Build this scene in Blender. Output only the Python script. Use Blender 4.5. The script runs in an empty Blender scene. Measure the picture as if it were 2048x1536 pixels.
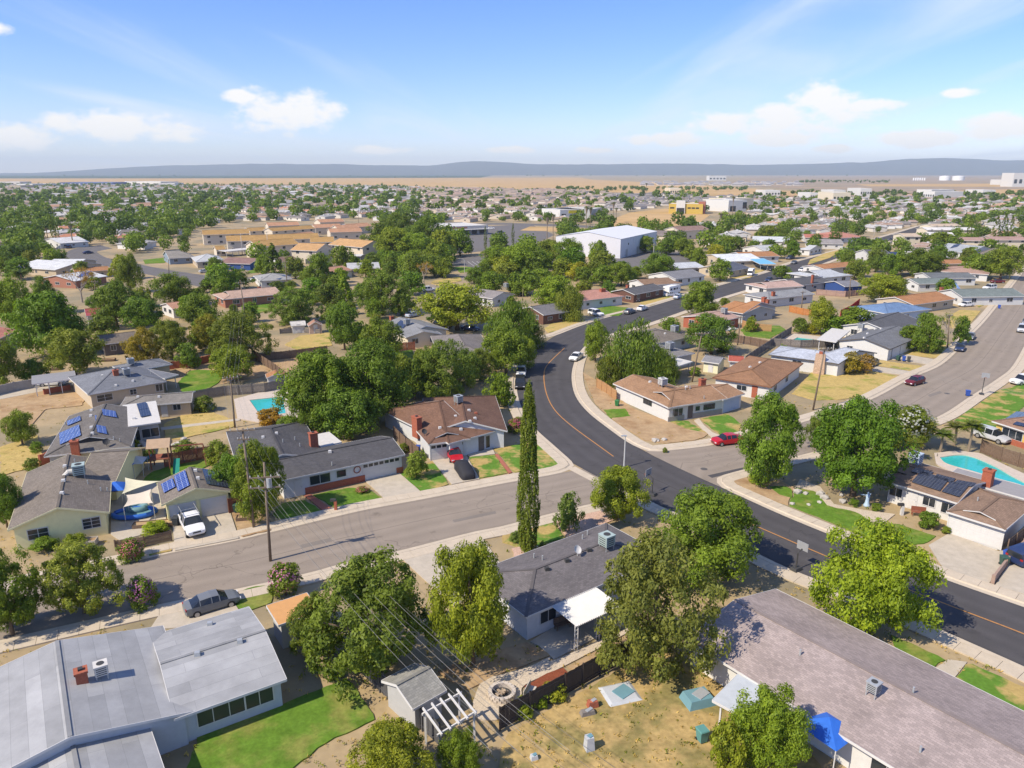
import bpy, bmesh, math, random
import numpy as np
from mathutils import Vector, Matrix

random.seed(7); np.random.seed(7)
S = bpy.context.scene
COL = S.collection
R = math.radians

# ---------------------------------------------------------------- camera
CAM_H = 37.0                                   # drone height in metres
FPX = 1470.0                                   # focal length in photo pixels (2048 wide)
PITCH = math.atan(423.0 / FPX)
cam = bpy.data.cameras.new('camera'); cam_o = bpy.data.objects.new('camera', cam); COL.objects.link(cam_o)
cam.sensor_width = 36.0; cam.lens = FPX / 2048 * 36.0
cam.clip_start = 1.0; cam.clip_end = 60000.0
cam_o.location = (0, 0, CAM_H); cam_o.rotation_euler = (R(90) - PITCH, 0, 0)
S.camera = cam_o
S.render.resolution_x = 1024; S.render.resolution_y = 768

# ---------------------------------------------------------------- sun and sky
SUN_AZ, SUN_EL = R(32), R(45)                  # shadows run towards (cos az, sin az)
sun = bpy.data.lights.new('sun', 'SUN'); sun.energy = 4.8; sun.angle = R(0.53); sun.color = (1.0, 0.89, 0.72)
sun_o = bpy.data.objects.new('sun', sun); COL.objects.link(sun_o)
to_sun = Vector((-math.cos(SUN_AZ) * math.cos(SUN_EL), -math.sin(SUN_AZ) * math.cos(SUN_EL), math.sin(SUN_EL)))
sun_o.rotation_euler = to_sun.to_track_quat('Z', 'Y').to_euler(); sun_o.location = (-60, -30, 120)

W = bpy.data.worlds.new('World'); S.world = W; W.use_nodes = True
def build_world():
    nt = W.node_tree; N = nt.nodes; L = nt.links; N.clear()
    def nd(t, **k):
        n = N.new(t)
        for a, b in k.items(): setattr(n, a, b)
        return n
    def math_(op, a, b=None, c=None, clamp=False):
        n = nd('ShaderNodeMath', operation=op); n.use_clamp = clamp
        for i, x in enumerate((a, b, c)):
            if x is None: continue
            if isinstance(x, (int, float)): n.inputs[i].default_value = x
            else: L.new(x, n.inputs[i])
        return n.outputs[0]
    out = nd('ShaderNodeOutputWorld'); bg = nd('ShaderNodeBackground'); L.new(bg.outputs[0], out.inputs[0])
    sky = nd('ShaderNodeTexSky', sky_type='NISHITA'); sky.sun_disc = False
    sky.sun_elevation = SUN_EL; sky.sun_rotation = math.atan2(to_sun.x, to_sun.y)
    sky.altitude = 60; sky.air_density = 1.0; sky.dust_density = 0.1; sky.ozone_density = 3.0
    hs = nd('ShaderNodeHueSaturation'); hs.inputs['Saturation'].default_value = 1.2; hs.inputs['Value'].default_value = 1.0
    L.new(sky.outputs[0], hs.inputs['Color'])
    wb = nd('ShaderNodeVectorMath', operation='MULTIPLY'); L.new(hs.outputs[0], wb.inputs[0]); wb.inputs[1].default_value = (0.90, 0.90, 1.22)   # camera white balance of the sky
    tc = nd('ShaderNodeTexCoord'); sep = nd('ShaderNodeSeparateXYZ'); L.new(tc.outputs['Generated'], sep.inputs[0])
    x, y, z = sep.outputs
    az = math_('ARCTAN2', x, y); el = math_('ARCSINE', z)
    # --- high cirrus on a flat layer: streaks
    zp = math_('ADD', math_('MAXIMUM', z, 0.0), 0.06)
    cv = nd('ShaderNodeCombineXYZ'); L.new(math_('DIVIDE', x, zp), cv.inputs[0]); L.new(math_('DIVIDE', y, zp), cv.inputs[1])
    mp = nd('ShaderNodeMapping'); L.new(cv.outputs[0], mp.inputs[0]); mp.inputs['Rotation'].default_value = (0, 0, R(-62)); mp.inputs['Scale'].default_value = (0.9, 0.16, 1)
    mp.inputs['Location'].default_value = (1.7, 0.35, 0)
    n1 = nd('ShaderNodeTexNoise'); L.new(mp.outputs[0], n1.inputs['Vector']); n1.inputs['Scale'].default_value = 0.9
    n1.inputs['Detail'].default_value = 7; n1.inputs['Roughness'].default_value = 0.52; n1.inputs['Distortion'].default_value = 0.7
    r1 = nd('ShaderNodeMapRange'); r1.interpolation_type = 'SMOOTHSTEP'; L.new(n1.outputs[0], r1.inputs[0]); r1.inputs[1].default_value = 0.50; r1.inputs[2].default_value = 0.80
    cir = math_('MULTIPLY', r1.outputs[0], 0.8)
    # --- low cumulus: heaps standing at given bearings, edges broken by noise
    sc = nd('ShaderNodeCombineXYZ'); L.new(math_('MULTIPLY', az, 1.0), sc.inputs[0]); L.new(math_('MULTIPLY', el, 1.7), sc.inputs[1])
    n2 = nd('ShaderNodeTexNoise'); L.new(sc.outputs[0], n2.inputs['Vector']); n2.inputs['Scale'].default_value = 26; n2.inputs['Detail'].default_value = 8; n2.inputs['Roughness'].default_value = 0.58
    heaps = []
    px = [(585, 232, 105, 40), (490, 203, 42, 12), (665, 228, 48, 18), (265, 258, 140, 28), (20, 275, 95, 24), (1560, 248, 190, 30), (1635, 210, 62, 38), (1330, 282, 90, 15), (1545, 278, 78, 17),
          (1830, 279, 80, 18), (1995, 258, 85, 23), (1900, 195, 36, 9), (1715, 220, 60, 13), (755, 302, 70, 9), (1020, 302, 62, 8), (1185, 303, 40, 7), (1660, 300, 36, 8), (15, 78, 40, 14)]
    for (u, v, rx, ry) in px:
        heaps.append((math.atan2(u - 1024, FPX * 1.04), math.atan((345 - v) / (FPX * 1.04)) * math.cos(math.atan2(u - 1024, FPX)), rx / FPX, ry / FPX))
    rr = random.Random(3)
    for k in range(10):                                          # the same kind of cloud all the way round
        a = rr.uniform(0.85, 2 * math.pi - 0.85); heaps.append((a if a < math.pi else a - 2 * math.pi, rr.uniform(0.03, 0.11), rr.uniform(0.05, 0.14), rr.uniform(0.012, 0.03)))
    ae = nd('ShaderNodeCombineXYZ'); L.new(az, ae.inputs[0]); L.new(el, ae.inputs[1])
    acc = None
    for (a0, e0, rx, ry) in heaps:
        v = nd('ShaderNodeVectorMath', operation='MULTIPLY_ADD'); L.new(ae.outputs[0], v.inputs[0]); v.inputs[1].default_value = (1 / rx, 1 / ry, 0); v.inputs[2].default_value = (-a0 / rx, -e0 / ry, 0)
        q = nd('ShaderNodeVectorMath', operation='DOT_PRODUCT'); L.new(v.outputs[0], q.inputs[0]); L.new(v.outputs[0], q.inputs[1])
        acc = q.outputs['Value'] if acc is None else math_('MINIMUM', acc, q.outputs['Value'])
    acc = math_('SUBTRACT', 1.0, acc)
    cum = math_('ADD', acc, math_('MULTIPLY', math_('SUBTRACT', n2.outputs[0], 0.48), 3.4))
    r2 = nd('ShaderNodeMapRange'); r2.interpolation_type = 'SMOOTHSTEP'; L.new(cum, r2.inputs[0]); r2.inputs[1].default_value = -0.05; r2.inputs[2].default_value = 0.95
    cu = math_('MULTIPLY', math_('MULTIPLY', r2.outputs[0], 0.93), math_('GREATER_THAN', acc, -1.6))
    # --- colours (radiance before the Background strength)
    m1 = nd('ShaderNodeMix', data_type='RGBA'); L.new(cir, m1.inputs[0]); L.new(wb.outputs[0], m1.inputs[6]); m1.inputs[7].default_value = (5.6, 6.1, 6.9, 1)
    m2 = nd('ShaderNodeMix', data_type='RGBA'); L.new(cu, m2.inputs[0]); L.new(m1.outputs[2], m2.inputs[6]); m2.inputs[7].default_value = (7.2, 6.95, 6.6, 1)
    L.new(m2.outputs[2], bg.inputs[0]); bg.inputs[1].default_value = 0.12
build_world()
W.cycles.sampling_method = 'MANUAL'; W.cycles.sample_map_resolution = 256
S.view_settings.view_transform = 'Standard'; S.view_settings.look = 'None'; S.view_settings.gamma = 1.0
S.view_settings.use_curve_mapping = False; S.view_settings.exposure = 0.40
S.cycles.max_bounces = 6; S.cycles.diffuse_bounces = 3; S.cycles.glossy_bounces = 2; S.cycles.transmission_bounces = 3
S.cycles.transparent_max_bounces = 6; S.cycles.volume_bounces = 0; S.cycles.use_denoising = True
S.cycles.caustics_reflective = False; S.cycles.caustics_refractive = False

# ---------------------------------------------------------------- geometry helpers
def G(u, v, z=0.0):
    """where the line of sight through a photo pixel meets height z"""
    a = (u - 1024) / FPX; b = (768 - v) / FPX
    d = (a, math.cos(PITCH) + b * math.sin(PITCH), -math.sin(PITCH) + b * math.cos(PITCH))
    t = (z - CAM_H) / d[2]
    return Vector((d[0] * t, d[1] * t, z))
def PX(x, y, z):
    z -= CAM_H; zc = y * math.cos(PITCH) - z * math.sin(PITCH); yc = y * math.sin(PITCH) + z * math.cos(PITCH)
    return 1024 + FPX * x / zc, 768 - FPX * yc / zc, FPX / zc
def tall(u, v, vt):
    p = G(u, v); lo, hi = 0.0, 60.0
    for _ in range(40):
        m = (lo + hi) / 2
        if PX(p.x, p.y, m)[1] > vt: lo = m
        else: hi = m
    return lo
def tag(o, label=None, cat=None, group=None, kind=None):
    if label: o['label'] = label
    if cat: o['category'] = cat
    if group: o['group'] = group
    if kind: o['kind'] = kind
    return o
def empty(name, loc, rz=0.0):
    o = bpy.data.objects.new(name, None); COL.objects.link(o); o.location = loc; o.rotation_euler = (0, 0, rz); o.empty_display_size = 0.2
    return o
class MB:
    """collects shapes and links them as one mesh object"""
    def __init__(s): s.v = []; s.f = []; s.m = []; s.uv = {}
    def add(s, vs, fs, mi=0):
        k = len(s.v); s.v += [tuple(p) for p in vs]; s.f += [tuple(k + i for i in f) for f in fs]; s.m += [mi] * len(fs); return s
    def box(s, c, size, rz=0.0, mi=0, taper=1.0):
        hx, hy, hz = size[0] / 2, size[1] / 2, size[2] / 2; cs, sn = math.cos(rz), math.sin(rz); vs = []
        for dz in (-1, 1):
            q = taper if dz > 0 else 1.0
            for dx, dy in ((-1, -1), (1, -1), (1, 1), (-1, 1)):
                X, Y = dx * hx * q, dy * hy * q
                vs.append((c[0] + X * cs - Y * sn, c[1] + X * sn + Y * cs, c[2] + dz * hz))
        return s.add(vs, [(3, 2, 1, 0), (4, 5, 6, 7), (0, 1, 5, 4), (1, 2, 6, 5), (2, 3, 7, 6), (3, 0, 4, 7)], mi)
    def obox(s, o, ex, ey, ez, mi=0):
        """box from corner o spanned by three vectors"""
        o, ex, ey, ez = map(Vector, (o, ex, ey, ez))
        vs = [o, o + ex, o + ex + ey, o + ey, o + ez, o + ex + ez, o + ex + ey + ez, o + ey + ez]
        return s.add(vs, [(3, 2, 1, 0), (4, 5, 6, 7), (0, 1, 5, 4), (1, 2, 6, 5), (2, 3, 7, 6), (3, 0, 4, 7)], mi)
    def bar(s, a, b, w, h=None, mi=0):
        a, b = Vector(a), Vector(b); d = (b - a); h = h or w
        if d.length < 1e-6: return s
        u = d.normalized(); side = u.cross(Vector((0, 0, 1)))
        if side.length < 1e-3: side = Vector((1, 0, 0))
        side.normalize(); up = side.cross(u)
        return s.obox(a - side * w / 2 - up * h / 2, side * w, d, up * h, mi)
    def tube(s, pts, rad, n=6, mi=0, cap=True):
        k = len(s.v); pts = [Vector(p) for p in pts]
        if not isinstance(rad, (list, tuple)): rad = [rad] * len(pts)
        for i, p in enumerate(pts):
            t = (pts[min(i + 1, len(pts) - 1)] - pts[max(i - 1, 0)]).normalized()
            a = t.cross(Vector((0.31, 0.95, 0.05))); a = a.normalized() if a.length > 1e-4 else Vector((1, 0, 0)); b = t.cross(a)
            for j in range(n):
                q = 2 * math.pi * j / n; s.v.append(tuple(p + (a * math.cos(q) + b * math.sin(q)) * rad[i]))
        for i in range(len(pts) - 1):
            for j in range(n):
                s.f.append((k + i * n + j, k + i * n + (j + 1) % n, k + (i + 1) * n + (j + 1) % n, k + (i + 1) * n + j)); s.m.append(mi)
        if cap:
            s.f.append(tuple(k + j for j in range(n))[::-1]); s.m.append(mi)
            s.f.append(tuple(k + (len(pts) - 1) * n + j for j in range(n))); s.m.append(mi)
        return s
    def cyl(s, c, r, h, n=14, r2=None, mi=0):
        return s.tube([c, (c[0], c[1], c[2] + h)], [r, r if r2 is None else r2], n, mi)
    def poly(s, pts, z, z0=None, mi=0):
        """flat outline at height z, with a skirt down to z0"""
        n = len(pts); a = sum(pts[i][0] * pts[(i + 1) % n][1] - pts[(i + 1) % n][0] * pts[i][1] for i in range(n))
        if a < 0: pts = pts[::-1]
        top = [(p[0], p[1], z) for p in pts]; s.add(top, [tuple(range(n))], mi)
        if z0 is not None:
            k = len(s.v) - n; b = len(s.v); s.v += [(p[0], p[1], z0) for p in pts]
            for i in range(n): s.f.append((b + i, b + (i + 1) % n, k + (i + 1) % n, k + i)); s.m.append(mi)
        return s
    def build(s, name, mat, parent=None, smooth=False, world=True, uv=None, color=None):
        me = bpy.data.meshes.new(name); o = bpy.data.objects.new(name, me); COL.objects.link(o)
        vs = s.v
        if parent is not None:
            o.parent = parent
            if world: p = parent_loc(parent); vs = [(a - p[0], b - p[1], c - p[2]) for a, b, c in vs]
        me.from_pydata(vs, [], s.f)
        for m in (mat if isinstance(mat, (list, tuple)) else [mat]): me.materials.append(m)
        if isinstance(mat, (list, tuple)) and len(mat) > 1: me.polygons.foreach_set('material_index', s.m)
        if smooth: me.polygons.foreach_set('use_smooth', [True] * len(me.polygons))
        if uv == 'slope':
            lay = me.uv_layers.new(name='UVMap')
            for p in me.polygons:
                n = p.normal; h = Vector((-n.y, n.x, 0))
                if h.length < 1e-3: h = Vector((1, 0, 0))
                h.normalize(); w = n.cross(h)
                for li in p.loop_indices:
                    q = Vector(s.v[me.loops[li].vertex_index]); lay.data[li].uv = (q.dot(h), q.dot(w))
        if color: o.color = (*color, 1)
        me.validate(); me.update()
        return o
def parent_loc(p):
    l = Vector(p.location)
    while p.parent: p = p.parent; l += Vector(p.location)
    return l
def spline(pts, n=8):
    """Catmull-Rom through 2-D points"""
    P = [Vector((p[0], p[1])) for p in pts]; out = []
    for i in range(len(P) - 1):
        p0 = P[i - 1] if i else P[0] * 2 - P[1]; p1, p2 = P[i], P[i + 1]; p3 = P[i + 2] if i + 2 < len(P) else P[-1] * 2 - P[-2]
        for k in range(n):
            t = k / n
            out.append(0.5 * ((2 * p1) + (p2 - p0) * t + (2 * p0 - 5 * p1 + 4 * p2 - p3) * t * t + (-p0 + 3 * p1 - 3 * p2 + p3) * t ** 3))
    out.append(P[-1]); return out
def resample(pts, n):
    d = [0.0]
    for a, b in zip(pts, pts[1:]): d.append(d[-1] + (b - a).length)
    out = []; j = 0
    for k in range(n):
        t = d[-1] * k / (n - 1)
        while j < len(d) - 2 and d[j + 1] < t: j += 1
        out.append(pts[j].lerp(pts[j + 1], (t - d[j]) / max(1e-6, d[j + 1] - d[j])))
    return out
def copy_tree(o, parent=None):
    c = o.copy(); COL.objects.link(c)
    if parent is not None: c.parent = parent
    for ch in list(o.children): copy_tree(ch, c)
    return c

# ---------------------------------------------------------------- materials
MATS = {}
def mat(name, col, rough=0.8, var=0.12, scale=0.6, fine=0.0, fscale=9.0, bump=0.0, col2=None, c2lo=0.45, c2hi=0.65, spec=0.3, objcol=False, metal=0.0, rand=0.0):
    """Principled with patchy noise: var = brightness spread, col2 = a second colour in patches"""
    if name in MATS: return MATS[name]
    m = bpy.data.materials.new(name); MATS[name] = m; m.use_nodes = True; nt = m.node_tree; N, L = nt.nodes, nt.links
    b = N['Principled BSDF']; b.inputs['Roughness'].default_value = rough; b.inputs['Specular IOR Level'].default_value = spec; b.inputs['Metallic'].default_value = metal
    geo = N.new('ShaderNodeNewGeometry')
    n = N.new('ShaderNodeTexNoise'); n.inputs['Scale'].default_value = scale; n.inputs['Detail'].default_value = 5; n.inputs['Roughness'].default_value = 0.6; L.new(geo.outputs['Position'], n.inputs['Vector'])
    cur = None
    if objcol:
        oi = N.new('ShaderNodeObjectInfo'); cur = oi.outputs['Color']
    if col2:
        mr = N.new('ShaderNodeMapRange'); mr.interpolation_type = 'SMOOTHSTEP'; L.new(n.outputs[0], mr.inputs[0]); mr.inputs[1].default_value = c2lo; mr.inputs[2].default_value = c2hi
        mx = N.new('ShaderNodeMix'); mx.data_type = 'RGBA'; L.new(mr.outputs[0], mx.inputs[0])
        if cur: L.new(cur, mx.inputs[6])
        else: mx.inputs[6].default_value = (*col, 1)
        mx.inputs[7].default_value = (*col2, 1); cur = mx.outputs[2]
    f = N.new('ShaderNodeMath'); f.operation = 'MULTIPLY_ADD'; f.inputs[1].default_value = var * 2.6; f.inputs[2].default_value = 1 - var * 1.3
    n3 = N.new('ShaderNodeTexNoise'); n3.inputs['Scale'].default_value = scale * 3.7; n3.inputs['Detail'].default_value = 4; L.new(geo.outputs['Position'], n3.inputs['Vector']); L.new(n3.outputs[0], f.inputs[0])
    fac = f.outputs[0]
    if fine:
        nf = N.new('ShaderNodeTexNoise'); nf.inputs['Scale'].default_value = fscale; nf.inputs['Detail'].default_value = 3; L.new(geo.outputs['Position'], nf.inputs['Vector'])
        g = N.new('ShaderNodeMath'); g.operation = 'MULTIPLY_ADD'; g.inputs[1].default_value = fine * 2.6; g.inputs[2].default_value = 1 - fine * 1.3; L.new(nf.outputs[0], g.inputs[0])
        h = N.new('ShaderNodeMath'); h.operation = 'MULTIPLY'; L.new(fac, h.inputs[0]); L.new(g.outputs[0], h.inputs[1]); fac = h.outputs[0]
    vm = N.new('ShaderNodeVectorMath'); vm.operation = 'SCALE'
    if cur: L.new(cur, vm.inputs[0])
    else: vm.inputs[0].default_value = col
    L.new(fac, vm.inputs['Scale']); L.new(vm.outputs[0], b.inputs['Base Color'])
    if bump:
        bp = N.new('ShaderNodeBump'); bp.inputs['Strength'].default_value = bump; bp.inputs['Distance'].default_value = 0.05
        nb = N.new('ShaderNodeTexNoise'); nb.inputs['Scale'].default_value = fscale; nb.inputs['Detail'].default_value = 4; L.new(geo.outputs['Position'], nb.inputs['Vector'])
        L.new(nb.outputs[0], bp.inputs['Height']); L.new(bp.outputs[0], b.inputs['Normal'])
    m['bc'] = 1
    return m
def shingle(name, col, objcol=False, bw=0.33, rh=0.17):
    """asphalt shingles: courses along the slope (UV in metres), tabs of uneven tone"""
    if name in MATS: return MATS[name]
    m = bpy.data.materials.new(name); MATS[name] = m; m.use_nodes = True; N, L = m.node_tree.nodes, m.node_tree.links
    b = N['Principled BSDF']; b.inputs['Roughness'].default_value = 0.9; b.inputs['Specular IOR Level'].default_value = 0.15
    uv = N.new('ShaderNodeUVMap'); br = N.new('ShaderNodeTexBrick'); L.new(uv.outputs[0], br.inputs['Vector'])
    br.inputs['Scale'].default_value = 1.0; br.inputs['Brick Width'].default_value = bw; br.inputs['Row Height'].default_value = rh
    br.inputs['Mortar Size'].default_value = 0.014; br.inputs['Mortar Smooth'].default_value = 0.4; br.inputs['Bias'].default_value = 0.0
    br.inputs['Color1'].default_value = (0.84, 0.84, 0.84, 1); br.inputs['Color2'].default_value = (1.14, 1.13, 1.12, 1); br.inputs['Mortar'].default_value = (0.72, 0.72, 0.72, 1)
    geo = N.new('ShaderNodeNewGeometry'); n = N.new('ShaderNodeTexNoise'); n.inputs['Scale'].default_value = 0.45; n.inputs['Detail'].default_value = 6; n.inputs['Roughness'].default_value = 0.65; L.new(geo.outputs['Position'], n.inputs['Vector'])
    f = N.new('ShaderNodeMath'); f.operation = 'MULTIPLY_ADD'; f.inputs[1].default_value = 0.8; f.inputs[2].default_value = 0.6; L.new(n.outputs[0], f.inputs[0])
    v1 = N.new('ShaderNodeVectorMath'); v1.operation = 'MULTIPLY'; L.new(br.outputs[0], v1.inputs[0])
    if objcol: oi = N.new('ShaderNodeObjectInfo'); L.new(oi.outputs['Color'], v1.inputs[1])
    else: v1.inputs[1].default_value = col
    v2 = N.new('ShaderNodeVectorMath'); v2.operation = 'SCALE'; L.new(v1.outputs[0], v2.inputs[0]); L.new(f.outputs[0], v2.inputs['Scale']); L.new(v2.outputs[0], b.inputs['Base Color'])
    return m
def leafmat(name, dark, light, trans=0.36, yellow=None):
    m = bpy.data.materials.new(name); MATS[name] = m; m.use_nodes = True; N, L = m.node_tree.nodes, m.node_tree.links
    b = N['Principled BSDF']; b.inputs['Roughness'].default_value = 0.55; b.inputs['Specular IOR Level'].default_value = 0.25
    at = N.new('ShaderNodeAttribute'); at.attribute_name = 'leaf'
    mx = N.new('ShaderNodeMix'); mx.data_type = 'RGBA'; L.new(at.outputs['Fac'], mx.inputs[0]); mx.inputs[6].default_value = (*dark, 1); mx.inputs[7].default_value = (*light, 1)
    oi = N.new('ShaderNodeObjectInfo'); v = N.new('ShaderNodeVectorMath'); v.operation = 'MULTIPLY'; L.new(mx.outputs[2], v.inputs[0]); L.new(oi.outputs['Color'], v.inputs[1])
    L.new(v.outputs[0], b.inputs['Base Color'])
    t = N.new('ShaderNodeBsdfTranslucent'); v3 = N.new('ShaderNodeVectorMath'); v3.operation = 'MULTIPLY'; L.new(v.outputs[0], v3.inputs[0]); v3.inputs[1].default_value = (1.25, 1.3, 0.6); L.new(v3.outputs[0], t.inputs[0])
    ms = N.new('ShaderNodeMixShader'); ms.inputs[0].default_value = trans; L.new(b.outputs[0], ms.inputs[1]); L.new(t.outputs[0], ms.inputs[2]); L.new(ms.outputs[0], N['Material Output'].inputs[0])
    return m

# ================================================================ the setting: ground, streets, lots
def asphalt(name, col, crack=0.0, var=0.1):
    m = mat(name, col, rough=0.92, var=var, scale=0.09, fine=0.10, fscale=7.0, spec=0.12)
    if crack:
        N, L = m.node_tree.nodes, m.node_tree.links; b = N['Principled BSDF']; src = b.inputs['Base Color'].links[0].from_socket
        geo = N.new('ShaderNodeNewGeometry'); w = N.new('ShaderNodeTexNoise'); w.inputs['Scale'].default_value = 0.35; w.inputs['Detail'].default_value = 4; L.new(geo.outputs['Position'], w.inputs['Vector'])
        ad = N.new('ShaderNodeVectorMath'); ad.operation = 'MULTIPLY_ADD'; L.new(w.outputs['Color'], ad.inputs[0]); ad.inputs[1].default_value = (5, 5, 0); L.new(geo.outputs['Position'], ad.inputs[2])
        mp = N.new('ShaderNodeMapping'); L.new(ad.outputs[0], mp.inputs[0]); mp.inputs['Scale'].default_value = (0.13, 0.13, 0)
        vo = N.new('ShaderNodeTexVoronoi'); vo.feature = 'DISTANCE_TO_EDGE'; vo.inputs['Scale'].default_value = 1.0; L.new(mp.outputs[0], vo.inputs['Vector'])
        mr = N.new('ShaderNodeMapRange'); L.new(vo.outputs['Distance'], mr.inputs[0]); mr.inputs[1].default_value = 0.002; mr.inputs[2].default_value = 0.010; mr.inputs[3].default_value = 1 - crack; mr.inputs[4].default_value = 1.0
        n5 = N.new('ShaderNodeTexNoise'); n5.inputs['Scale'].default_value = 0.06; L.new(geo.outputs['Position'], n5.inputs['Vector'])
        gt = N.new('ShaderNodeMapRange'); L.new(n5.outputs[0], gt.inputs[0]); gt.inputs[1].default_value = 0.45; gt.inputs[2].default_value = 0.55
        mm = N.new('ShaderNodeMix'); L.new(gt.outputs[0], mm.inputs[0]); mm.inputs[2].default_value = 1.0; L.new(mr.outputs[0], mm.inputs[3])
        # oil drips and tyre-worn blotches
        n6 = N.new('ShaderNodeTexNoise'); n6.inputs['Scale'].default_value = 0.55; n6.inputs['Detail'].default_value = 6; L.new(geo.outputs['Position'], n6.inputs['Vector'])
        dr = N.new('ShaderNodeMapRange'); L.new(n6.outputs[0], dr.inputs[0]); dr.inputs[1].default_value = 0.64; dr.inputs[2].default_value = 0.74; dr.inputs[3].default_value = 1.0; dr.inputs[4].default_value = 0.72
        ml0 = N.new('ShaderNodeMath'); ml0.operation = 'MULTIPLY'; L.new(mm.outputs[0], ml0.inputs[0]); L.new(dr.outputs[0], ml0.inputs[1])
        # wheel-polished lanes and a rough centre seam, across the street (UV x)
        uv = N.new('ShaderNodeUVMap'); sx = N.new('ShaderNodeSeparateXYZ'); L.new(uv.outputs[0], sx.inputs[0]); cr = N.new('ShaderNodeValToRGB'); L.new(sx.outputs[0], cr.inputs[0]); el = cr.color_ramp.elements; el[0].position = 0.0; el[0].color = (1, 1, 1, 1); el[1].position = 1.0; el[1].color = (0.84, 0.84, 0.84, 1)
        for p_, g_ in ((0.02, 0.84), (0.06, 1.0), (0.2, 0.9), (0.28, 1.04), (0.38, 0.9), (0.488, 1.02), (0.5, 0.72), (0.512, 1.02), (0.62, 0.9), (0.72, 1.04), (0.8, 0.9), (0.94, 1.0)): q_ = el.new(p_); q_.color = (g_, g_, g_, 1)
        ml = N.new('ShaderNodeMath'); ml.operation = 'MULTIPLY'; L.new(ml0.outputs[0], ml.inputs[0]); L.new(cr.outputs[0], ml.inputs[1])
        sc = N.new('ShaderNodeVectorMath'); sc.operation = 'SCALE'; L.new(src, sc.inputs[0]); L.new(ml.outputs[0], sc.inputs['Scale']); L.new(sc.outputs[0], b.inputs['Base Color'])
    return m
M_GROUND = mat('dry_ground', (0.36, 0.27, 0.15), var=0.22, scale=0.05, fine=0.16, fscale=1.6, col2=(0.24, 0.20, 0.12), c2lo=0.42, c2hi=0.62)
M_ASPH_D = asphalt('new_asphalt', (0.080, 0.076, 0.078), 0.2, 0.16)
M_ASPH_G = asphalt('old_asphalt', (0.272, 0.228, 0.184), 0.28, 0.10)
M_ASPH_M = asphalt('grey_asphalt', (0.15, 0.14, 0.135), 0.25, 0.1)
M_ASPH_P = asphalt('patch_asphalt', (0.20, 0.175, 0.15), 0.1)
M_CONC = mat('concrete', (0.50, 0.425, 0.325), rough=0.9, var=0.12, scale=0.25, fine=0.08, fscale=5.0, spec=0.15)
M_CONC2 = mat('driveway_concrete', (0.45, 0.395, 0.315), rough=0.9, var=0.16, scale=0.3, fine=0.08, fscale=4.0, col2=(0.30, 0.26, 0.21), c2lo=0.60, c2hi=0.80, spec=0.15)
M_PAINT_Y = mat('yellow_paint', (0.42, 0.20, 0.06), rough=0.8, var=0.3, scale=1.5)
M_PAINT_W = mat('white_paint', (0.70, 0.69, 0.66), rough=0.8, var=0.15, scale=1.5)
M_LAWN = mat('green_lawn', (0.105, 0.19, 0.024), rough=0.95, var=0.28, scale=0.3, fine=0.3, fscale=4.5, col2=(0.21, 0.22, 0.055), c2lo=0.46, c2hi=0.68, spec=0.05)
M_LAWN_M = mat('patchy_lawn', (0.10, 0.20, 0.028), rough=0.95, var=0.18, scale=0.30, fine=0.22, fscale=4.0, col2=(0.40, 0.29, 0.11), c2lo=0.46, c2hi=0.60, spec=0.05)
M_LAWN_D = mat('dry_lawn', (0.44, 0.325, 0.12), rough=0.95, var=0.16, scale=0.22, fine=0.26, fscale=3.5, col2=(0.24, 0.25, 0.055), c2lo=0.50, c2hi=0.66, spec=0.05)
M_YARD = mat('worn_yard', (0.40, 0.285, 0.12), rough=0.95, var=0.25, scale=0.28, fine=0.3, fscale=3.0, col2=(0.22, 0.185, 0.07), c2lo=0.44, c2hi=0.62, spec=0.05)
M_DIRT = mat('bare_dirt', (0.40, 0.28, 0.16), rough=0.95, var=0.2, scale=0.25, fine=0.15, fscale=3.0, col2=(0.30, 0.19, 0.10), c2lo=0.45, c2hi=0.7, spec=0.05)
M_GRAVEL = mat('pale_gravel', (0.50, 0.42, 0.32), rough=0.95, var=0.12, scale=0.8, fine=0.4, fscale=9.0, bump=0.4, spec=0.1)
M_PINKG = mat('pink_gravel', (0.50, 0.34, 0.26), rough=0.95, var=0.2, scale=0.8, fine=0.4, fscale=7.0, spec=0.1)
M_MULCH = mat('red_mulch', (0.21, 0.065, 0.035), rough=0.95, var=0.25, scale=1.2, fine=0.4, fscale=8.0, spec=0.05)
M_BRICKP = mat('brick_paving', (0.34, 0.12, 0.075), rough=0.9, var=0.2, scale=2.0, fine=0.25, fscale=7.0)
M_FIELD = mat('straw_field', (0.47, 0.31, 0.14), rough=1, var=0.22, scale=0.012, fine=0.10, fscale=0.05, col2=(0.42, 0.27, 0.10), c2lo=0.42, c2hi=0.66)
M_FIELD2 = mat('brown_field', (0.33, 0.235, 0.15), rough=1, var=0.2, scale=0.006, fine=0.12, fscale=0.04, col2=(0.24, 0.20, 0.14), c2lo=0.4, c2hi=0.65)
M_ORCH = mat('orchard_green', (0.050, 0.075, 0.035), rough=1, var=0.25, scale=0.01, fine=0.2, fscale=0.05)

def g2(pts): return [G(u, v).xy for (u, v) in pts]
ground = MB()
ground.poly([(-20000, -300), (20000, -300), (20000, 16500), (-20000, 16500)], 0.0)
ground = tag(ground.build('ground', M_GROUND), 'dry tan ground of the valley floor under the town', kind='structure')

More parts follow.
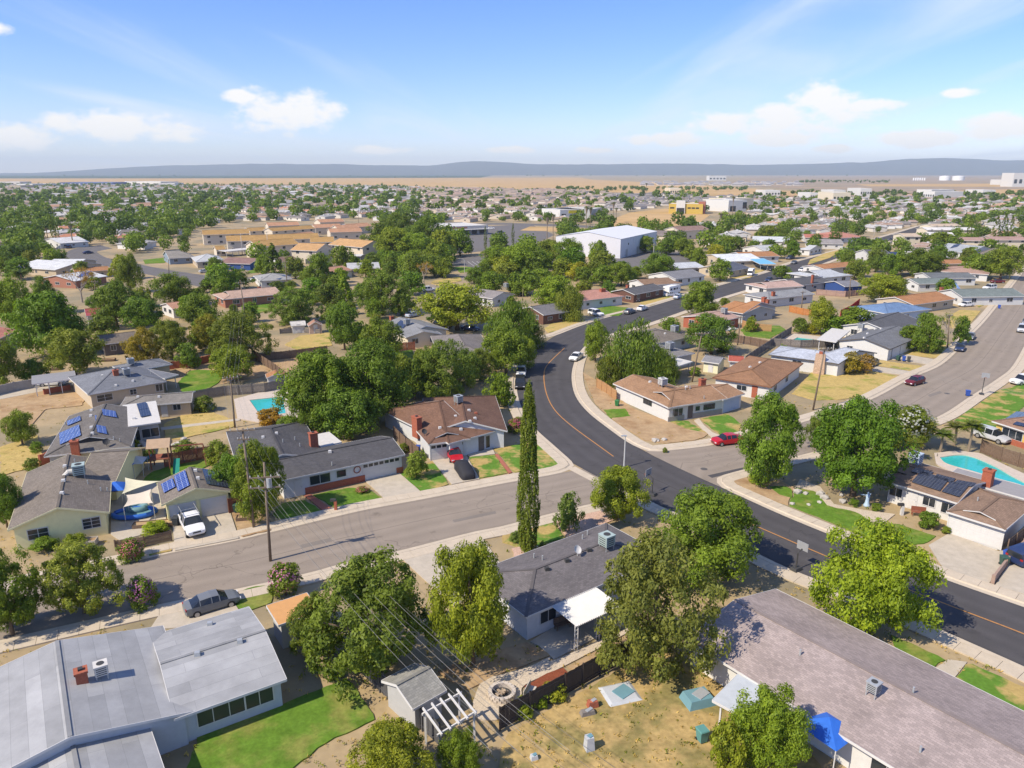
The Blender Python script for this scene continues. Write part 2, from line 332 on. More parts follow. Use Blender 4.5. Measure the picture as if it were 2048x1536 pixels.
OCC = []                                        # outlines nothing may be scattered into
def sheet(name, px, m, z, label=None, kind='structure', occ=True, z0=0.0, smooth=0, world=False):
    p = [Vector(q) for q in px] if world else g2(px)
    if name in ('lawn', 'yard', 'weeds', 'ground_cover', 'gravel_bed', 'mulch_bed'):
        c_ = sum((q for q in p), Vector((0, 0))) / len(p); p = resample(p + [p[0]], max(12, int(sum((b - a).length for a, b in zip(p, p[1:] + p[:1])) / 0.7)))[:-1]; p = [q + (c_ - q).normalized() * random.uniform(-0.03, 0.24) for q in p]; smooth = 0
    if smooth: p = spline(p + [p[0]], smooth)[:-1]
    o = MB().poly([(q.x, q.y) for q in p], z, z0).build(name, m)
    tag(o, label, kind=kind)
    if occ: OCC.append([(q.x, q.y) for q in p])
    return o
def strip(name, left, right, m, z, n=60, label=None, sm=6):
    a = resample(spline(g2(left), sm), n); b = resample(spline(g2(right), sm), n); mb = MB()
    mb.add([(p.x, p.y, z) for p in a] + [(p.x, p.y, z) for p in b], [(i, n + i, n + i + 1, i + 1) for i in range(n - 1)])
    o = mb.build(name, m); lay = o.data.uv_layers.new(name='UVMap')
    for lp in o.data.loops: lay.data[lp.index].uv = (0.0 if lp.vertex_index < n else 1.0, (lp.vertex_index % n) / n)
    if o.data.polygons[n // 2].normal.z < 0: o.data.flip_normals()
    OCC.append([(p.x, p.y) for p in a] + [(p.x, p.y) for p in b[::-1]])
    return tag(o, label, kind='structure')

MAIN_L = [(2150, 1382), (2048, 1334), (1929, 1281), (1888, 1263), (1740, 1200), (1581, 1139), (1480, 1090), (1400, 1050), (1345, 1023), (1300, 1002), (1240, 975), (1192, 952), (1149, 930), (1114, 897), (1071, 858), (1048, 826), (1036, 795), (1033, 766), (1040, 738), (1058, 712), (1083, 690), (1115, 669), (1160, 652), (1217, 634), (1300, 613), (1439, 571), (1534, 545), (1592, 524), (1691, 497), (1738, 482), (1790, 467), (1840, 452)]
MAIN_R = [(2150, 1250), (2048, 1214), (1894, 1160), (1760, 1109), (1637, 1060), (1560, 1028), (1500, 1001), (1450, 978), (1400, 956), (1340, 928), (1283, 899), (1220, 859), (1176, 824), (1152, 793), (1144, 762), (1146, 735), (1156, 710), (1173, 690), (1196, 677), (1235, 664), (1302, 645), (1410, 607), (1446, 594), (1534, 567), (1610, 541), (1665, 520), (1757, 488), (1800, 475), (1860, 457)]
S1_U = [(1165, 938), (1120, 946), (1073, 955), (1000, 968), (847, 998), (719, 1022), (539, 1065), (450, 1086), (349, 1104), (256, 1126), (100, 1160), (-150, 1216)]
S1_D = [(1300, 1002), (1240, 996), (1170, 1011), (1073, 1035), (1000, 1054), (944, 1065), (807, 1100), (681, 1129), (611, 1148), (457, 1182), (330, 1207), (150, 1247), (-150, 1316)]
S2_U = [(1290, 902), (1326, 902), (1400, 894), (1440, 887), (1482, 877), (1600, 846), (1735, 802), (1821, 757), (1880, 731), (1917, 699), (1941, 672), (1976, 635), (2022, 576), (2046, 545), (2080, 505)]
S2_D = [(1440, 985), (1442, 956), (1470, 944), (1510, 934), (1608, 909), (1740, 876), (1869, 837), (1941, 793), (1995, 758), (2024, 734), (2050, 690), (2075, 640), (2100, 590), (2110, 550), (2130, 505)]
strip('side_street', S1_U, S1_D, M_ASPH_G, 0.006, 70, 'pale old asphalt street running left from the bend')
strip('cross_street', S2_U, S2_D, M_ASPH_G, 0.008, 70, 'pale old asphalt street climbing along the right edge')
strip('main_road', MAIN_L, MAIN_R, M_ASPH_D, 0.012, 130, 'dark freshly paved road curving through the middle')
# concrete gutter across the street mouth
strip('cross_gutter', [(1150, 933), (1192, 955), (1240, 978), (1296, 1004)], [(1136, 938), (1180, 961), (1228, 984), (1284, 1006)], M_CONC, 0.018, 20, 'concrete gutter across the street mouth')
# yellow centre lines
def ribbon(name, px, w, m, z, label, sm=8):
    p = spline(g2(px), sm); mb = MB(); n = len(p); L_, R_ = [], []
    for i, q in enumerate(p):
        t = (p[min(i + 1, n - 1)] - p[max(i - 1, 0)]).normalized(); nrm = Vector((-t.y, t.x)) * w / 2
        L_.append(q + nrm); R_.append(q - nrm)
    mb.add([(q.x, q.y, z) for q in R_] + [(q.x, q.y, z) for q in L_], [(i, i + 1, n + i + 1, n + i) for i in range(n - 1)])
    return tag(mb.build(name, m), label, kind='structure')
ribbon('centre_line', [(1227, 913), (1205, 897), (1141, 850), (1108, 818), (1092, 784), (1088, 748), (1097, 727), (1129, 696)], 0.17, M_PAINT_Y, 0.018, 'yellow centre line round the bend')
ribbon('centre_line', [(2150, 1312), (2048, 1268), (1891, 1208), (1740, 1149), (1616, 1097), (1500, 1047)], 0.17, M_PAINT_Y, 0.018, 'yellow centre line on the lower stretch of road')
sheet('asphalt_patch', [(1415, 951), (1486, 935), (1490, 939), (1424, 956)], M_ASPH_D, 0.014, 'dark asphalt patch in the street mouth', z0=None)
for q in ([(905, 1040), (990, 1022), (993, 1027), (908, 1045)], [(1855, 790), (1880, 782), (1884, 786), (1860, 794)], [(600, 1090), (660, 1076), (664, 1083), (604, 1097)]): sheet('asphalt_patch', q, M_ASPH_P, 0.013, 'dark utility cut patched into the pale street', z0=None)['group'] = 'street patches'
for q, (u, v) in enumerate([(1894, 787), (1408, 938)]):
    p = G(u, v); tag(MB().cyl((p.x, p.y, 0.0), 0.45, 0.02, 20).build('manhole_cover', mat('cast_iron', (0.10, 0.09, 0.08), 0.6)), ['round iron manhole cover in the right-edge street', 'round iron manhole cover in the street mouth by the bend'][q], 'manhole cover')

def kerb_walk(name, px, side, label, n=None, slab=True, walk=1.45, gut=0.5, sm=6):
    """gutter, kerb and pavement along a street edge; side +1 puts it left of the line's direction"""
    p = spline(g2(px), sm); ln = sum((b - a).length for a, b in zip(p, p[1:])); n = n or max(8, int(ln / 1.5)); p = resample(p, n)
    off = lambda d: [q + Vector((-(p[min(i + 1, n - 1)] - p[max(i - 1, 0)]).normalized().y, (p[min(i + 1, n - 1)] - p[max(i - 1, 0)]).normalized().x)) * d * side for i, q in enumerate(p)]
    e = [off(-0.05), off(gut), off(gut + 0.14), off(gut + 0.16), off(gut + 0.16 + walk)]
    zs = [0.020, 0.024, 0.125, 0.130, 0.125]; mb = MB()
    vs = [(q.x, q.y, z) for r, z in zip(e[:3], zs[:3]) for q in r]
    mb.add(vs + [(q.x, q.y, 0.0) for q in e[2]], [(k * n + i, k * n + i + 1, (k + 1) * n + i + 1, (k + 1) * n + i) for k in range(3) for i in range(n - 1)])
    kerb = mb.build(name, M_CONC); tag(kerb, label, kind='structure')
    OCC.append([(q.x, q.y) for q in e[0]] + [(q.x, q.y) for q in e[4][::-1]])
    if slab:
        me_rest = MB()
        for i in range(n - 1):
            a, b, c, d = e[3][i], e[3][i + 1], e[4][i + 1], e[4][i]; g = 0.02
            cc = (a + b + c + d) / 4; q4 = [q + (cc - q).normalized() * g for q in (a, b, c, d)]
            s = 0.0 if side > 0 else 0.0
            z = 0.124 + random.uniform(0, 0.008)
            vs = [(q.x, q.y, 0.0) for q in q4] + [(q.x, q.y, z) for q in q4]
            fs = [(4, 5, 6, 7), (0, 1, 5, 4), (1, 2, 6, 5), (2, 3, 7, 6), (3, 0, 4, 7)]
            if PX(cc.x, cc.y, 0)[2] > 7.5 and -60 < PX(cc.x, cc.y, 0)[0] < 2110: MB().add(vs, fs).build('slab', M_CONC, kerb)
            else: me_rest.add(vs, fs)
        if me_rest.v: tag(me_rest.build('paving', M_CONC, kerb), kind='stuff')
    return kerb
kerb_walk('pavement', MAIN_R[:8] + [(1436, 968), (1436, 955)] + S2_D[2:], -1, 'concrete pavement round the lower right corner')
kerb_walk('pavement', MAIN_R[:10:-1] + [] if False else list(reversed(S2_U[1:])) + [(1300, 903), (1262, 888)] + MAIN_R[11:], -1, 'concrete pavement round the brown-roofed corner lot')
kerb_walk('pavement', list(reversed(S1_U)) [:-1] + [(1140, 938), (1146, 927)] + MAIN_L[13:21], 1, 'concrete pavement along the upper side of the side street')
kerb_walk('pavement', MAIN_L[:9] + [(1318, 1012), (1290, 998), (1262, 994)] + S1_D[2:], 1, 'concrete pavement round the near corner lot')
kerb_walk('pavement', [(1010, 712), (1060, 684), (1110, 671)] + MAIN_L[22:], 1, 'concrete pavement along the far stretch of dark road')

# side street stub behind the trees and the streets further off
strip('back_street', [(1090, 678), (1000, 640), (930, 606), (878, 582), (880, 575), (925, 560), (960, 548)], [(1060, 706), (980, 668), (900, 628), (850, 598), (838, 578), (905, 555), (940, 544)], M_ASPH_G, 0.004, 30, 'grey street half hidden behind the garden trees', 4)
strip('far_left_street', [(188, 494), (195, 505), (215, 516), (253, 521), (290, 531), (345, 541), (420, 552), (470, 560)], [(130, 508), (147, 519), (180, 527), (215, 533), (262, 541), (290, 548), (330, 556), (400, 574)], M_ASPH_M, 0.005, 40, 'curving grey street at the far left', 4)
strip('far_left_branch', [(120, 512), (150, 497), (200, 490)], [(150, 520), (195, 503), (225, 497)], M_ASPH_M, 0.007, 12, 'street end curving out of sight at far left', 4)
strip('apartment_street', [(440, 560), (560, 548), (660, 533), (760, 517), (860, 505), (950, 492), (1010, 478)], [(440, 572), (570, 556), (670, 540), (770, 525), (870, 512), (960, 503), (1040, 490)], M_ASPH_M, 0.006, 40, 'grey street passing in front of the apartments', 4)
sheet('car_park', [(905, 527), (925, 512), (1010, 515), (1100, 520), (1170, 523), (1180, 540), (1080, 540), (990, 545)], M_ASPH_M, 0.010, 'dark car park with worn bay lines', z0=None)
sheet('car_park', [(1175, 545), (1190, 522), (1320, 500), (1400, 502), (1400, 525), (1280, 545)], M_ASPH_M, 0.011, 'dark car park beside the white warehouse', z0=None)
sheet('car_park', [(900, 480), (920, 455), (1060, 448), (1110, 470), (1040, 500), (950, 500)], M_ASPH_M, 0.009, 'far car park in front of the low store', z0=None)
for k in range(9):
    ribbon('bay_line', [(935 + k * 9, 523 - k * 0.2), (948 + k * 9, 532 - k * 0.2)], 0.12, M_PAINT_W, 0.014, 'worn white bay line in the dark car park', 2)['group'] = 'bay lines'
strip('far_road', [(900, 448), (1010, 446), (1120, 449), (1200, 452)], [(900, 451), (1010, 449.5), (1120, 453), (1200, 457)], M_ASPH_M, 0.006, 12, 'far road in front of the tan housing rows', 3)
strip('right_far_street', [(1700, 493), (1740, 486), (1800, 478), (1860, 476)], [(1760, 492), (1790, 486), (1830, 482), (1870, 481)], M_ASPH_M, 0.016, 12, 'grey street crossing the end of the dark road', 3)

# ---------------------------------------------------------------- lawns, drives, beds
ZL = 0.105
LOTS = [
 ('lawn', M_LAWN, [(624, 991), (660, 983), (700, 975), (739, 979), (770, 1001), (673, 1021), (657, 1010)], 'green front lawn beside the wide garage drive'),
 ('lawn', M_LAWN, [(560, 1008), (611, 1000), (649, 1026), (579, 1041), (541, 1034)], 'shaded green lawn left of the red path'),
 ('garden_path', M_BRICKP, [(608, 992), (622, 990), (668, 1022), (650, 1026)], 'red brick path to the charcoal-roofed house'),
 ('driveway', M_CONC2, [(724, 957), (796, 945), (843, 986), (771, 1000)], 'concrete drive before the wide white garage door'),
 ('lawn', M_LAWN_M, [(799, 950), (853, 928), (868, 921), (899, 971), (845, 986)], 'lawn with a small tree between two drives'),
 ('driveway', M_CONC2, [(862, 920), (931, 909), (959, 959), (904, 970)], 'concrete drive with the covered cars'),
 ('lawn', M_LAWN_M, [(937, 915), (989, 910), (1017, 948), (959, 959)], 'small patchy lawn right of the covered cars'),
 ('garden_path', M_BRICKP, [(989, 910), (996, 909), (1024, 946), (1018, 948)], 'narrow brick path between two patchy lawns'),
 ('lawn', M_LAWN_M, [(985, 897), (1044, 888), (1066, 880), (1100, 898), (1126, 925), (1118, 932), (1076, 942), (1026, 946), (997, 909)], 'corner lawn with dry patches at the bend'),
 ('path', M_CONC2, [(931, 909), (985, 897), (990, 909), (940, 915)], 'concrete walk to the brown-roofed porch'),
 ('driveway', M_CONC2, [(345, 1046), (460, 1024), (478, 1078), (350, 1103)], 'stained concrete drive under the white pickup'),
 ('yard', M_DIRT, [(461, 1024), (500, 1016), (540, 1036), (545, 1062), (480, 1077)], 'bare strip of dirt at the foot of the poles'),
 ('lawn', M_LAWN, [(282, 965), (300, 945), (400, 915), (430, 925), (395, 945), (340, 950), (318, 985), (290, 990)], 'small green lawn round the play set'),
 ('lawn', M_LAWN_M, [(300, 1100), (343, 1085), (350, 1090), (345, 1103), (295, 1114)], 'weedy verge beside the brown picket fence'),
 ('patio', M_CONC2, [(222, 1070), (222, 985), (310, 965), (335, 1010), (330, 1060), (240, 1082)], 'concrete patio under the shade sails'),
 ('yard', M_LAWN_D, [(0, 895), (75, 870), (85, 905), (90, 930), (30, 945), (0, 955)], 'dry yellow yard left of the solar-roofed house'),
 ('yard', M_LAWN_D, [(325, 850), (395, 815), (470, 840), (470, 855), (400, 870), (360, 880), (330, 880)], 'dry yellow yard right of the flat white roof'),
 ('path', M_CONC2, [(322, 856), (480, 838), (480, 842), (322, 862)], 'narrow concrete path across the dry yard'),
 ('yard', M_DIRT, [(0, 800), (150, 770), (170, 800), (165, 812), (90, 820), (60, 855), (0, 860)], 'bare tan yard below the long carport'),
 ('driveway', M_CONC2, [(0, 775), (66, 766), (150, 757), (152, 770), (0, 800)], 'concrete drive beside the carport'),
 ('lawn', M_LAWN, [(355, 765), (380, 742), (430, 738), (450, 745), (440, 765), (410, 783), (365, 788)], 'green back lawn behind the slate-roofed house'),
 ('yard', M_DIRT, [(345, 735), (420, 715), (520, 730), (560, 745), (500, 760), (440, 770), (450, 742), (380, 740), (360, 755)], 'bare dirt yard beyond the green back lawn'),
 ('lawn', M_LAWN_D, [(568, 690), (600, 672), (660, 665), (665, 692), (600, 702)], 'sunlit dry lawn behind the board fence'),
 ('yard', M_DIRT, [(520, 718), (640, 702), (640, 730), (590, 738), (570, 752)], 'dirt yard with the small gabled shed'),
 ('lawn', M_LAWN, [(740, 712), (825, 700), (830, 715), (760, 745), (742, 730)], 'bright green lawn glimpsed between the big trees'),
 ('lawn', M_LAWN_M, [(1024, 1066), (1073, 1052), (1106, 1046), (1117, 1056), (1132, 1077), (1076, 1094), (1040, 1100), (1004, 1086), (1004, 1070)], 'small green lawn behind the tall cypress'),
 ('gravel_bed', M_PINKG, [(1109, 1046), (1160, 1028), (1208, 1018), (1240, 1030), (1235, 1040), (1135, 1078), (1119, 1058)], 'pink gravel bed round the small grey tree'),
 ('gravel_bed', M_PINKG, [(1020, 1098), (1068, 1092), (1080, 1094), (1056, 1112), (1030, 1118)], 'pink gravel at the foot of the cypress'),
 ('driveway', M_CONC2, [(800, 1115), (880, 1086), (960, 1072), (1010, 1140), (910, 1215), (870, 1180)], 'pale concrete drive between the two big near trees'),
 ('patio', M_CONC2, [(1060, 1285), (1077, 1293), (1108, 1321), (1187, 1280), (1262, 1245), (1200, 1200)], 'concrete patio under the corrugated cover'),
 ('gravel_path', M_GRAVEL, [(945, 1408), (965, 1364), (1008, 1350), (1060, 1335), (1100, 1316), (1110, 1322), (1245, 1262), (1250, 1270), (1125, 1336), (1050, 1372), (1042, 1395), (1016, 1436), (958, 1440)], 'pale gravel path and circle round the fire pit'),
 ('mulch_bed', M_MULCH, [(1048, 1374), (1085, 1352), (1125, 1337), (1159, 1358), (1110, 1376), (1071, 1392)], 'red mulch bed beside the gravel path'),
 ('yard', M_DIRT, [(870, 1345), (960, 1310), (1055, 1285), (1108, 1310), (975, 1362), (930, 1385)], 'bare tan yard behind the white house'),
 ('yard', M_DIRT, [(1135, 1336), (1256, 1270), (1300, 1290), (1170, 1358)], 'tan strip between gravel path and back fence'),
 ('lawn', M_LAWN, [(363, 1560), (395, 1472), (500, 1432), (618, 1388), (698, 1357), (756, 1438), (650, 1490), (560, 1560)], 'vivid green lawn behind the pale metal-grey roof'),
 ('yard', M_YARD, [(1010, 1470), (1120, 1410), (1260, 1325), (1340, 1300), (1560, 1440), (1700, 1600), (980, 1600)], 'dry yellow back yard strewn with toys'),
 ('lawn', M_LAWN, [(1590, 976), (1631, 984), (1654, 1012), (1713, 1025), (1745, 1046), (1770, 1082), (1742, 1080), (1660, 1045), (1577, 1012)], 'curving green lawn before the white solar house'),
 ('lawn', M_LAWN, [(1768, 1046), (1800, 1050), (1876, 1075), (1852, 1090), (1790, 1092), (1775, 1085)], 'green lawn left of the white garage drive'),
 ('gravel_bed', M_DIRT, [(1462, 962), (1500, 950), (1560, 962), (1590, 976), (1577, 1012), (1500, 985)], 'tan planted bed at the corner'),
 ('garden_path', M_GRAVEL, [(1590, 976), (1600, 960), (1640, 975), (1668, 1010), (1730, 1022), (1790, 1030), (1770, 1046), (1745, 1046), (1713, 1025), (1654, 1012), (1631, 984)], 'pale stone bed curving round the lawn'),
 ('ground_cover', M_LAWN, [(1537, 975), (1565, 972), (1588, 980), (1585, 998), (1560, 993)], 'bright green ground cover in the corner bed'),
 ('driveway', M_CONC2, [(1857, 1092), (1900, 1067), (1996, 1104), (2025, 1100), (2000, 1140), (1978, 1168), (1884, 1136)], 'wide concrete drive before the white garage door'),
 ('driveway', M_CONC2, [(1990, 1172), (2030, 1110), (2160, 1150), (2160, 1232), (2048, 1190)], 'concrete drive at the right edge'),
 ('lawn', M_LAWN_M, [(1908, 842), (1950, 812), (1995, 782), (2060, 765), (2100, 790), (2048, 815), (1990, 862), (1940, 850)], 'green lawn before the yellow house'),
 ('yard', M_DIRT, [(1165, 745), (1195, 762), (1231, 790), (1260, 815), (1340, 845), (1375, 860), (1420, 868), (1400, 880), (1330, 888), (1290, 882), (1230, 845), (1190, 808)], 'dry corner lot of the brown-roofed white house'),
 ('lawn', M_LAWN_M, [(1230, 842), (1300, 842), (1375, 842), (1418, 868), (1385, 878), (1340, 872), (1290, 868)], 'ragged lawn at the street corner'),
 ('weeds', M_LAWN, [(1205, 820), (1250, 818), (1262, 834), (1220, 838)], 'green weeds in the dry corner lot'),
 ('garden_path', M_CONC, [(1388, 842), (1398, 838), (1408, 852), (1425, 866), (1440, 872), (1424, 876), (1405, 860)], 'curved concrete path to the brown-roofed house'),
 ('lawn', M_LAWN_M, [(1400, 838), (1455, 828), (1485, 850), (1475, 868), (1440, 870), (1415, 852)], 'patchy lawn right of the curved path'),
 ('lawn', M_LAWN_D, [(1583, 788), (1622, 745), (1741, 742), (1812, 756), (1727, 793), (1680, 800), (1628, 801)], 'dry yellow lawn of the pale blue roofed house'),
 ('lawn', M_LAWN_D, [(1749, 720), (1853, 734), (1838, 745), (1752, 731)], 'narrow dry lawn between two drives'),
 ('driveway', M_CONC2, [(1740, 732), (1838, 746), (1826, 753), (1735, 742)], 'asphalt drive beside the pale blue roofed house'),
 ('driveway', M_CONC2, [(1785, 704), (1880, 722), (1866, 731), (1775, 718)], 'drive with three bins beside the grey gabled house'),
 ('lawn', M_LAWN_D, [(1791, 700), (1816, 688), (1896, 691), (1880, 716), (1802, 712)], 'dry lawn of the grey gabled house'),
 ('lawn', M_LAWN, [(1816, 687), (1830, 676), (1885, 680), (1900, 690)], 'strip of green lawn under the bare tree'),
 ('lawn', M_LAWN_D, [(1883, 640), (1920, 620), (1962, 622), (1935, 655), (1905, 658)], 'dry lawn before the blue roofed house'),
 ('lawn', M_LAWN_M, [(1935, 600), (1955, 580), (1995, 582), (1980, 605), (1958, 615)], 'half-dry lawn before the brown roofed house'),
 ('lawn', M_LAWN, [(1480, 660), (1500, 650), (1560, 652), (1572, 660), (1540, 678), (1490, 672)], 'fenced green back lawn with a small round tree'),
 ('lawn', M_LAWN, [(1185, 618), (1220, 612), (1258, 616), (1240, 632), (1205, 632)], 'vivid green front lawn of the pink roofed house'),
 ('lawn', M_LAWN_D, [(1278, 603), (1330, 590), (1350, 596), (1300, 612), (1285, 612)], 'dry front lawn of the charcoal gabled house'),
 ('lawn', M_LAWN_D, [(1088, 658), (1110, 642), (1150, 640), (1165, 646), (1120, 662), (1096, 666)], 'dry lawn at the far street corner'),
 ('lawn', M_LAWN, [(286, 520), (335, 515), (330, 526), (290, 528)], 'bright lawn at the far left street'),
 ('lawn', M_LAWN, [(497, 537), (530, 534), (530, 545), (498, 547)], 'bright lawn beside the blue gabled house'),
 ('lawn', M_LAWN, [(573, 533), (605, 529), (608, 535), (580, 539)], 'bright lawn strip right of the tall conifer'),
 ('lawn', M_LAWN_D, [(865, 562), (920, 553), (924, 562), (880, 572), (862, 568)], 'dry front lawn beside the back street'),
 ('lawn', M_LAWN, [(908, 535), (938, 534), (968, 541), (920, 546)], 'green verge of the car park'),
 ('lawn', M_LAWN, [(500, 612), (545, 606), (552, 620), (510, 628)], 'lawn below the long brick ranch house'),
 ('lawn', M_LAWN_D, [(1620, 520), (1660, 502), (1685, 500), (1660, 516), (1615, 530)], 'half-dry lawn of the white gabled house'),
 ('lawn', M_LAWN_D, [(1455, 553), (1500, 540), (1530, 540), (1500, 556), (1470, 560)], 'dry verge beside the white van'),
 ('lawn', M_LAWN, [(1780, 1270), (1850, 1300), (1895, 1320), (1865, 1340), (1815, 1312), (1790, 1300)], 'yellow-green front lawn near the mauve roof'),
 ('lawn', M_LAWN_M, [(1905, 1365), (1935, 1325), (2048, 1375), (2150, 1425), (2150, 1490), (2048, 1435)], 'long front lawn at the lower right edge'),
 ('path', M_CONC2, [(1866, 1341), (1896, 1321), (1934, 1326), (1905, 1362)], 'concrete walk between two front lawns'),
 ('lawn', M_LAWN, [(462, 1190), (500, 1175), (545, 1172), (545, 1205), (500, 1225), (475, 1220)], 'small lawn behind the side street'),
 ('driveway', M_CONC2, [(300, 1260), (330, 1215), (455, 1187), (480, 1225), (410, 1255)], 'shaded concrete drive of the pale grey house'),
]
for k, (nm, m, px, lab) in enumerate(LOTS):
    sheet(nm, px, m, ZL + (0 if nm == 'lawn' else 0.008) + (k % 7) * 0.0011 + (0.006 if nm in ('weeds', 'garden_path', 'ground_cover') else 0), lab, smooth=4 if nm in ('gravel_path', 'ground_cover', 'weeds') else 0, occ=nm not in ('yard',))

# ---------------------------------------------------------------- pools
M_WATER = mat('pool_water', (0.035, 0.42, 0.40), rough=0.06, var=0.10, scale=0.8, fine=0.12, fscale=2.2, bump=0.08, spec=0.5)
M_DECK = mat('pool_deck', (0.50, 0.43, 0.36), rough=0.9, var=0.12, scale=0.5, fine=0.08, fscale=5)
def pool(px, deck, label, sm=0):
    w = g2(px); w = spline(w + [w[0]], sm)[:-1] if sm else w; c = sum(w, Vector((0, 0))) / len(w)
    t = empty('swimming_pool', (c.x, c.y, 0)); tag(t, label, 'swimming pool')
    MB().poly([(q.x, q.y) for q in w], 0.07).build('water', M_WATER, t)
    o = [q + (q - c).normalized() * 0.38 for q in w]; n = len(w); mb = MB()
    mb.add([(q.x, q.y, 0.20) for q in w] + [(q.x, q.y, 0.20) for q in o] + [(q.x, q.y, 0.05) for q in w] + [(q.x, q.y, 0.0) for q in o],
           [(i, (i + 1) % n, n + (i + 1) % n, n + i) for i in range(n)] + [(2 * n + i, 2 * n + (i + 1) % n, (i + 1) % n, i) for i in range(n)] + [(n + i, n + (i + 1) % n, 3 * n + (i + 1) % n, 3 * n + i) for i in range(n)])
    mb.build('coping', M_DECK, t)
    a = g2(deck); ca = [(q.x, q.y) for q in a]
    # deck as a ring between coping and its outline: fan by nearest bearing
    def bearing(q): return math.atan2(q.y - c.y, q.x - c.x)
    dense = resample(a + [a[0]], 72)[:-1]; ring = resample(o + [o[0]], 72)[:-1]
    dense.sort(key=bearing); ring.sort(key=bearing); k = len(dense)
    MB().add([(q.x, q.y, 0.16) for q in ring] + [(q.x, q.y, 0.16) for q in dense] + [(q.x, q.y, 0.0) for q in dense],
             [(i, k + i, k + (i + 1) % k, (i + 1) % k) for i in range(k)] + [(k + i, 2 * k + i, 2 * k + (i + 1) % k, k + (i + 1) % k) for i in range(k)]).build('deck', M_DECK, t)
    OCC.append(ca)
pool([(1879, 917), (1917, 912), (1946, 916), (1990, 935), (2019, 952), (2048, 967), (2085, 985), (2080, 990), (2040, 972), (2000, 961), (1946, 945), (1894, 930)], [(1868, 908), (1915, 903), (1960, 908), (2010, 932), (2060, 955), (2110, 985), (2090, 1004), (2030, 985), (1985, 976), (1930, 958), (1872, 930)], 'turquoise free-form pool behind the white solar house', 4)
pool([(499, 802), (566, 795), (566, 800), (572, 828), (523, 836)], [(468, 800), (560, 775), (600, 790), (600, 838), (530, 848), (475, 838)], 'turquoise pool beside the big dark trees')
pool([(1585, 681), (1596, 676), (1632, 680), (1630, 686), (1622, 689)], [(1562, 680), (1588, 668), (1640, 674), (1645, 688), (1618, 694), (1580, 689)], 'small turquoise pool beside the white patio roof')

# ---------------------------------------------------------------- far fields, hills
sheet('straw_field', [(-400, 371), (-400, 358), (300, 357), (760, 356), (1160, 355), (1180, 359), (1300, 365), (1430, 372), (1560, 381), (1700, 385), (1640, 391), (1480, 393), (1290, 388), (1120, 380), (930, 377), (700, 372), (400, 371)], M_FIELD, 0.30, 'wide golden straw field beyond the town', z0=None, occ=True)
sheet('straw_field', [(1215, 442), (1260, 425), (1330, 417), (1390, 424), (1420, 430), (1400, 445), (1330, 455), (1240, 462)], M_FIELD, 0.05, 'straw vacant lot beside the yellow shop', z0=None)
sheet('straw_field', [(1060, 453), (1200, 459), (1195, 470), (1110, 463), (1040, 461)], M_FIELD, 0.04, 'straw vacant lot behind the store trees', z0=None)
sheet('brown_field', [(1500, 352), (1800, 351), (2500, 350), (2500, 380), (2200, 390), (2048, 388), (1900, 390), (1750, 384), (1600, 379), (1450, 369)], M_FIELD2, 0.28, 'brown fallow field right of the far town', z0=None)
sheet('straw_field', [(1710, 369), (2048, 367), (2200, 369), (2200, 376), (2048, 374), (1740, 373)], M_FIELD, 0.34, 'golden strip across the fallow field', z0=None)
sheet('straw_field', [(1840, 384), (2048, 378), (2200, 380), (2200, 392), (2048, 390), (1900, 391)], M_FIELD, 0.36, 'golden bank before the water tanks', z0=None)
sheet('orchard', [(-600, 356.6), (-600, 350), (0, 349.5), (500, 349), (990, 350), (960, 355.5), (400, 356.5)], M_ORCH, 0.5, 'dark green orchard band beyond the golden field', z0=None)
sheet('orchard', [(-800, 349), (-800, 347.2), (900, 347), (1500, 347.2), (2048, 347), (2900, 347), (2900, 349.5), (2048, 349.4), (1500, 350.5), (1000, 349.3)], M_ORCH, 0.45, 'far green farmland below the hills', z0=None)
M_HILL = mat('hill_scrub', (0.085, 0.088, 0.075), rough=1, var=0.25, scale=0.0016, fine=0.15, fscale=0.006)
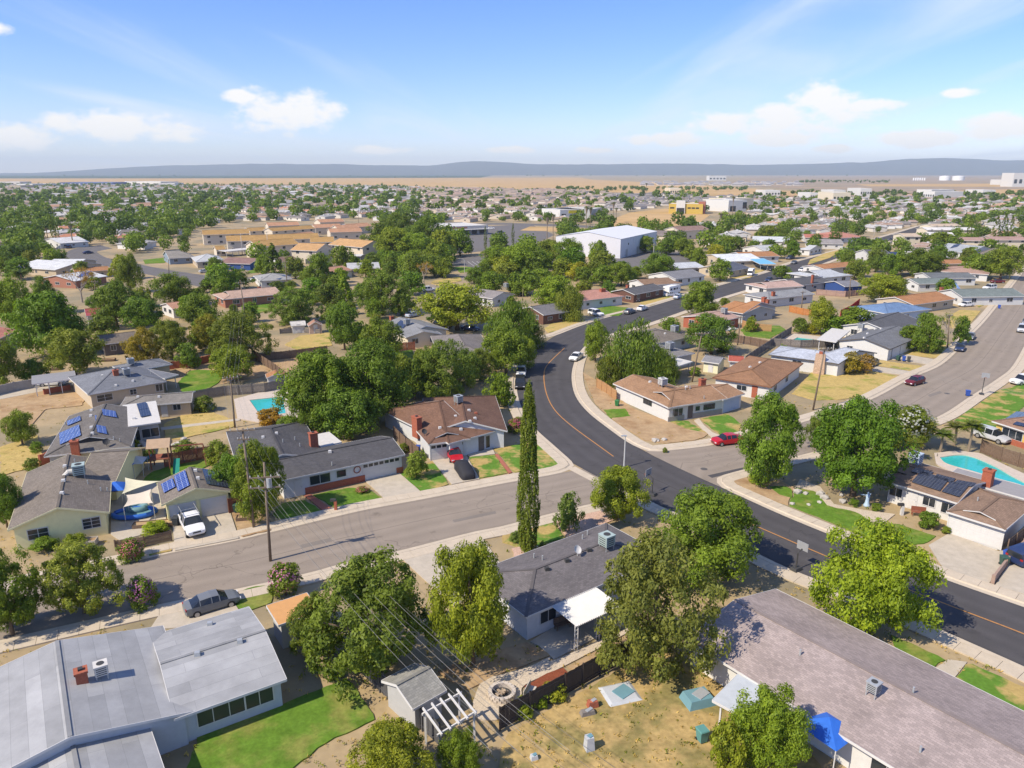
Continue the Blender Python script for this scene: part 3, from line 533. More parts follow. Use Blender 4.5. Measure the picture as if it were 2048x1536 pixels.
def hills():
    prof = [(-900, 343), (-300, 343), (90, 342), (200, 335), (340, 328), (500, 325), (640, 324), (760, 327), (860, 328), (910, 322), (945, 319), (990, 320), (1060, 323), (1150, 325), (1260, 325), (1400, 324), (1560, 323), (1680, 320), (1790, 317), (1900, 315), (1990, 316), (2100, 318), (2400, 322), (3000, 326)]
    us = np.linspace(-900, 3000, 420); ridge = np.interp(us, [p[0] for p in prof], [p[1] for p in prof])
    D = 13000.0; nx = len(us); rows = 26; rng = np.random.RandomState(5)
    def fbm(x, f, s):
        t = np.zeros_like(x)
        for o in range(5):
            k = f * 2 ** o; g = np.random.RandomState(s + o).rand(4000) - 0.5; q = x * k; i = np.floor(q).astype(int); fr = q - i; fr = fr * fr * (3 - 2 * fr)
            t += (g[i % 4000] * (1 - fr) + g[(i + 1) % 4000] * fr) / 2 ** o
        return t
    vs = []
    for r in range(rows):
        t = r / (rows - 1)                      # 0 foot, 0.6 ridge, 1 behind
        y = D - 2600 + 4200 * t
        for i, u in enumerate(us):
            x = (u - 1024) / (FPX * 1.04) * D
            top = max(0, (345 - ridge[i] + 0.9)) / (FPX * 1.04) * D
            e = min(1.0, t / 0.62) if t <= 0.62 else 1 - (t - 0.62) * 1.6
            vs.append([x, y, top * (e ** 1.25)])
    vs = np.array(vs); X = vs[:, 0]; Y = vs[:, 1]
    rug = fbm(X * 0.7 + Y * 0.5 + 40000, 1 / 900, 11) * 0.5 + fbm(X - Y * 0.8 + 60000, 1 / 500, 31) * 0.35
    vs[:, 2] = np.maximum(vs[:, 2] * (1 + rug * 0.28), 0) - 1.5
    fs = [(r * nx + i, r * nx + i + 1, (r + 1) * nx + i + 1, (r + 1) * nx + i) for r in range(rows - 1) for i in range(nx - 1)]
    o = MB().add([tuple(v) for v in vs], fs).build('hills', M_HILL, smooth=True)
    tag(o, 'long low range of hills on the horizon', kind='structure')
hills()

# ================================================================ houses
M_WHITEW = mat('white_wall', (0.58, 0.575, 0.55), rough=0.85, var=0.06, scale=0.6, fine=0.05, fscale=3)
M_TRIM = mat('white_trim', (0.58, 0.57, 0.55), rough=0.7, var=0.05, scale=1)
M_DTRIM = mat('dark_trim', (0.10, 0.09, 0.085), rough=0.7, var=0.1, scale=1)
M_GLASS = mat('window_glass', (0.025, 0.032, 0.04), rough=0.08, var=0.05, scale=1, spec=0.6)
M_BRICK = mat('red_brick', (0.34, 0.105, 0.06), rough=0.9, var=0.2, scale=1.5, fine=0.3, fscale=9)
M_GREYMET = mat('grey_metal', (0.42, 0.44, 0.45), rough=0.45, var=0.1, scale=1.5, metal=0.3)
M_DARKV = mat('dark_louvre', (0.05, 0.05, 0.05), rough=0.7)
M_TEALMET = mat('cooler_green', (0.34, 0.42, 0.40), rough=0.5, var=0.1, scale=1.5)
M_WFLAT = mat('white_roofing', (0.55, 0.53, 0.49), rough=0.7, var=0.10, scale=0.5, fine=0.06, fscale=3)
M_ROOFOBJ = shingle('tract_shingle', (1, 1, 1), True)
M_WALLOBJ = mat('tract_stucco', (1, 1, 1), rough=0.88, var=0.06, scale=0.5, objcol=True)
def grid_mat(name, col, line, sx, sy, rough=0.15, mort=0.03):
    if name in MATS: return MATS[name]
    m = bpy.data.materials.new(name); MATS[name] = m; m.use_nodes = True; N, L = m.node_tree.nodes, m.node_tree.links; b = N['Principled BSDF']
    b.inputs['Roughness'].default_value = rough; b.inputs['Specular IOR Level'].default_value = 0.5
    uv = N.new('ShaderNodeUVMap'); br = N.new('ShaderNodeTexBrick'); br.offset = 0.0; L.new(uv.outputs[0], br.inputs['Vector']); br.inputs['Scale'].default_value = 1
    br.inputs['Brick Width'].default_value = sx; br.inputs['Row Height'].default_value = sy; br.inputs['Mortar Size'].default_value = mort * 0.5; br.inputs['Bias'].default_value = -0.2
    br.inputs['Color1'].default_value = (*col, 1); br.inputs['Color2'].default_value = (*[c * 1.25 for c in col], 1); br.inputs['Mortar'].default_value = (*line, 1); L.new(br.outputs[0], b.inputs['Base Color'])
    return m
M_SOLAR_B = grid_mat('solar_blue', (0.035, 0.06, 0.22), (0.45, 0.50, 0.60), 0.5, 0.5)
M_SOLAR_K = grid_mat('solar_black', (0.022, 0.026, 0.045), (0.10, 0.11, 0.13), 0.33, 0.33)
HOUSES = []
class House:
    def __init__(s, name, label, blocks, roof, wall, cat='house', group=None, trim=None, over=0.45, loc=None, roofmat=None, auto=False, gable=None):
        s.bl = [s.frame(dict(b)) for b in blocks]; b0 = s.bl[0]; c = b0['O'] + b0['ex'] * b0['L'] / 2 + b0['ey'] * b0['D'] / 2
        s.root = empty(name, (c.x, c.y, 0)); tag(s.root, label, cat, group); s.wall = wall; s.trim = trim or M_TRIM; s.over = over
        s.rm = roofmat or (roof if not isinstance(roof, tuple) else shingle('shingle_%d_%d_%d' % tuple(int(1000 * q) for q in roof), roof))
        for i, b in enumerate(s.bl): s.block(b, i, gable)
        for b in s.bl: OCC.append([tuple(b['O']), tuple(b['O'] + b['ex'] * b['L']), tuple(b['O'] + b['ex'] * b['L'] + b['ey'] * b['D']), tuple(b['O'] + b['ey'] * b['D'])])
        HOUSES.append(s)
        if auto: s.autowin()
    def frame(s, b):
        ze = b.setdefault('ze', 2.6); p = b.setdefault('pitch', 0.30); b.setdefault('axis', 'x'); b.setdefault('ends', 'gg')
        if 'box' in b:
            cx, cy, ang, L, D = b['box']; ex = Vector((math.cos(ang), math.sin(ang))); ey = Vector((-ex.y, ex.x)); b.update(O=Vector((cx, cy)) - ex * L / 2 - ey * D / 2, ex=ex, ey=ey, L=L, D=D)
        elif 'rr' in b:
            D = b['w']; zr = ze + D / 2 * p; r0, r1 = G(*b['rr'][0], zr).xy, G(*b['rr'][1], zr).xy
            if r0.x > r1.x: r0, r1 = r1, r0; b['ends'] = b['ends'][::-1]
            ex = (r1 - r0).normalized(); ey = Vector((-ex.y, ex.x)); e0, e1 = [D / 2 if q == 'h' else (D * 0.2 if q == 'd' else 0.0) for q in b['ends']]
            b.update(O=r0 - ex * e0 - ey * D / 2, ex=ex, ey=ey, L=(r1 - r0).length + e0 + e1, D=D)
        else:
            A, B = G(*b['a'], ze).xy, G(*b['b'], ze).xy; ex = (B - A).normalized(); ey = Vector((-ex.y, ex.x)); L = (B - A).length
            if 'r' in b:
                d = 4.0
                for _ in range(40): d = 0.5 * d + 0.5 * max(1.5, (G(*b['r'], ze + d * p).xy - A).dot(ey))
                D = 2 * d
            elif 'c' in b: D = abs((G(*b['c'], ze).xy - A).dot(ey))
            elif 'rb' in b: D = (G(*b['rb'], ze + L / 2 * p).xy - A).dot(ey); b['axis'] = 'y'
            else: D = b['d']
            b.update(O=A, ex=ex, ey=ey, L=L, D=D)
        if b['axis'] == 'x': b['rf'] = (b['O'], b['ex'], b['ey'], b['L'], b['D'])
        else: b['rf'] = (b['O'] + b['ex'] * b['L'], b['ey'], -b['ex'], b['D'], b['L'])
        return b
    def block(s, b, i, gable):
        O, ex, ey, L, D = b['rf']; ze = b['ze'] + i * 0.013; p = b['pitch'] * (1 + 0.004 * i); half = D / 2; e = b['ends']; kind = b.get('roof', 'pitched'); o = b.get('over', s.over)
        W3 = lambda x, y, z: (O.x + ex.x * x + ey.x * y, O.y + ex.y * x + ey.y * y, ze + z)
        top = []; gab = []; edges = []
        if kind == 'flat':
            t = b.get('slope', 0.03); top.append([(0, 0, 0), (L, 0, 0), (L, D, D * t), (0, D, D * t)]); edges = [((0, 0, 0), (L, 0, 0)), ((L, 0, 0), (L, D, D * t)), ((L, D, D * t), (0, D, D * t)), ((0, D, D * t), (0, 0, 0))]
            hz = lambda x, y: y * t
        else:
            k = half * 0.44; hp = min(half, L / 2)
            def chain(c):
                if c == 'g': return [(0, half, half * p)]
                if c == 'h': return [(hp, half, half * p)]
                return [(k, k, k * p), (k - 0.2, k, k * p), (k - 0.2, half, half * p)]
            c0 = chain(e[0]); c1 = [(L - x, y, z) for x, y, z in chain(e[1])]; mir = lambda pts: [(x, D - y, z) for x, y, z in pts]
            front = [(0, 0, 0), (L, 0, 0)] + c1 + c0[::-1]; top.append(front); top.append(mir(front)[::-1])
            for q, flip in ((e[0], False), (e[1], True)):
                X = (lambda x: L - x) if flip else (lambda x: x)
                if q == 'h': f = [(X(0), D, 0), (X(0), 0, 0), (X(hp), half, half * p)]; top.append(f[::-1] if flip else f)
                elif q == 'd':
                    f = [(X(0), D, 0), (X(0), 0, 0), (X(k), k, k * p), (X(k), D - k, k * p)]; top.append(f[::-1] if flip else f)
                    gab.append([(X(k - 0.03), k, k * p), (X(k - 0.03), half, half * p - 0.05), (X(k - 0.03), D - k, k * p)])
                    edges += [((X(k - 0.2), k, k * p), (X(k - 0.2), half, half * p)), ((X(k - 0.2), half, half * p), (X(k - 0.2), D - k, k * p))]
                if q in 'hd': edges.append(((X(0), 0, 0), (X(0), D, 0)))
                else: edges += [((X(0), 0, 0), (X(0), half, half * p)), ((X(0), half, half * p), (X(0), D, 0))]
            edges += [((0, 0, 0), (L, 0, 0)), ((0, D, 0), (L, D, 0))]
            def hz(x, y):
                z = min(y, D - y) * p
                if e[0] == 'h' or (e[0] == 'd' and x < k): z = min(z, x * p)
                if e[1] == 'h' or (e[1] == 'd' and x > L - k): z = min(z, (L - x) * p)
                return z
        b['hz'] = hz
        mb = MB()
        for f in top: mb.add([W3(*q) for q in f], [tuple(range(len(f)))])
        for f in top: mb.add([W3(x, y, z - 0.15) for x, y, z in f], [tuple(range(len(f)))[::-1]])
        rm = M_WFLAT if kind == 'flat' and not b.get('rm') else (b.get('rm') or s.rm)
        b['roof_o'] = mb.build('roof', rm, s.root, uv='slope')
        if kind != 'flat' and rm.name.startswith(('shingle', 'tract')):
            rb = MB(); segs = [(c0[-1], c1[-1])]
            for q, c_, X in ((e[0], c0, lambda x: x), (e[1], c1, lambda x: L - x)):
                if q in 'hd': segs += [((X(0), 0, 0), c_[0]), ((X(0), D, 0), (c_[0][0], D - c_[0][1], c_[0][2]))]
            for q0, q1 in segs: rb.bar(Vector(W3(*q0)) + Vector((0, 0, 0.02)), Vector(W3(*q1)) + Vector((0, 0, 0.02)), 0.26, 0.05)
            rb.build('ridge_cap', rm, s.root)
        fb = MB()
        for q0, q1 in edges:
            a, c = Vector(W3(*q0)), Vector(W3(*q1)); dn = Vector((0, 0, -0.19 if min(q0[2], q1[2]) < 0.01 or kind == 'flat' else -0.09)); mid = Vector(W3(L / 2, D / 2, 0)); out = (c - a).cross(Vector((0, 0, 1))).normalized()
            if out.dot(((a + c) / 2 - mid)) < 0: out = -out
            fb.obox(a + Vector((0, 0, 0.012)) + out * 0.004, c - a, out * 0.035, dn)
        fb.build('fascia', b.get('trim') or s.trim, s.root)
        if kind != 'flat' and (gab):
            gm = MB()
            for f in gab: gm.add([W3(*q) for q in f], [(0, 1, 2)])
            gm.build('gable_vent', gable or M_DARKV, s.root)
        if b.get('open'):                                                   # a roof on posts
            post = MB(); n = b.get('posts', 3)
            for f in range(n):
                for yy in ((o,) if b['open'] == 'f' else (o, D - o)):
                    MB().obox(Vector(W3(o + (L - 2 * o) * f / (n - 1) - 0.06, yy - 0.06, 0)) * 1.0 - Vector((0, 0, ze)), Vector((ex.x, ex.y, 0)) * 0.12, Vector((ey.x, ey.y, 0)) * 0.12, (0, 0, ze + hz(o, yy) - 0.1)).build('post', b.get('trim') or s.trim, s.root)
            return
        og = [0.3 if q == 'g' else o for q in e]; zt = o * p - 0.15 if kind != 'flat' else -0.12; wb = MB()
        x0, x1, y0, y1 = og[0], L - og[1], o, D - o; zr = half * p - 0.15
        def up(x, y, z): return W3(x, y, z)
        B = -ze
        for y, rev in ((y0, False), (y1, True)):
            f = [up(x0, y, B), up(x1, y, B), up(x1, y, zt), up(x0, y, zt)]; wb.add(f[::-1] if rev else f, [(0, 1, 2, 3)])
        for x, q, rev in ((x0, e[0], True), (x1, e[1], False)):
            f = [up(x, y0, B), up(x, y1, B), up(x, y1, zt)] + ([up(x, half, zr)] if q == 'g' and kind != 'flat' else []) + [up(x, y0, zt)]; wb.add(f[::-1] if rev else f, [tuple(range(len(f)))])
        wb.build('wall', b.get('wall') or s.wall, s.root)
    # ---- openings: side f (a-b), l, r, b; t is a fraction along the side
    def side(s, bi, sd, t):
        b = s.bl[bi]; O, ex, ey, L, D = b['O'], b['ex'], b['ey'], b['L'], b['D']; o = b.get('over', s.over); e = b['ends']; gx = 0.3 if b['axis'] == 'x' else o; gy = o if b['axis'] == 'x' else 0.3
        if b['axis'] == 'x': og = {'l': 0.3 if e[0] == 'g' else o, 'r': 0.3 if e[1] == 'g' else o, 'f': o, 'b': o}
        else: og = {'f': 0.3 if e[0] == 'g' else o, 'b': 0.3 if e[1] == 'g' else o, 'l': o, 'r': o}
        if sd == 'f': return O + ex * (L * t) + ey * og['f'], ex, -ey
        if sd == 'b': return O + ex * (L * (1 - t)) + ey * (D - og['b']), -ex, ey
        if sd == 'r': return O + ex * (L - og['r']) + ey * (D * t), ey, ex
        return O + ex * og['l'] + ey * (D * (1 - t)), -ey, -ex
    def window(s, bi, sd, t, w=1.4, h=1.1, sill=1.0, mullion=1, frame=None, rows=0):
        p, ax, n = s.side(bi, sd, t); ax3 = Vector((ax.x, ax.y, 0)); n3 = Vector((n.x, n.y, 0)); up = Vector((0, 0, 1)); c = Vector((p.x, p.y, sill + h / 2)) + n3 * 0.01
        f = MB(); th = 0.07
        for dx, sx, dz, sz in ((-w / 2, th, -h / 2, h), (w / 2 - th, th, -h / 2, h), (-w / 2 + th, w - 2 * th, -h / 2, th), (-w / 2 + th, w - 2 * th, h / 2 - th, th)): f.obox(c + ax3 * dx + up * dz, ax3 * sx, n3 * 0.06, up * sz)
        for m in range(mullion): f.obox(c + ax3 * (-w / 2 + w * (m + 1) / (mullion + 1) - 0.025) + up * (-h / 2 + th), ax3 * 0.05, n3 * 0.05, up * (h - 2 * th))
        for m in range(rows): f.obox(c + ax3 * (-w / 2 + th) + up * (-h / 2 + h * (m + 1) / (rows + 1) - 0.015), ax3 * (w - 2 * th), n3 * 0.045, up * 0.03)
        wo = f.build('window', frame or M_TRIM, s.root)
        MB().obox(c + ax3 * (-w / 2 + th) + up * (-h / 2 + th), ax3 * (w - 2 * th), n3 * 0.025, up * (h - 2 * th)).build('pane', M_GLASS, wo)
        return wo
    def door(s, bi, sd, t, w=0.95, h=2.05, m=None, base=0.12):
        p, ax, n = s.side(bi, sd, t); ax3 = Vector((ax.x, ax.y, 0)); n3 = Vector((n.x, n.y, 0)); c = Vector((p.x, p.y, base)); f = MB()
        f.obox(c - ax3 * w / 2, ax3 * w, n3 * 0.05, (0, 0, h))
        for r, q in ((0.25, 0.7), (1.15, 0.7)): f.obox(c - ax3 * (w / 2 - 0.14) + Vector((0, 0, r)), ax3 * (w - 0.28), n3 * 0.065, (0, 0, q))
        d = f.build('door', m or M_TRIM, s.root)
        MB().obox(c + ax3 * (w / 2 - 0.14) + n3 * 0.05 + Vector((0, 0, 0.95)), ax3 * 0.05, n3 * 0.06, (0, 0, 0.12)).build('handle', M_GREYMET, d)
    def garage(s, bi, sd, t, w=4.9, h=2.15, m=None, lights=0, cols=8):
        p, ax, n = s.side(bi, sd, t); ax3 = Vector((ax.x, ax.y, 0)); n3 = Vector((n.x, n.y, 0)); c = Vector((p.x, p.y, 0.11)) - ax3 * w / 2
        fr = MB(); fr.obox(c - ax3 * 0.12, ax3 * 0.11, n3 * 0.05, (0, 0, h + 0.12)); fr.obox(c + ax3 * (w + 0.01), ax3 * 0.11, n3 * 0.05, (0, 0, h + 0.12)); fr.obox(c + Vector((0, 0, h + 0.01)), ax3 * w, n3 * 0.05, (0, 0, 0.11))
        fr.build('door_frame', s.trim, s.root)
        f = MB(); f.obox(c, ax3 * w, n3 * 0.02, (0, 0, h)); cw = w / cols; rh = h / 4
        for r in range(4):
            for q in range(cols):
                if lights and r == 3: continue
                f.obox(c + ax3 * (cw * q + 0.06) + Vector((0, 0, rh * r + 0.05)), ax3 * (cw - 0.12), n3 * 0.035, (0, 0, rh - 0.1))
        d = f.build('garage_door', m or M_TRIM, s.root)
        for q in range(lights): MB().obox(c + ax3 * (w / lights * q + 0.08) + Vector((0, 0, rh * 3 + 0.06)), ax3 * (w / lights - 0.16), n3 * 0.03, (0, 0, rh - 0.14)).build('pane', M_GLASS, d)
    def wainscot(s, bi, sd, t0, t1, m=None, h=0.85):
        p, ax, n = s.side(bi, sd, t0); q, _, _ = s.side(bi, sd, t1); n3 = Vector((n.x, n.y, 0)); d = q - p
        MB().obox((p.x, p.y, 0.0), (d.x, d.y, 0), n3 * 0.09, (0, 0, h)).build('brick_base', m or M_BRICK, s.root)
    def autowin(s):
        for i, b in enumerate(s.bl):
            if b.get('open') or b.get('roof') == 'flat': continue
            for sd in 'flr':
                p, ax, n = s.side(i, sd, 0.5)
                if n.dot(-p) <= 0: continue
                ln = b['L'] if sd == 'f' else b['D']
                for t in ([0.5] if ln < 7 else ([0.28, 0.72] if ln < 14 else [0.18, 0.5, 0.8])):
                    s.window(i, sd, t + random.uniform(-0.04, 0.04), random.choice((1.1, 1.5, 1.9)), random.choice((0.9, 1.2)), 0.95)
    # ---- on the roof
    def roofz(s, x, y):
        z = -1e9
        for b in s.bl:
            O, ex, ey, L, D = b['rf']; d = Vector((x, y)) - O; a, c = d.dot(ex), d.dot(ey)
            if -0.01 <= a <= L + 0.01 and -0.01 <= c <= D + 0.01: z = max(z, b['ze'] + b['hz'](a, c))
        return z
    def hit(s, u, v, lift=0.0):
        z = 9.0
        while z > 1.5:
            q = G(u, v, z); r = s.roofz(q.x, q.y)
            if r > 0 and z <= r + lift: return Vector((q.x, q.y, r))
            z -= 0.015
        q = G(u, v, s.bl[0]['ze'] + 0.5); return Vector((q.x, q.y, max(s.roofz(q.x, q.y), s.bl[0]['ze'])))
    def chimney(s, u, v, h=1.3, size=(0.9, 0.7), m=None):
        q = s.hit(u, v); rz = math.atan2(s.bl[0]['ex'].y, s.bl[0]['ex'].x); mb = MB(); mb.box((q.x, q.y, q.z + h / 2 - 0.6), (size[0], size[1], h + 1.2), rz); mb.box((q.x, q.y, q.z + h - 0.05), (size[0] + 0.14, size[1] + 0.14, 0.16), rz)
        c = mb.build('chimney', m or M_BRICK, s.root); MB().box((q.x, q.y, q.z + h + 0.1), (0.3, 0.3, 0.16), rz).build('flue', M_DARKV, c)
    def cooler(s, u, v, size=1.1, m=None, duct=False):
        q = s.hit(u, v); rz = math.atan2(s.bl[0]['ex'].y, s.bl[0]['ex'].x); mb = MB(); k = size
        mb.box((q.x, q.y, q.z + 0.35 + k * 0.45), (k, k, k * 0.85), rz); mb.box((q.x, q.y, q.z + 0.38 + k * 0.9), (k + 0.08, k + 0.08, 0.08), rz)
        c = mb.build('rooftop_cooler', m or M_GREYMET, s.root); lv = MB(); ca, sa = math.cos(rz), math.sin(rz)
        for dx, dy in ((1, 0), (-1, 0), (0, 1), (0, -1)):
            for r in range(4): lv.box((q.x + (dx * ca - dy * sa) * k * 0.505, q.y + (dx * sa + dy * ca) * k * 0.505, q.z + 0.35 + k * (0.16 + 0.19 * r)), (0.02 if dx else k * 0.78, 0.02 if dy else k * 0.78, k * 0.07), rz)
        lv.cyl((q.x, q.y, q.z + 0.42 + k * 0.9), k * 0.3, 0.03, 14); lv.build('louvre', M_DARKV, c)
        for dx in (-1, 1):
            for dy in (-1, 1): MB().box((q.x + (dx * ca - dy * sa) * k * 0.42, q.y + (dx * sa + dy * ca) * k * 0.42, q.z + 0.05), (0.06, 0.06, 0.8), rz).build('leg', M_GREYMET, c)
        if duct:
            a = Vector((q.x - ca * k * 0.5, q.y - sa * k * 0.5, q.z + 0.75)); MB().tube([a, a + Vector((-0.45 * ca, -0.45 * sa, 0)), a + Vector((-0.8 * ca, -0.8 * sa, -0.35)), a + Vector((-0.9 * ca, -0.9 * sa, -1.0))], 0.3, 10).build('duct', M_WFLAT, c)
    def vents(s, pts, m=None):
        for u, v in pts:
            q = s.hit(u, v); MB().box((q.x, q.y, q.z + 0.12), (0.42, 0.36, 0.3), 0.3, taper=0.85).build('roof_vent', m or M_TRIM, s.root)
    def pipes(s, pts):
        for u, v in pts: q = s.hit(u, v); MB().cyl((q.x, q.y, q.z - 0.1), 0.07, 0.55, 8).build('vent_pipe', M_GREYMET, s.root)
    def dish(s, u, v, m=None, r=0.4):
        q = s.hit(u, v); n = Vector((0.5, -0.6, 0.62)).normalized(); a = n.cross(Vector((0, 0, 1))).normalized(); b2 = n.cross(a); c = q + Vector((0, 0, 0.65)); mb = MB(); pts = [c - n * 0.1]
        for rad, d in ((0.5, -0.07), (1.0, 0.03)):
            for k in range(14): t = 2 * math.pi * k / 14; pts.append(c + (a * math.cos(t) + b2 * math.sin(t)) * r * rad + n * d)
        mb.add(pts, [(0, 1 + k, 1 + (k + 1) % 14) for k in range(14)] + [(1 + k, 15 + k, 15 + (k + 1) % 14, 1 + (k + 1) % 14) for k in range(14)]); mb.tube([q - Vector((0, 0, 0.1)), c - n * 0.1], 0.03, 6); mb.build('satellite_dish', m or M_GREYMET, s.root)
    def solar(s, p00, p10, p01, nx, ny, m=None, gap=0.03, lift=0.12):
        P, Q, T = s.hit(*p00), s.hit(*p10), s.hit(*p01); ux, uy = (Q - P), (T - P); n = ux.cross(uy).normalized()
        if n.z < 0: n = -n
        for i in range(nx):
            for j in range(ny):
                o = P + ux * (i / nx) + uy * (j / ny) + n * lift; ex, ey = ux / nx * (1 - gap), uy / ny * (1 - gap)
                MB().obox(o, ex, ey, n * 0.045).build('solar_panel', m or M_SOLAR_K, s.root, uv='slope')
def wallmat(name, col, board=False): return mat(name, col, rough=0.87, var=0.07, scale=0.5, fine=0.05, fscale=3)
W_CREAM = wallmat('pale_lime_stucco', (0.82, 0.75, 0.41)); W_TAN = wallmat('tan_stucco', (0.48, 0.40, 0.29)); W_GREY = wallmat('grey_stucco', (0.40, 0.40, 0.39))
W_BLUE = wallmat('deep_blue_siding', (0.03, 0.07, 0.22)); W_YEL = wallmat('yellow_stucco', (0.62, 0.42, 0.10)); W_CRM2 = wallmat('cream_stucco', (0.62, 0.55, 0.42)); W_DARK = wallmat('dark_siding', (0.13, 0.11, 0.10)); W_LBLUE = wallmat('pale_blue_siding', (0.40, 0.48, 0.58))
TAUPE = (0.185, 0.160, 0.135); CHAR = (0.092, 0.090, 0.094); BROWN = (0.165, 0.095, 0.066); TANB = (0.30, 0.18, 0.105); SLATE = (0.175, 0.185, 0.205); LBG = (0.40, 0.43, 0.48); PINK = (0.42, 0.22, 0.17); ORNG = (0.36, 0.18, 0.085); LAV = (0.15, 0.138, 0.14); MAUVE = (0.315, 0.262, 0.245)

# --- near left: pale lime house
h = House('lime_stucco_house', 'pale lime stucco house with brown-grey gabled roof at lower left', [dict(a=(15, 1060), b=(219, 1024), rb=(124, 911), pitch=0.33, ends='gg'), dict(a=(150, 968), b=(231, 963), r=(175, 906), pitch=0.30, ends='gg')], TAUPE, W_CREAM, trim=wallmat('lime_trim', (0.66, 0.62, 0.38)))
h.window(0, 'f', 0.27, 1.9, 1.2, 0.9, 1, rows=1); h.window(0, 'f', 0.80, 1.7, 1.25, 1.0, 1, rows=2); h.window(1, 'f', 0.85, 1.3, 1.0, 1.1)
h.cooler(160, 953, 1.2, M_TEALMET, True); h.vents([(130, 934), (127, 963), (124, 988)]); h.pipes([(176, 968), (202, 982), (215, 983), (150, 925)])
h = House('lime_stucco_garage', 'pale lime detached garage with two panelled white doors', [dict(a=(323, 1010), b=(465, 983), rb=(386, 933), pitch=0.34)], TAUPE, W_CREAM, cat='garage', trim=wallmat('lime_trim', (0.5, 0.5, 0.3)))
h.garage(0, 'f', 0.28, 2.7, 2.1, cols=4); h.garage(0, 'f', 0.72, 2.7, 2.1, cols=4)
h.solar((329, 988), (353, 975), (323, 970), 1, 1, M_SOLAR_B); h.solar((357, 985), (381, 972), (349, 954), 1, 2, M_SOLAR_B); h.solar((413, 970), (460, 978), (403, 939), 1, 2, M_SOLAR_K); h.vents([(391, 943), (396, 958)])
# --- solar house with dutch gable
h = House('grey_solar_house', 'dark taupe roofed house with blue solar panels and brick chimney', [dict(a=(88, 913), b=(262, 893), rb=(174, 811), pitch=0.27, ends='dg')], (0.15, 0.138, 0.125), W_GREY, trim=M_TRIM)
h.solar((121, 891), (163, 872), (118, 862), 4, 2, M_SOLAR_B); h.solar((136, 853), (163, 842), (134, 838), 2, 1, M_SOLAR_B)
h.solar((194, 866), (214, 870), (189, 832), 2, 3, M_SOLAR_B); h.solar((206, 832), (234, 837), (203, 819), 3, 1, M_SOLAR_B)
h.chimney(152, 905, 1.6, (0.9, 0.8)); h.vents([(183, 822), (182, 833), (183, 856), (185, 868)]); h.dish(214, 893, M_DARKV, 0.45); h.pipes([(228, 880), (240, 884), (131, 850)]); h.window(0, 'f', 0.75, 1.8, 1.0, 1.0)
h = House('flat_roof_addition', 'white flat roofed sunroom with one solar panel on top', [dict(a=(250, 854), b=(321, 844), c=(308, 806), roof='flat', ze=2.9)], TAUPE, W_GREY, cat='building', over=0.5)
h.window(0, 'f', 0.25, 1.3, 1.7, 0.4); h.window(0, 'f', 0.68, 2.3, 1.4, 0.7, 1); h.window(0, 'r', 0.5, 1.5, 1.1, 0.9); h.solar((282, 836), (302, 832), (273, 809), 1, 2, M_SOLAR_K); h.vents([(268, 838)])
# --- slate hip house and its low wing
h = House('slate_hip_house', 'tan house with slate grey hipped roof and rooftop coolers', [dict(a=(176, 789), b=(333, 762), r=(225, 737), pitch=0.28, ends='hh'), dict(a=(250, 745), b=(345, 728), r=(293, 720), pitch=0.26, ends='hh', ze=2.65)], SLATE, W_TAN)
h.window(0, 'f', 0.2, 2.4, 1.2, 0.9, 1, rows=1); h.window(0, 'f', 0.56, 1.1, 1.0, 1.1, rows=1); h.window(0, 'f', 0.9, 1.2, 1.3, 0.9, 1); h.cooler(262, 731, 1.05); h.cooler(254, 752, 1.05); h.chimney(232, 750, 0.9, (0.8, 0.7)); h.vents([(205, 752), (232, 772), (266, 763), (240, 738)]); h.pipes([(302, 748), (285, 757)])
h = House('slate_porch', 'low slate porch roof on posts behind the tan hip house', [dict(a=(330, 757), b=(357, 749), d=7, roof='flat', ze=2.4, open='fb', posts=2, rm=shingle('porch_slate', SLATE))], SLATE, W_TAN, cat='porch')
h = House('taupe_cottage', 'small low tan cottage with taupe hipped roof', [dict(a=(238, 815), b=(383, 803), r=(318, 789), pitch=0.24, ends='hg', ze=2.35)], (0.20, 0.185, 0.165), W_TAN)
h.door(0, 'f', 0.6); h.window(0, 'f', 0.78, 1.2, 1.0, 1.0); h.vents([(276, 795), (318, 795)])
h = House('long_carport', 'long flat grey carport on posts with a white car', [dict(a=(64, 768), b=(152, 757), c=(141, 743), roof='flat', ze=2.5, open='fb', posts=4, slope=0.01, rm=mat('grey_rollroof', (0.25, 0.25, 0.26), var=0.1))], SLATE, W_TAN, cat='carport')
# --- charcoal ranch with wide garage
M_WSIDE = wallmat('white_lap_siding', (0.60, 0.605, 0.61))
h = House('charcoal_ranch_house', 'white ranch house with charcoal roof and wide garage door', [dict(a=(562, 961), b=(810, 909), r=(794, 873), pitch=0.26), dict(rr=((541, 857), (566, 908)), w=10.5, pitch=0.26, ends='hg')], CHAR, M_WSIDE)
h.garage(0, 'f', 0.805, 4.9, 2.15, lights=7, cols=7); h.window(0, 'f', 0.30, 2.6, 1.25, 0.95, 1); h.window(0, 'f', 0.47, 1.3, 1.0, 1.2, 0); h.door(0, 'f', 0.13); h.wainscot(0, 'f', 0.18, 0.66); h.wainscot(0, 'f', 0.93, 0.99)
h.chimney(628, 893, 1.9, (1.0, 0.8)); h.pipes([(664, 931), (590, 880), (600, 893), (566, 885)]); h.vents([(660, 905), (553, 868), (526, 876)])
p, ax, n = h.side(0, 'f', 0.60); MB().tube([Vector((p.x, p.y, 1.75)) + Vector((n.x, n.y, 0)) * 0.05 + Vector((ax.x * math.cos(k / 8 * math.pi), ax.y * math.cos(k / 8 * math.pi), math.sin(k / 8 * math.pi))) * 0.42 for k in range(17)], 0.06, 6).build('round_wreath', M_BRICK, h.root)
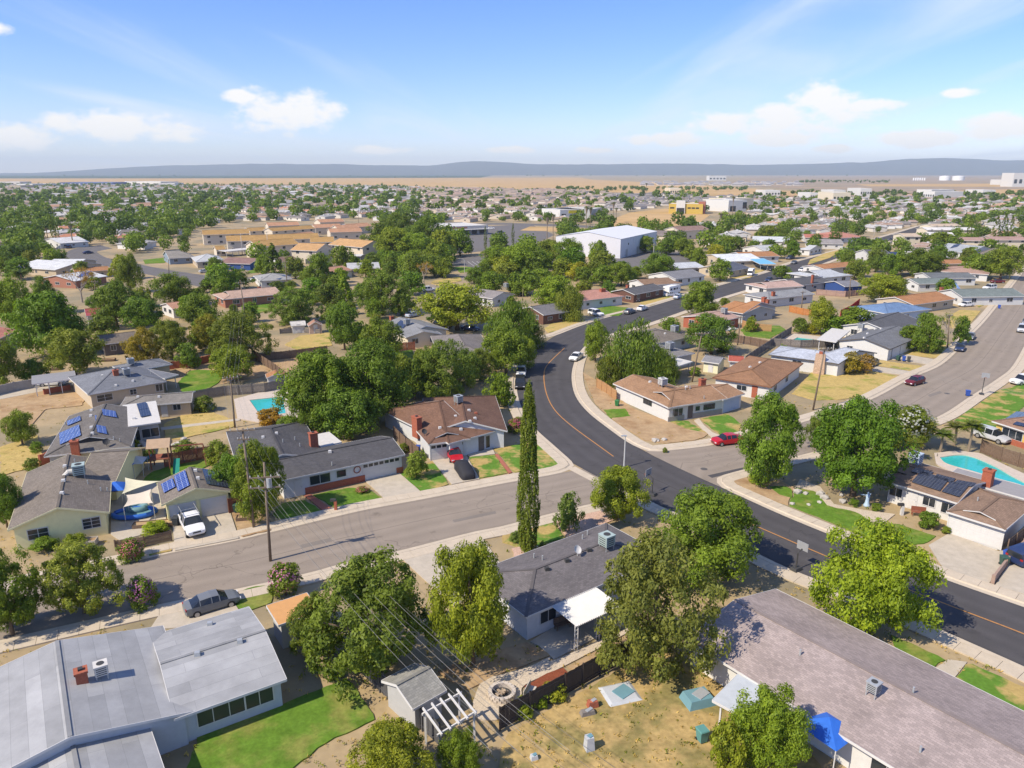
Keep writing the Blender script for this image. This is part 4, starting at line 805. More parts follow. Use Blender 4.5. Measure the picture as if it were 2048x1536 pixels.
House('white_patio_roof', 'flat white patio roof behind the charcoal ranch house', [dict(a=(622, 897), b=(683, 884), c=(670, 863), roof='flat', ze=2.6, open='fb', posts=3)], CHAR, M_WSIDE, cat='patio roof')
# --- brown dutch-gabled house
h = House('brown_dutch_house', 'brown shingled house with small dark gablets and white garage', [dict(a=(898, 887), b=(1006, 858), r=(925, 792), pitch=0.30, ends='hd'), dict(a=(857, 889), b=(941, 877), rb=(872, 828), pitch=0.30, ends='dh'), dict(rr=((922, 794), (931, 842)), w=11.5, pitch=0.30, ends='hg')], BROWN, wallmat('pale_grey_siding', (0.55, 0.56, 0.57)))
h.garage(1, 'f', 0.46, 4.6, 2.1, lights=6, cols=6); h.window(0, 'f', 0.9, 1.8, 1.2, 0.9, 1); h.door(0, 'f', 0.62, m=W_DARK); h.window(0, 'f', 0.74, 0.8, 1.9, 0.2, 0); h.cooler(917, 808, 1.0); h.vents([(885, 845), (895, 834), (880, 857), (911, 834), (938, 822), (950, 838), (940, 855), (922, 860)]); h.chimney(834, 858, 1.8, (0.8, 1.4)); h.dish(849, 872, M_DARKV); h.vents([(952, 828)], M_BRICK)
House('pale_patio_cover', 'white patio cover left of the brown dutch-gabled house', [dict(a=(822, 838), b=(884, 832), c=(862, 808), roof='flat', ze=2.5, open='fb', posts=3)], CHAR, M_WSIDE, cat='patio roof')
# --- white corner house with tan-brown roof
h = House('tan_roof_corner_house', 'white corner house with tan-brown roof and brick chimney', [dict(a=(1337, 815), b=(1455, 797), r=(1430, 769), pitch=0.26, ends='dg'), dict(a=(1226, 767), b=(1340, 815), r=(1269, 750), pitch=0.26, ends='gh'), dict(a=(1446, 800), b=(1490, 787), r=(1466, 765), pitch=0.24, ends='gg', ze=2.5)], TANB, M_WHITEW)
h.window(1, 'f', 0.6, 2.2, 0.9, 1.3, 2, frame=M_DTRIM); h.window(0, 'f', 0.16, 2.6, 1.5, 0.6, 2); h.window(0, 'f', 0.72, 2.2, 0.9, 1.1, 2, frame=M_DTRIM); h.window(0, 'f', 0.52, 1.0, 0.9, 1.1, 0); h.door(0, 'f', 0.4, m=W_DARK); h.garage(2, 'f', 0.5, 4.2, 2.1, m=W_LBLUE); h.wainscot(0, 'f', 0.03, 0.30, wallmat('grey_stone', (0.3, 0.28, 0.25))); h.wainscot(0, 'f', 0.45, 0.95, wallmat('grey_stone', (0.3, 0.28, 0.25)))
h.cooler(1325, 773, 1.1, M_TRIM); h.chimney(1404, 772, 1.2, (1.0, 0.7)); h.pipes([(1380, 778), (1408, 797), (1370, 772), (1371, 780)]); h.vents([(1373, 775), (1300, 765)])
h = House('brown_hip_house', 'brown hip-roofed house above the corner house', [dict(a=(1425, 755), b=(1543, 774), c=(1618, 728), pitch=0.22, axis='y', ends='hh')], (0.27, 0.15, 0.085), M_WHITEW, trim=mat('rust_trim', (0.20, 0.09, 0.05)))
h.window(0, 'r', 0.2, 1.6, 1.1, 0.9); h.window(0, 'r', 0.55, 1.6, 1.1, 0.9); h.window(0, 'f', 0.5, 1.8, 1.0, 1.0); h.door(0, 'f', 0.72, m=M_BRICK); h.vents([(1520, 726), (1500, 735)])
h = House('pale_blue_roof_house', 'white house with pale blue-grey roof and tall stone chimney', [dict(a=(1537, 709), b=(1676, 727), r=(1562, 692), pitch=0.22, ends='hh'), dict(a=(1677, 728), b=(1754, 706), rb=(1664, 689), pitch=0.22, ends='gh')], LBG, M_WHITEW, trim=M_DTRIM)
h.window(0, 'f', 0.42, 1.8, 0.9, 1.2); h.window(1, 'f', 0.25, 2.0, 1.4, 0.7, 1); h.door(1, 'f', 0.52, m=W_DARK); h.pipes([(1672, 697), (1630, 703)])
p, ax, n = h.side(0, 'f', 0.75); q = Vector((p.x, p.y)) + n * 0.35; MB().box((q.x, q.y, 2.0), (2.0, 0.7, 4.0), math.atan2(ax.y, ax.x), taper=0.86).build('chimney', mat('tan_fieldstone', (0.46, 0.32, 0.22), var=0.3, scale=1.6, fine=0.35, fscale=4), h.root); MB().box((q.x, q.y, 4.2), (0.6, 0.5, 0.5), math.atan2(ax.y, ax.x)).build('chimney_pot', M_BRICK, h.root)
h = House('grey_gable_house', 'white house with dark grey gabled roof beside the small pool', [dict(a=(1674, 681), b=(1781, 698), rb=(1756, 646), pitch=0.25, ends='gg')], (0.16, 0.165, 0.175), M_WHITEW, trim=M_DTRIM)
h.window(0, 'f', 0.25, 1.3, 0.9, 1.0); h.garage(0, 'r', 0.25, 4.6, 2.1); h.cooler(1722, 655, 1.1); h.vents([(1735, 668), (1750, 659), (1762, 658), (1728, 678)]); h.solar((1690, 676), (1700, 668), (1712, 660), 1, 3)
House('white_patio_deck_roof', 'flat white patio roof between the small pool and grey house', [dict(a=(1672, 684), b=(1700, 661), c=(1633, 680), roof='flat', ze=2.6, open='fb', posts=3)], CHAR, M_WHITEW, cat='patio roof')
House('charcoal_gable_house', 'charcoal gabled house behind the grey gable house', [dict(rr=((1735, 645), (1797, 624)), w=12, pitch=0.26)], (0.105, 0.107, 0.115), M_WHITEW, auto=True)
House('blue_roof_house', 'house with bright blue metal roof near the right street', [dict(a=(1776, 628), b=(1864, 618), r=(1822, 602), pitch=0.22, ends='hh')], (0.14, 0.22, 0.36), W_LBLUE, auto=True)
House('rust_gable_house', 'orange-brown gabled house beside the blue roof', [dict(a=(1828, 610), b=(1912, 598), r=(1872, 583), pitch=0.24, ends='gg')], ORNG, W_TAN, auto=True)
h = House('green_grey_roof_house', 'house with green-grey roof and one blue solar panel', [dict(a=(1876, 582), b=(1925, 594), rb=(1927, 556), pitch=0.26, ends='gg'), dict(a=(1838, 568), b=(1915, 566), r=(1868, 556), pitch=0.22)], (0.17, 0.20, 0.19), M_WHITEW, auto=True)
h.chimney(1883, 578, 1.0); h.solar((1905, 572), (1915, 575), (1913, 564), 1, 1, M_SOLAR_B)
House('slate_long_house', 'long dark slate roofed house behind the green-grey one', [dict(a=(1862, 556), b=(1955, 556), r=(1905, 545), pitch=0.2, ends='gg')], (0.14, 0.15, 0.155), M_WHITEW, auto=True)
House('rose_hip_house', 'low rose-brown roofed house above the slate roof', [dict(a=(1882, 543), b=(1978, 549), r=(1925, 531), pitch=0.2, ends='hh')], (0.36, 0.24, 0.19), M_WHITEW, auto=True)
House('rust_low_house', 'low rust roofed house behind the rose-brown one', [dict(a=(1880, 528), b=(1935, 527), r=(1905, 519), pitch=0.2, ends='gg')], ORNG, W_TAN, auto=True)
h = House('solar_grey_house', 'pale grey roofed house with dark solar panels by the far right', [dict(a=(1865, 499), b=(1935, 506), r=(1905, 487), pitch=0.24, ends='gg')], (0.34, 0.36, 0.38), M_WHITEW, auto=True); h.solar((1872, 497), (1885, 495), (1880, 490), 2, 1); h.solar((1900, 497), (1915, 494), (1908, 490), 2, 1)
House('taupe_far_house', 'taupe roofed house with white garage at the far right', [dict(a=(1950, 509), b=(1995, 512), r=(1975, 495), pitch=0.24, ends='hg')], TAUPE, M_WHITEW, auto=True)
# --- white solar house at right
h = House('white_solar_house', 'long white house with brown roof, black solar panels and brick chimney', [dict(a=(1771, 962), b=(1915, 1006), r=(1960, 972), pitch=0.20, ends='gg'), dict(a=(1893, 1023), b=(2011, 1060), rb=(2030, 985), pitch=0.24, ends='dh')], (0.25, 0.17, 0.12), M_WHITEW, trim=M_TRIM)
h.garage(1, 'f', 0.5, 5.0, 2.2, cols=8); h.window(0, 'f', 0.15, 1.5, 1.2, 0.9); h.window(0, 'f', 0.62, 1.4, 1.1, 1.0); h.window(0, 'f', 0.88, 1.5, 1.3, 0.8); h.door(0, 'f', 0.40)
h.solar((1790, 945), (1812, 951), (1798, 936), 2, 1); h.solar((1823, 966), (1880, 984), (1842, 944), 3, 2); h.solar((1883, 985), (1919, 996), (1902, 964), 2, 2); h.solar((1822, 945), (1858, 955), (1832, 937), 2, 1); h.solar((1867, 958), (1905, 968), (1874, 950), 2, 1); h.solar((1905, 969), (1943, 980), (1915, 962), 2, 1); h.solar((1790, 931), (1812, 936), (1797, 925), 2, 1)
h.cooler(1829, 930, 1.25, W_LBLUE); h.chimney(1974, 966, 1.5, (1.0, 1.0)); h.pipes([(1955, 1002)])
House('grey_patio_slab_roof', 'low grey patio roof between house and free-form pool', [dict(a=(1892, 953), b=(2060, 1000), c=(1905, 935), roof='flat', ze=2.2, open='fb', posts=4, rm=mat('weathered_deck', (0.27, 0.26, 0.26), var=0.12))], TAUPE, M_WHITEW, cat='patio roof')
h = House('yellow_house', 'yellow stucco house with brick base at the right edge', [dict(a=(1984, 842), b=(2110, 882), r=(2110, 822), pitch=0.24, ends='hh')], (0.27, 0.17, 0.12), W_YEL)
h.window(0, 'f', 0.33, 3.0, 1.4, 0.8, 2); h.wainscot(0, 'f', 0.02, 0.98); h.solar((2012, 834), (2060, 844), (2035, 818), 3, 1); h.solar((2025, 850), (2060, 858), (2045, 838), 2, 1)
# --- the white house at the near corner
h = House('white_corner_house', 'white house with lavender-charcoal shingle roof below the cypress', [dict(a=(1052, 1234), b=(1335, 1112), r=(1066, 1140), pitch=0.23, ends='hh')], LAV, wallmat('white_blue_siding', (0.60, 0.61, 0.63)))
h.window(0, 'f', 0.16, 1.8, 1.2, 0.9, 1); h.window(0, 'f', 0.40, 1.8, 1.9, 0.2, 1); h.door(0, 'l', 0.4); h.vents([(1094, 1140), (1134, 1123), (1178, 1102)], M_DARKV); h.pipes([(1085, 1120), (1068, 1116), (1165, 1078), (1175, 1070)]); h.cooler(1213, 1096, 1.1, M_TEALMET); h.dish(1155, 1112, M_TRIM, 0.4)
def corrugated(px, label):
    ze = 2.55; a, b, c = G(*px[0], ze), G(*px[1], ze), G(*px[2], ze); t = empty('corrugated_patio_cover', (a.x, a.y, 0)); tag(t, label, 'patio cover'); mb = MB(); n = 26; d = b - a; w = c - a; k = 4
    pts = []; ridge = []
    for i in range(n * k + 1):
        s_ = i / (n * k); z = 0.07 * math.sin(2 * math.pi * i / k); pts.append(a + d * s_ + Vector((0, 0, z))); ridge.append(a + d * s_ + w + Vector((0, 0, z - 0.15)))
    m = len(pts); mb.add([tuple(q) for q in pts + ridge], [(i, m + i, m + i + 1, i + 1) for i in range(m - 1)]); mb.build('sheet', mat('white_corrugated', (0.52, 0.52, 0.51), rough=0.5, var=0.08), t)
    for s_ in (0.03, 0.5, 0.97):
        q = a + d * s_ + w * 0.95
        for e in (-0.12, 0.12): MB().box((q.x + e, q.y, 1.2), (0.07, 0.07, 2.4)).build('post', M_TRIM, t)
        f = MB()
        for r in range(6): f.bar((q.x - 0.12, q.y, 0.3 + r * 0.38), (q.x + 0.12, q.y, 0.5 + r * 0.38), 0.03)
        f.build('lattice', M_TRIM, t)
    q = MB(); q.bar(a + w * 0.95 - Vector((0, 0, 0.25)), b + w * 0.95 - Vector((0, 0, 0.25)), 0.1, 0.15); q.build('beam', M_TRIM, t)
corrugated([(1102, 1212), (1192, 1174), (1153, 1250)], 'white corrugated patio cover on posts behind the white house')
# --- the two big roofs at the bottom
h = House('mauve_roof_house', 'very long mauve-grey roofed house across the lower right corner', [dict(a=(1372, 1278), b=(2010, 1673), r=(2048, 1508), pitch=0.20, ends='gg')], MAUVE, M_WHITEW, over=0.6)
h.cooler(1745, 1390, 0.7, M_GREYMET); h.pipes([(1826, 1386), (1840, 1505), (1600, 1310)]); h.window(0, 'f', 0.3, 2.0, 1.2, 0.9); h.window(0, 'f', 0.7, 2.0, 1.2, 0.9); h.window(0, 'l', 0.5)
House('torn_patio_cover', 'sagging pale metal patio cover behind the mauve roof', [dict(a=(1425, 1400), b=(1500, 1440), c=(1465, 1345), roof='flat', ze=2.4, open='fb', posts=2, rm=mat('grey_sheet', (0.45, 0.48, 0.50), rough=0.5, var=0.12))], CHAR, M_WHITEW, cat='patio roof')
h = House('pale_metal_roof_house', 'big pale grey roofed house filling the lower left corner', [dict(a=(349, 1438), b=(573, 1358), c=(505, 1211), pitch=0.16, ends='gg'), dict(rr=((114, 1282), (140, 1474)), w=14, pitch=0.2), dict(rr=((146, 1492), (175, 1640)), w=8.5, pitch=0.18, ze=2.3)], shingle('shingle_roll', (0.315, 0.32, 0.325), False, 9.0, 0.95), wallmat('grey_blue_wall', (0.45, 0.48, 0.52)), trim=M_TRIM, over=0.6)
h.cooler(205, 1355, 0.8, M_WFLAT); h.chimney(165, 1363, 0.9, (0.7, 0.7)); h.vents([(420, 1250), (480, 1285), (395, 1310)], M_GREYMET); h.window(0, 'f', 0.4, 3.2, 1.3, 0.8, 2); h.window(0, 'f', 0.75, 2.0, 1.3, 0.8, 1); h.window(0, 'r', 0.5, 1.5, 1.1, 0.9)
h = House('orange_roof_shed', 'small shed with flat orange roof beside the pale grey house', [dict(a=(557, 1250), b=(640, 1222), c=(605, 1190), roof='flat', ze=2.6, rm=mat('orange_roofing', (0.55, 0.29, 0.11), var=0.1))], ORNG, W_GREY, cat='shed'); h.door(0, 'f', 0.5)
# --- middle distance, left
House('salmon_roof_house', 'salmon roofed house at the left edge among trees', [dict(a=(-30, 690), b=(36, 660), r=(10, 636), pitch=0.26)], (0.45, 0.19, 0.14), W_TAN, auto=True)
House('red_roof_shed', 'small white shed with dark red roof between trees', [dict(a=(172, 632), b=(207, 629), r=(192, 616), pitch=0.3)], (0.30, 0.07, 0.075), M_WHITEW, cat='shed', auto=True)
House('dark_taupe_ranch', 'low dark taupe roofed ranch house behind the left trees', [dict(a=(205, 689), b=(280, 680), r=(240, 666), pitch=0.22)], (0.16, 0.135, 0.11), W_DARK, auto=True)
h = House('brick_ranch_house', 'long brick ranch house with pinkish tan roof', [dict(a=(447, 599), b=(564, 588), r=(556, 573), pitch=0.25, ends='dg')], (0.43, 0.30, 0.23), mat('rose_brick', (0.33, 0.15, 0.10), var=0.15, scale=1), auto=True); h.chimney(519, 576, 0.8)
h = House('grey_solar_gable_house', 'grey cross-gabled house with rooftop solar and coolers', [dict(rr=((800, 634), (852, 652)), w=11.5, pitch=0.25), dict(a=(812, 675), b=(884, 668), rb=(838, 640), pitch=0.25)], (0.22, 0.225, 0.235), W_CRM2, auto=True); h.cooler(814, 651, 1.2); h.chimney(783, 640, 1.4); h.solar((790, 652), (806, 658), (802, 641), 2, 1)
House('grey_brown_hip_house', 'grey-brown hipped house beside the curving road trees', [dict(rr=((917, 668), (930, 690)), w=11, pitch=0.25, ends='hh')], (0.20, 0.18, 0.17), W_TAN, auto=True)
House('dark_brick_ranch', 'dark brick ranch with grey roof near the far bend', [dict(a=(1087, 630), b=(1142, 622), r=(1112, 606), pitch=0.25)], (0.17, 0.165, 0.17), mat('dark_brick', (0.14, 0.07, 0.05), var=0.2), auto=True)
h = House('grey_cooler_house', 'grey roofed white house with brick base beyond the bright tree', [dict(a=(985, 597), b=(1030, 588), rb=(1020, 563), pitch=0.25)], (0.24, 0.22, 0.21), M_WHITEW, auto=True); h.cooler(1012, 573, 1.2); h.chimney(1032, 570, 1.2)
h = House('pink_roof_house', 'pink roofed house with vivid green lawn', [dict(a=(1163, 602), b=(1249, 592), r=(1180, 580), pitch=0.24, ends='dd')], PINK, M_WHITEW, auto=True); h.chimney(1205, 583, 0.8, (1.6, 0.9))
h = House('charcoal_street_house', 'charcoal gabled house beside the parked motorhome', [dict(a=(1269, 589), b=(1330, 577), r=(1312, 566), pitch=0.26)], (0.11, 0.11, 0.115), mat('dark_brick', (0.14, 0.07, 0.05)), auto=True); h.chimney(1255, 574, 1.0)
House('brown_street_house', 'brown roofed house behind the charcoal gabled one', [dict(a=(1290, 571), b=(1366, 566), r=(1320, 556), pitch=0.24, ends='gd')], (0.24, 0.155, 0.10), M_WHITEW, auto=True)
House('dark_grey_street_house', 'dark grey roofed house under the street trees', [dict(a=(1352, 558), b=(1412, 551), r=(1390, 537), pitch=0.24)], (0.20, 0.20, 0.21), M_WHITEW, auto=True)
House('metal_roof_house', 'house with pale metal roof beyond the street trees', [dict(a=(1355, 537), b=(1410, 534), r=(1380, 524), pitch=0.2)], (0.46, 0.48, 0.50), W_GREY, auto=True)
h = House('orange_hip_house', 'orange-brown hipped house with two brick chimneys', [dict(a=(1486, 627), b=(1555, 612), rb=(1515, 594), pitch=0.24, ends='gh'), dict(a=(1438, 615), b=(1490, 626), r=(1470, 602), pitch=0.24)], ORNG, W_GREY, auto=True); h.chimney(1528, 600, 1.3, (1.3, 0.9)); h.chimney(1535, 603, 1.0)
h = House('rose_tan_house', 'rose-tan low roofed house above the fenced green lawn', [dict(a=(1432, 645), b=(1482, 634), r=(1455, 619), pitch=0.2, ends='gg')], (0.40, 0.27, 0.22), M_BRICK, auto=True); h.cooler(1448, 628, 1.2)
House('pale_patio_house_roof', 'pale blue patio roof below the rose-tan house', [dict(a=(1425, 666), b=(1476, 657), c=(1480, 646), roof='flat', ze=2.5, open='fb', posts=3)], CHAR, M_WHITEW, cat='patio roof')
h = House('taupe_willow_house', 'taupe roofed house behind the weeping tree', [dict(a=(1300, 690), b=(1386, 672), r=(1335, 656), pitch=0.22, ends='hh')], TAUPE, W_LBLUE, auto=True); h.cooler(1349, 665, 1.3); h.vents([(1330, 668)])
h = House('grey_willow_wing', 'grey hipped roof right of the weeping tree', [dict(a=(1315, 722), b=(1390, 706), r=(1345, 688), pitch=0.22, ends='hh')], (0.22, 0.21, 0.205), W_GREY, auto=True); h.cooler(1339, 700, 1.3)
House('willow_patio_cover', 'white patio cover beside the leaning pole', [dict(a=(1340, 737), b=(1385, 723), c=(1372, 712), roof='flat', ze=2.5, open='fb', posts=2)], CHAR, M_WHITEW, cat='patio roof')
h = House('cream_yard_shed', 'cream yard shed with grey gabled roof', [dict(a=(1403, 722), b=(1438, 727), r=(1420, 711), pitch=0.35, ze=2.2)], (0.2, 0.2, 0.21), wallmat('pale_cream', (0.66, 0.64, 0.45)), cat='shed'); h.door(0, 'f', 0.5)
h = House('red_roof_yard_shed', 'white shed with rusty red roof beside the brown hip house', [dict(a=(1457, 722), b=(1488, 724), r=(1472, 712), pitch=0.3, ze=2.3)], (0.38, 0.10, 0.07), M_WHITEW, cat='shed'); h.door(0, 'f', 0.4)
h = House('grey_chimney_house', 'grey hipped house with white patio and brick chimney', [dict(a=(1538, 598), b=(1630, 588), r=(1575, 579), pitch=0.22, ends='hg')], (0.25, 0.255, 0.26), M_WHITEW, auto=True); h.chimney(1546, 592, 1.2)
House('rose_street_house', 'pale rose roofed house beside the dark road', [dict(a=(1533, 577), b=(1608, 572), r=(1580, 561), pitch=0.2, ends='dg')], (0.44, 0.31, 0.26), M_WHITEW, auto=True)
h = House('black_roof_chimney_house', 'black roofed house with tall orange chimney', [dict(a=(1600, 571), b=(1665, 563), r=(1635, 551), pitch=0.22)], (0.10, 0.10, 0.105), W_GREY, auto=True); h.chimney(1624, 566, 2.6, (0.7, 0.6)); h.solar((1625, 558), (1642, 556), (1630, 551), 2, 1, M_SOLAR_B)
House('pale_metal_street_house', 'pale metal roofed house left of the blue gabled one', [dict(a=(1640, 556), b=(1705, 550), r=(1670, 537), pitch=0.2, ends='dd')], (0.42, 0.44, 0.46), M_WHITEW, auto=True)
h = House('blue_wall_house', 'deep blue house with grey solar roof', [dict(a=(1690, 573), b=(1728, 571), r=(1710, 560), pitch=0.22)], (0.2, 0.2, 0.22), W_BLUE); h.window(0, 'f', 0.35, 1.6, 1.2, 0.8)
House('orange_street_house', 'orange roofed house beyond the pale metal roof', [dict(a=(1648, 538), b=(1730, 530), r=(1690, 524), pitch=0.2)], ORNG, M_WHITEW, auto=True)
h = House('black_solar_house', 'house with black solar covered roof near the dark road end', [dict(a=(1750, 518), b=(1795, 518), r=(1772, 499), pitch=0.24)], (0.12, 0.12, 0.13), M_WHITEW, auto=True); h.solar((1752, 512), (1790, 511), (1758, 503), 5, 1)
House('pale_roof_far_house', 'long white roofed house on the far side of the dark road', [dict(a=(1505, 482), b=(1585, 484), r=(1545, 473), pitch=0.2)], (0.5, 0.52, 0.52), M_WHITEW, auto=True)
House('white_gable_street_house', 'white house with twin small gables on the dark road', [dict(a=(1620, 487), b=(1688, 488), r=(1655, 475), pitch=0.26, ends='hg')], (0.28, 0.26, 0.25), M_WHITEW, auto=True)
House('red_roof_street_house', 'red roofed house behind the twin-gabled one', [dict(a=(1610, 475), b=(1672, 476), r=(1640, 466), pitch=0.24)], (0.40, 0.16, 0.12), M_WHITEW, auto=True)
House('coral_roof_house', 'coral roofed house right of the red roof', [dict(a=(1680, 476), b=(1730, 474), r=(1706, 461), pitch=0.22, ends='hh')], (0.42, 0.20, 0.15), M_WHITEW, auto=True)
House('grey_lawn_house', 'grey roofed white house beside the half-dry far lawn', [dict(a=(1530, 502), b=(1572, 500), r=(1550, 489), pitch=0.22)], (0.42, 0.43, 0.43), M_WHITEW, auto=True)
House('white_drive_house', 'white garage house with pale roof by the far lawn', [dict(a=(1592, 498), b=(1620, 500), r=(1606, 489), pitch=0.22, ends='dg')], (0.45, 0.46, 0.46), M_WHITEW, auto=True)
House('terracotta_far_house', 'terracotta roofed house beside the blue awning', [dict(a=(1488, 514), b=(1560, 512), r=(1520, 503), pitch=0.2)], ORNG, M_WHITEW, auto=True)
House('sky_blue_awning', 'sky blue carport awning on posts by the dark road', [dict(a=(1520, 528), b=(1553, 528), c=(1556, 519), roof='flat', ze=2.6, open='fb', posts=3, rm=mat('sky_blue_metal', (0.16, 0.42, 0.60), rough=0.5))], CHAR, M_WHITEW, cat='carport')
House('white_metal_house', 'house with broad white metal roof behind the blue awning', [dict(a=(1448, 523), b=(1528, 521), r=(1490, 507), pitch=0.16)], (0.60, 0.62, 0.62), W_TAN, auto=True)
House('dark_solar_street_house', 'dark roofed house left of the small garage', [dict(a=(1462, 542), b=(1500, 535), r=(1475, 522), pitch=0.24)], (0.10, 0.11, 0.14), W_TAN, auto=True)
# --- middle distance, far left
h = House('blue_gable_house', 'deep blue gable-ended house with rose-brown roof', [dict(a=(437, 526), b=(500, 528), r=(470, 515), pitch=0.24, ends='gg')], (0.24, 0.15, 0.13), W_BLUE, auto=True)
House('teal_hip_house', 'grey roofed house with blue-grey walls by the far left street', [dict(a=(338, 517), b=(392, 514), r=(365, 500), pitch=0.26, ends='gh')], (0.25, 0.23, 0.20), wallmat('slate_blue_siding', (0.22, 0.27, 0.33)), auto=True)
House('pale_hip_house', 'pale grey hipped house right of the blue-grey one', [dict(a=(392, 524), b=(450, 521), r=(425, 507), pitch=0.22, ends='hh')], (0.42, 0.43, 0.43), W_TAN, auto=True)
h = House('solar_flat_house', 'house with one large blue-black solar array', [dict(a=(520, 562), b=(585, 558), r=(545, 546), pitch=0.2, ends='hh')], (0.30, 0.30, 0.29), M_WHITEW, auto=True); h.solar((522, 557), (560, 560), (535, 549), 4, 2)
House('brown_far_house', 'brown roofed white house right of the tall conifer', [dict(a=(563, 525), b=(600, 522), r=(582, 512), pitch=0.24)], (0.20, 0.13, 0.10), M_WHITEW, auto=True)
House('rust_garden_house', 'rust roofed house above the bright yellow-green tree', [dict(a=(660, 546), b=(706, 540), r=(685, 531), pitch=0.2)], (0.36, 0.20, 0.13), M_WHITEW, auto=True)
House('pale_orange_car_house', 'pale roofed house beside the orange car', [dict(a=(695, 538), b=(760, 536), r=(725, 525), pitch=0.22, ends='gg')], (0.42, 0.42, 0.42), W_TAN, auto=True)
House('white_metal_left_house', 'white metal roofed house in the left middle distance', [dict(a=(25, 534), b=(110, 540), r=(60, 518), pitch=0.18)], (0.55, 0.56, 0.56), W_TAN, auto=True)
House('white_metal_long_house', 'long white metal roofed house beside the white one', [dict(a=(85, 530), b=(150, 530), r=(118, 518), pitch=0.18)], (0.56, 0.57, 0.57), W_TAN, auto=True)
h = House('white_solar_left_house', 'white metal roofed house with solar panels, left middle distance', [dict(a=(150, 562), b=(215, 552), r=(185, 540), pitch=0.18)], (0.57, 0.58, 0.58), mat('rose_brick', (0.33, 0.15, 0.10)), auto=True); h.solar((155, 555), (175, 552), (165, 545), 3, 1, M_SOLAR_B)
House('orange_low_left_house', 'low orange roofed house behind the solar white one', [dict(a=(150, 545), b=(222, 540), r=(190, 534), pitch=0.16)], ORNG, W_TAN, auto=True)
House('grey_gables_left_house', 'grey twin-gabled house at far left edge', [dict(a=(-20, 505), b=(62, 500), r=(25, 488), pitch=0.25)], (0.27, 0.28, 0.28), W_GREY, auto=True)
House('white_long_left_house', 'long white roofed house behind the far palms', [dict(a=(120, 487), b=(178, 483), r=(150, 473), pitch=0.18)], (0.55, 0.55, 0.55), M_WHITEW, auto=True)
House('terracotta_corner_roof', 'terracotta roofed white house behind the green trees', [dict(a=(345, 618), b=(395, 612), r=(368, 602), pitch=0.22)], (0.43, 0.24, 0.16), M_WHITEW, auto=True)
h = House('garden_shed_orange', 'small garden shed with orange gabled roof by the board fence', [dict(a=(533, 756), b=(575, 752), rb=(556, 739), pitch=0.35, ze=1.9)], ORNG, M_WHITEW, cat='shed', over=0.25); h.window(0, 'f', 0.5, 0.6, 0.5, 1.0, 0)
h = House('barn_shed', 'pinkish barn-shaped garden shed beside the paddock', [dict(a=(617, 652), b=(645, 650), rb=(636, 638), pitch=0.6, ze=2.0)], (0.35, 0.20, 0.14), wallmat('rose_board', (0.52, 0.38, 0.30)), cat='shed', over=0.2); h.door(0, 'f', 0.5)
h = House('pale_arched_shed', 'pale metal garden shed left of the barn shed', [dict(a=(582, 652), b=(612, 650), r=(597, 642), pitch=0.35, ze=1.9)], (0.5, 0.48, 0.44), M_WHITEW, cat='shed', over=0.2); h.door(0, 'f', 0.5)
h = House('grey_yard_shed', 'grey hipped garden shed beside the white pergola', [dict(a=(826, 1418), b=(893, 1380), r=(826, 1352), pitch=0.4, ze=2.2, ends='gg')], (0.27, 0.265, 0.24), W_GREY, cat='shed', over=0.25); h.door(0, 'f', 0.5)

# ================================================================ trees
M_LEAF = leafmat('foliage', (0.076, 0.117, 0.012), (0.262, 0.322, 0.032))
M_BARK = mat('bark', (0.17, 0.125, 0.085), rough=0.95, var=0.25, scale=2.0, fine=0.2, fscale=8)
M_PALMT = mat('palm_trunk', (0.23, 0.18, 0.13), rough=0.95, var=0.2, scale=3.0)
def quads(name, C, A, B, val, m):
    """leaf quads: centres C, half axes A and B, per-leaf value"""
    n = len(C); V = np.empty((n, 4, 3)); V[:, 0] = C - A; V[:, 1] = C - B * 0.9; V[:, 2] = C + A; V[:, 3] = C + B * 0.9
    me = bpy.data.meshes.new(name); me.vertices.add(n * 4); me.vertices.foreach_set('co', V.reshape(-1)); me.loops.add(n * 4); me.loops.foreach_set('vertex_index', np.arange(n * 4, dtype=np.int32))
    me.polygons.add(n); me.polygons.foreach_set('loop_start', np.arange(0, n * 4, 4, dtype=np.int32)); me.polygons.foreach_set('loop_total', np.full(n, 4, dtype=np.int32))
    at = me.attributes.new('leaf', 'FLOAT', 'POINT'); at.data.foreach_set('value', np.repeat(val, 4).astype(np.float32))
    me.materials.append(m); me.update(calc_edges=True); me.validate(); return me
def unit(v): return v / np.maximum(1e-9, np.linalg.norm(v, axis=-1, keepdims=True))
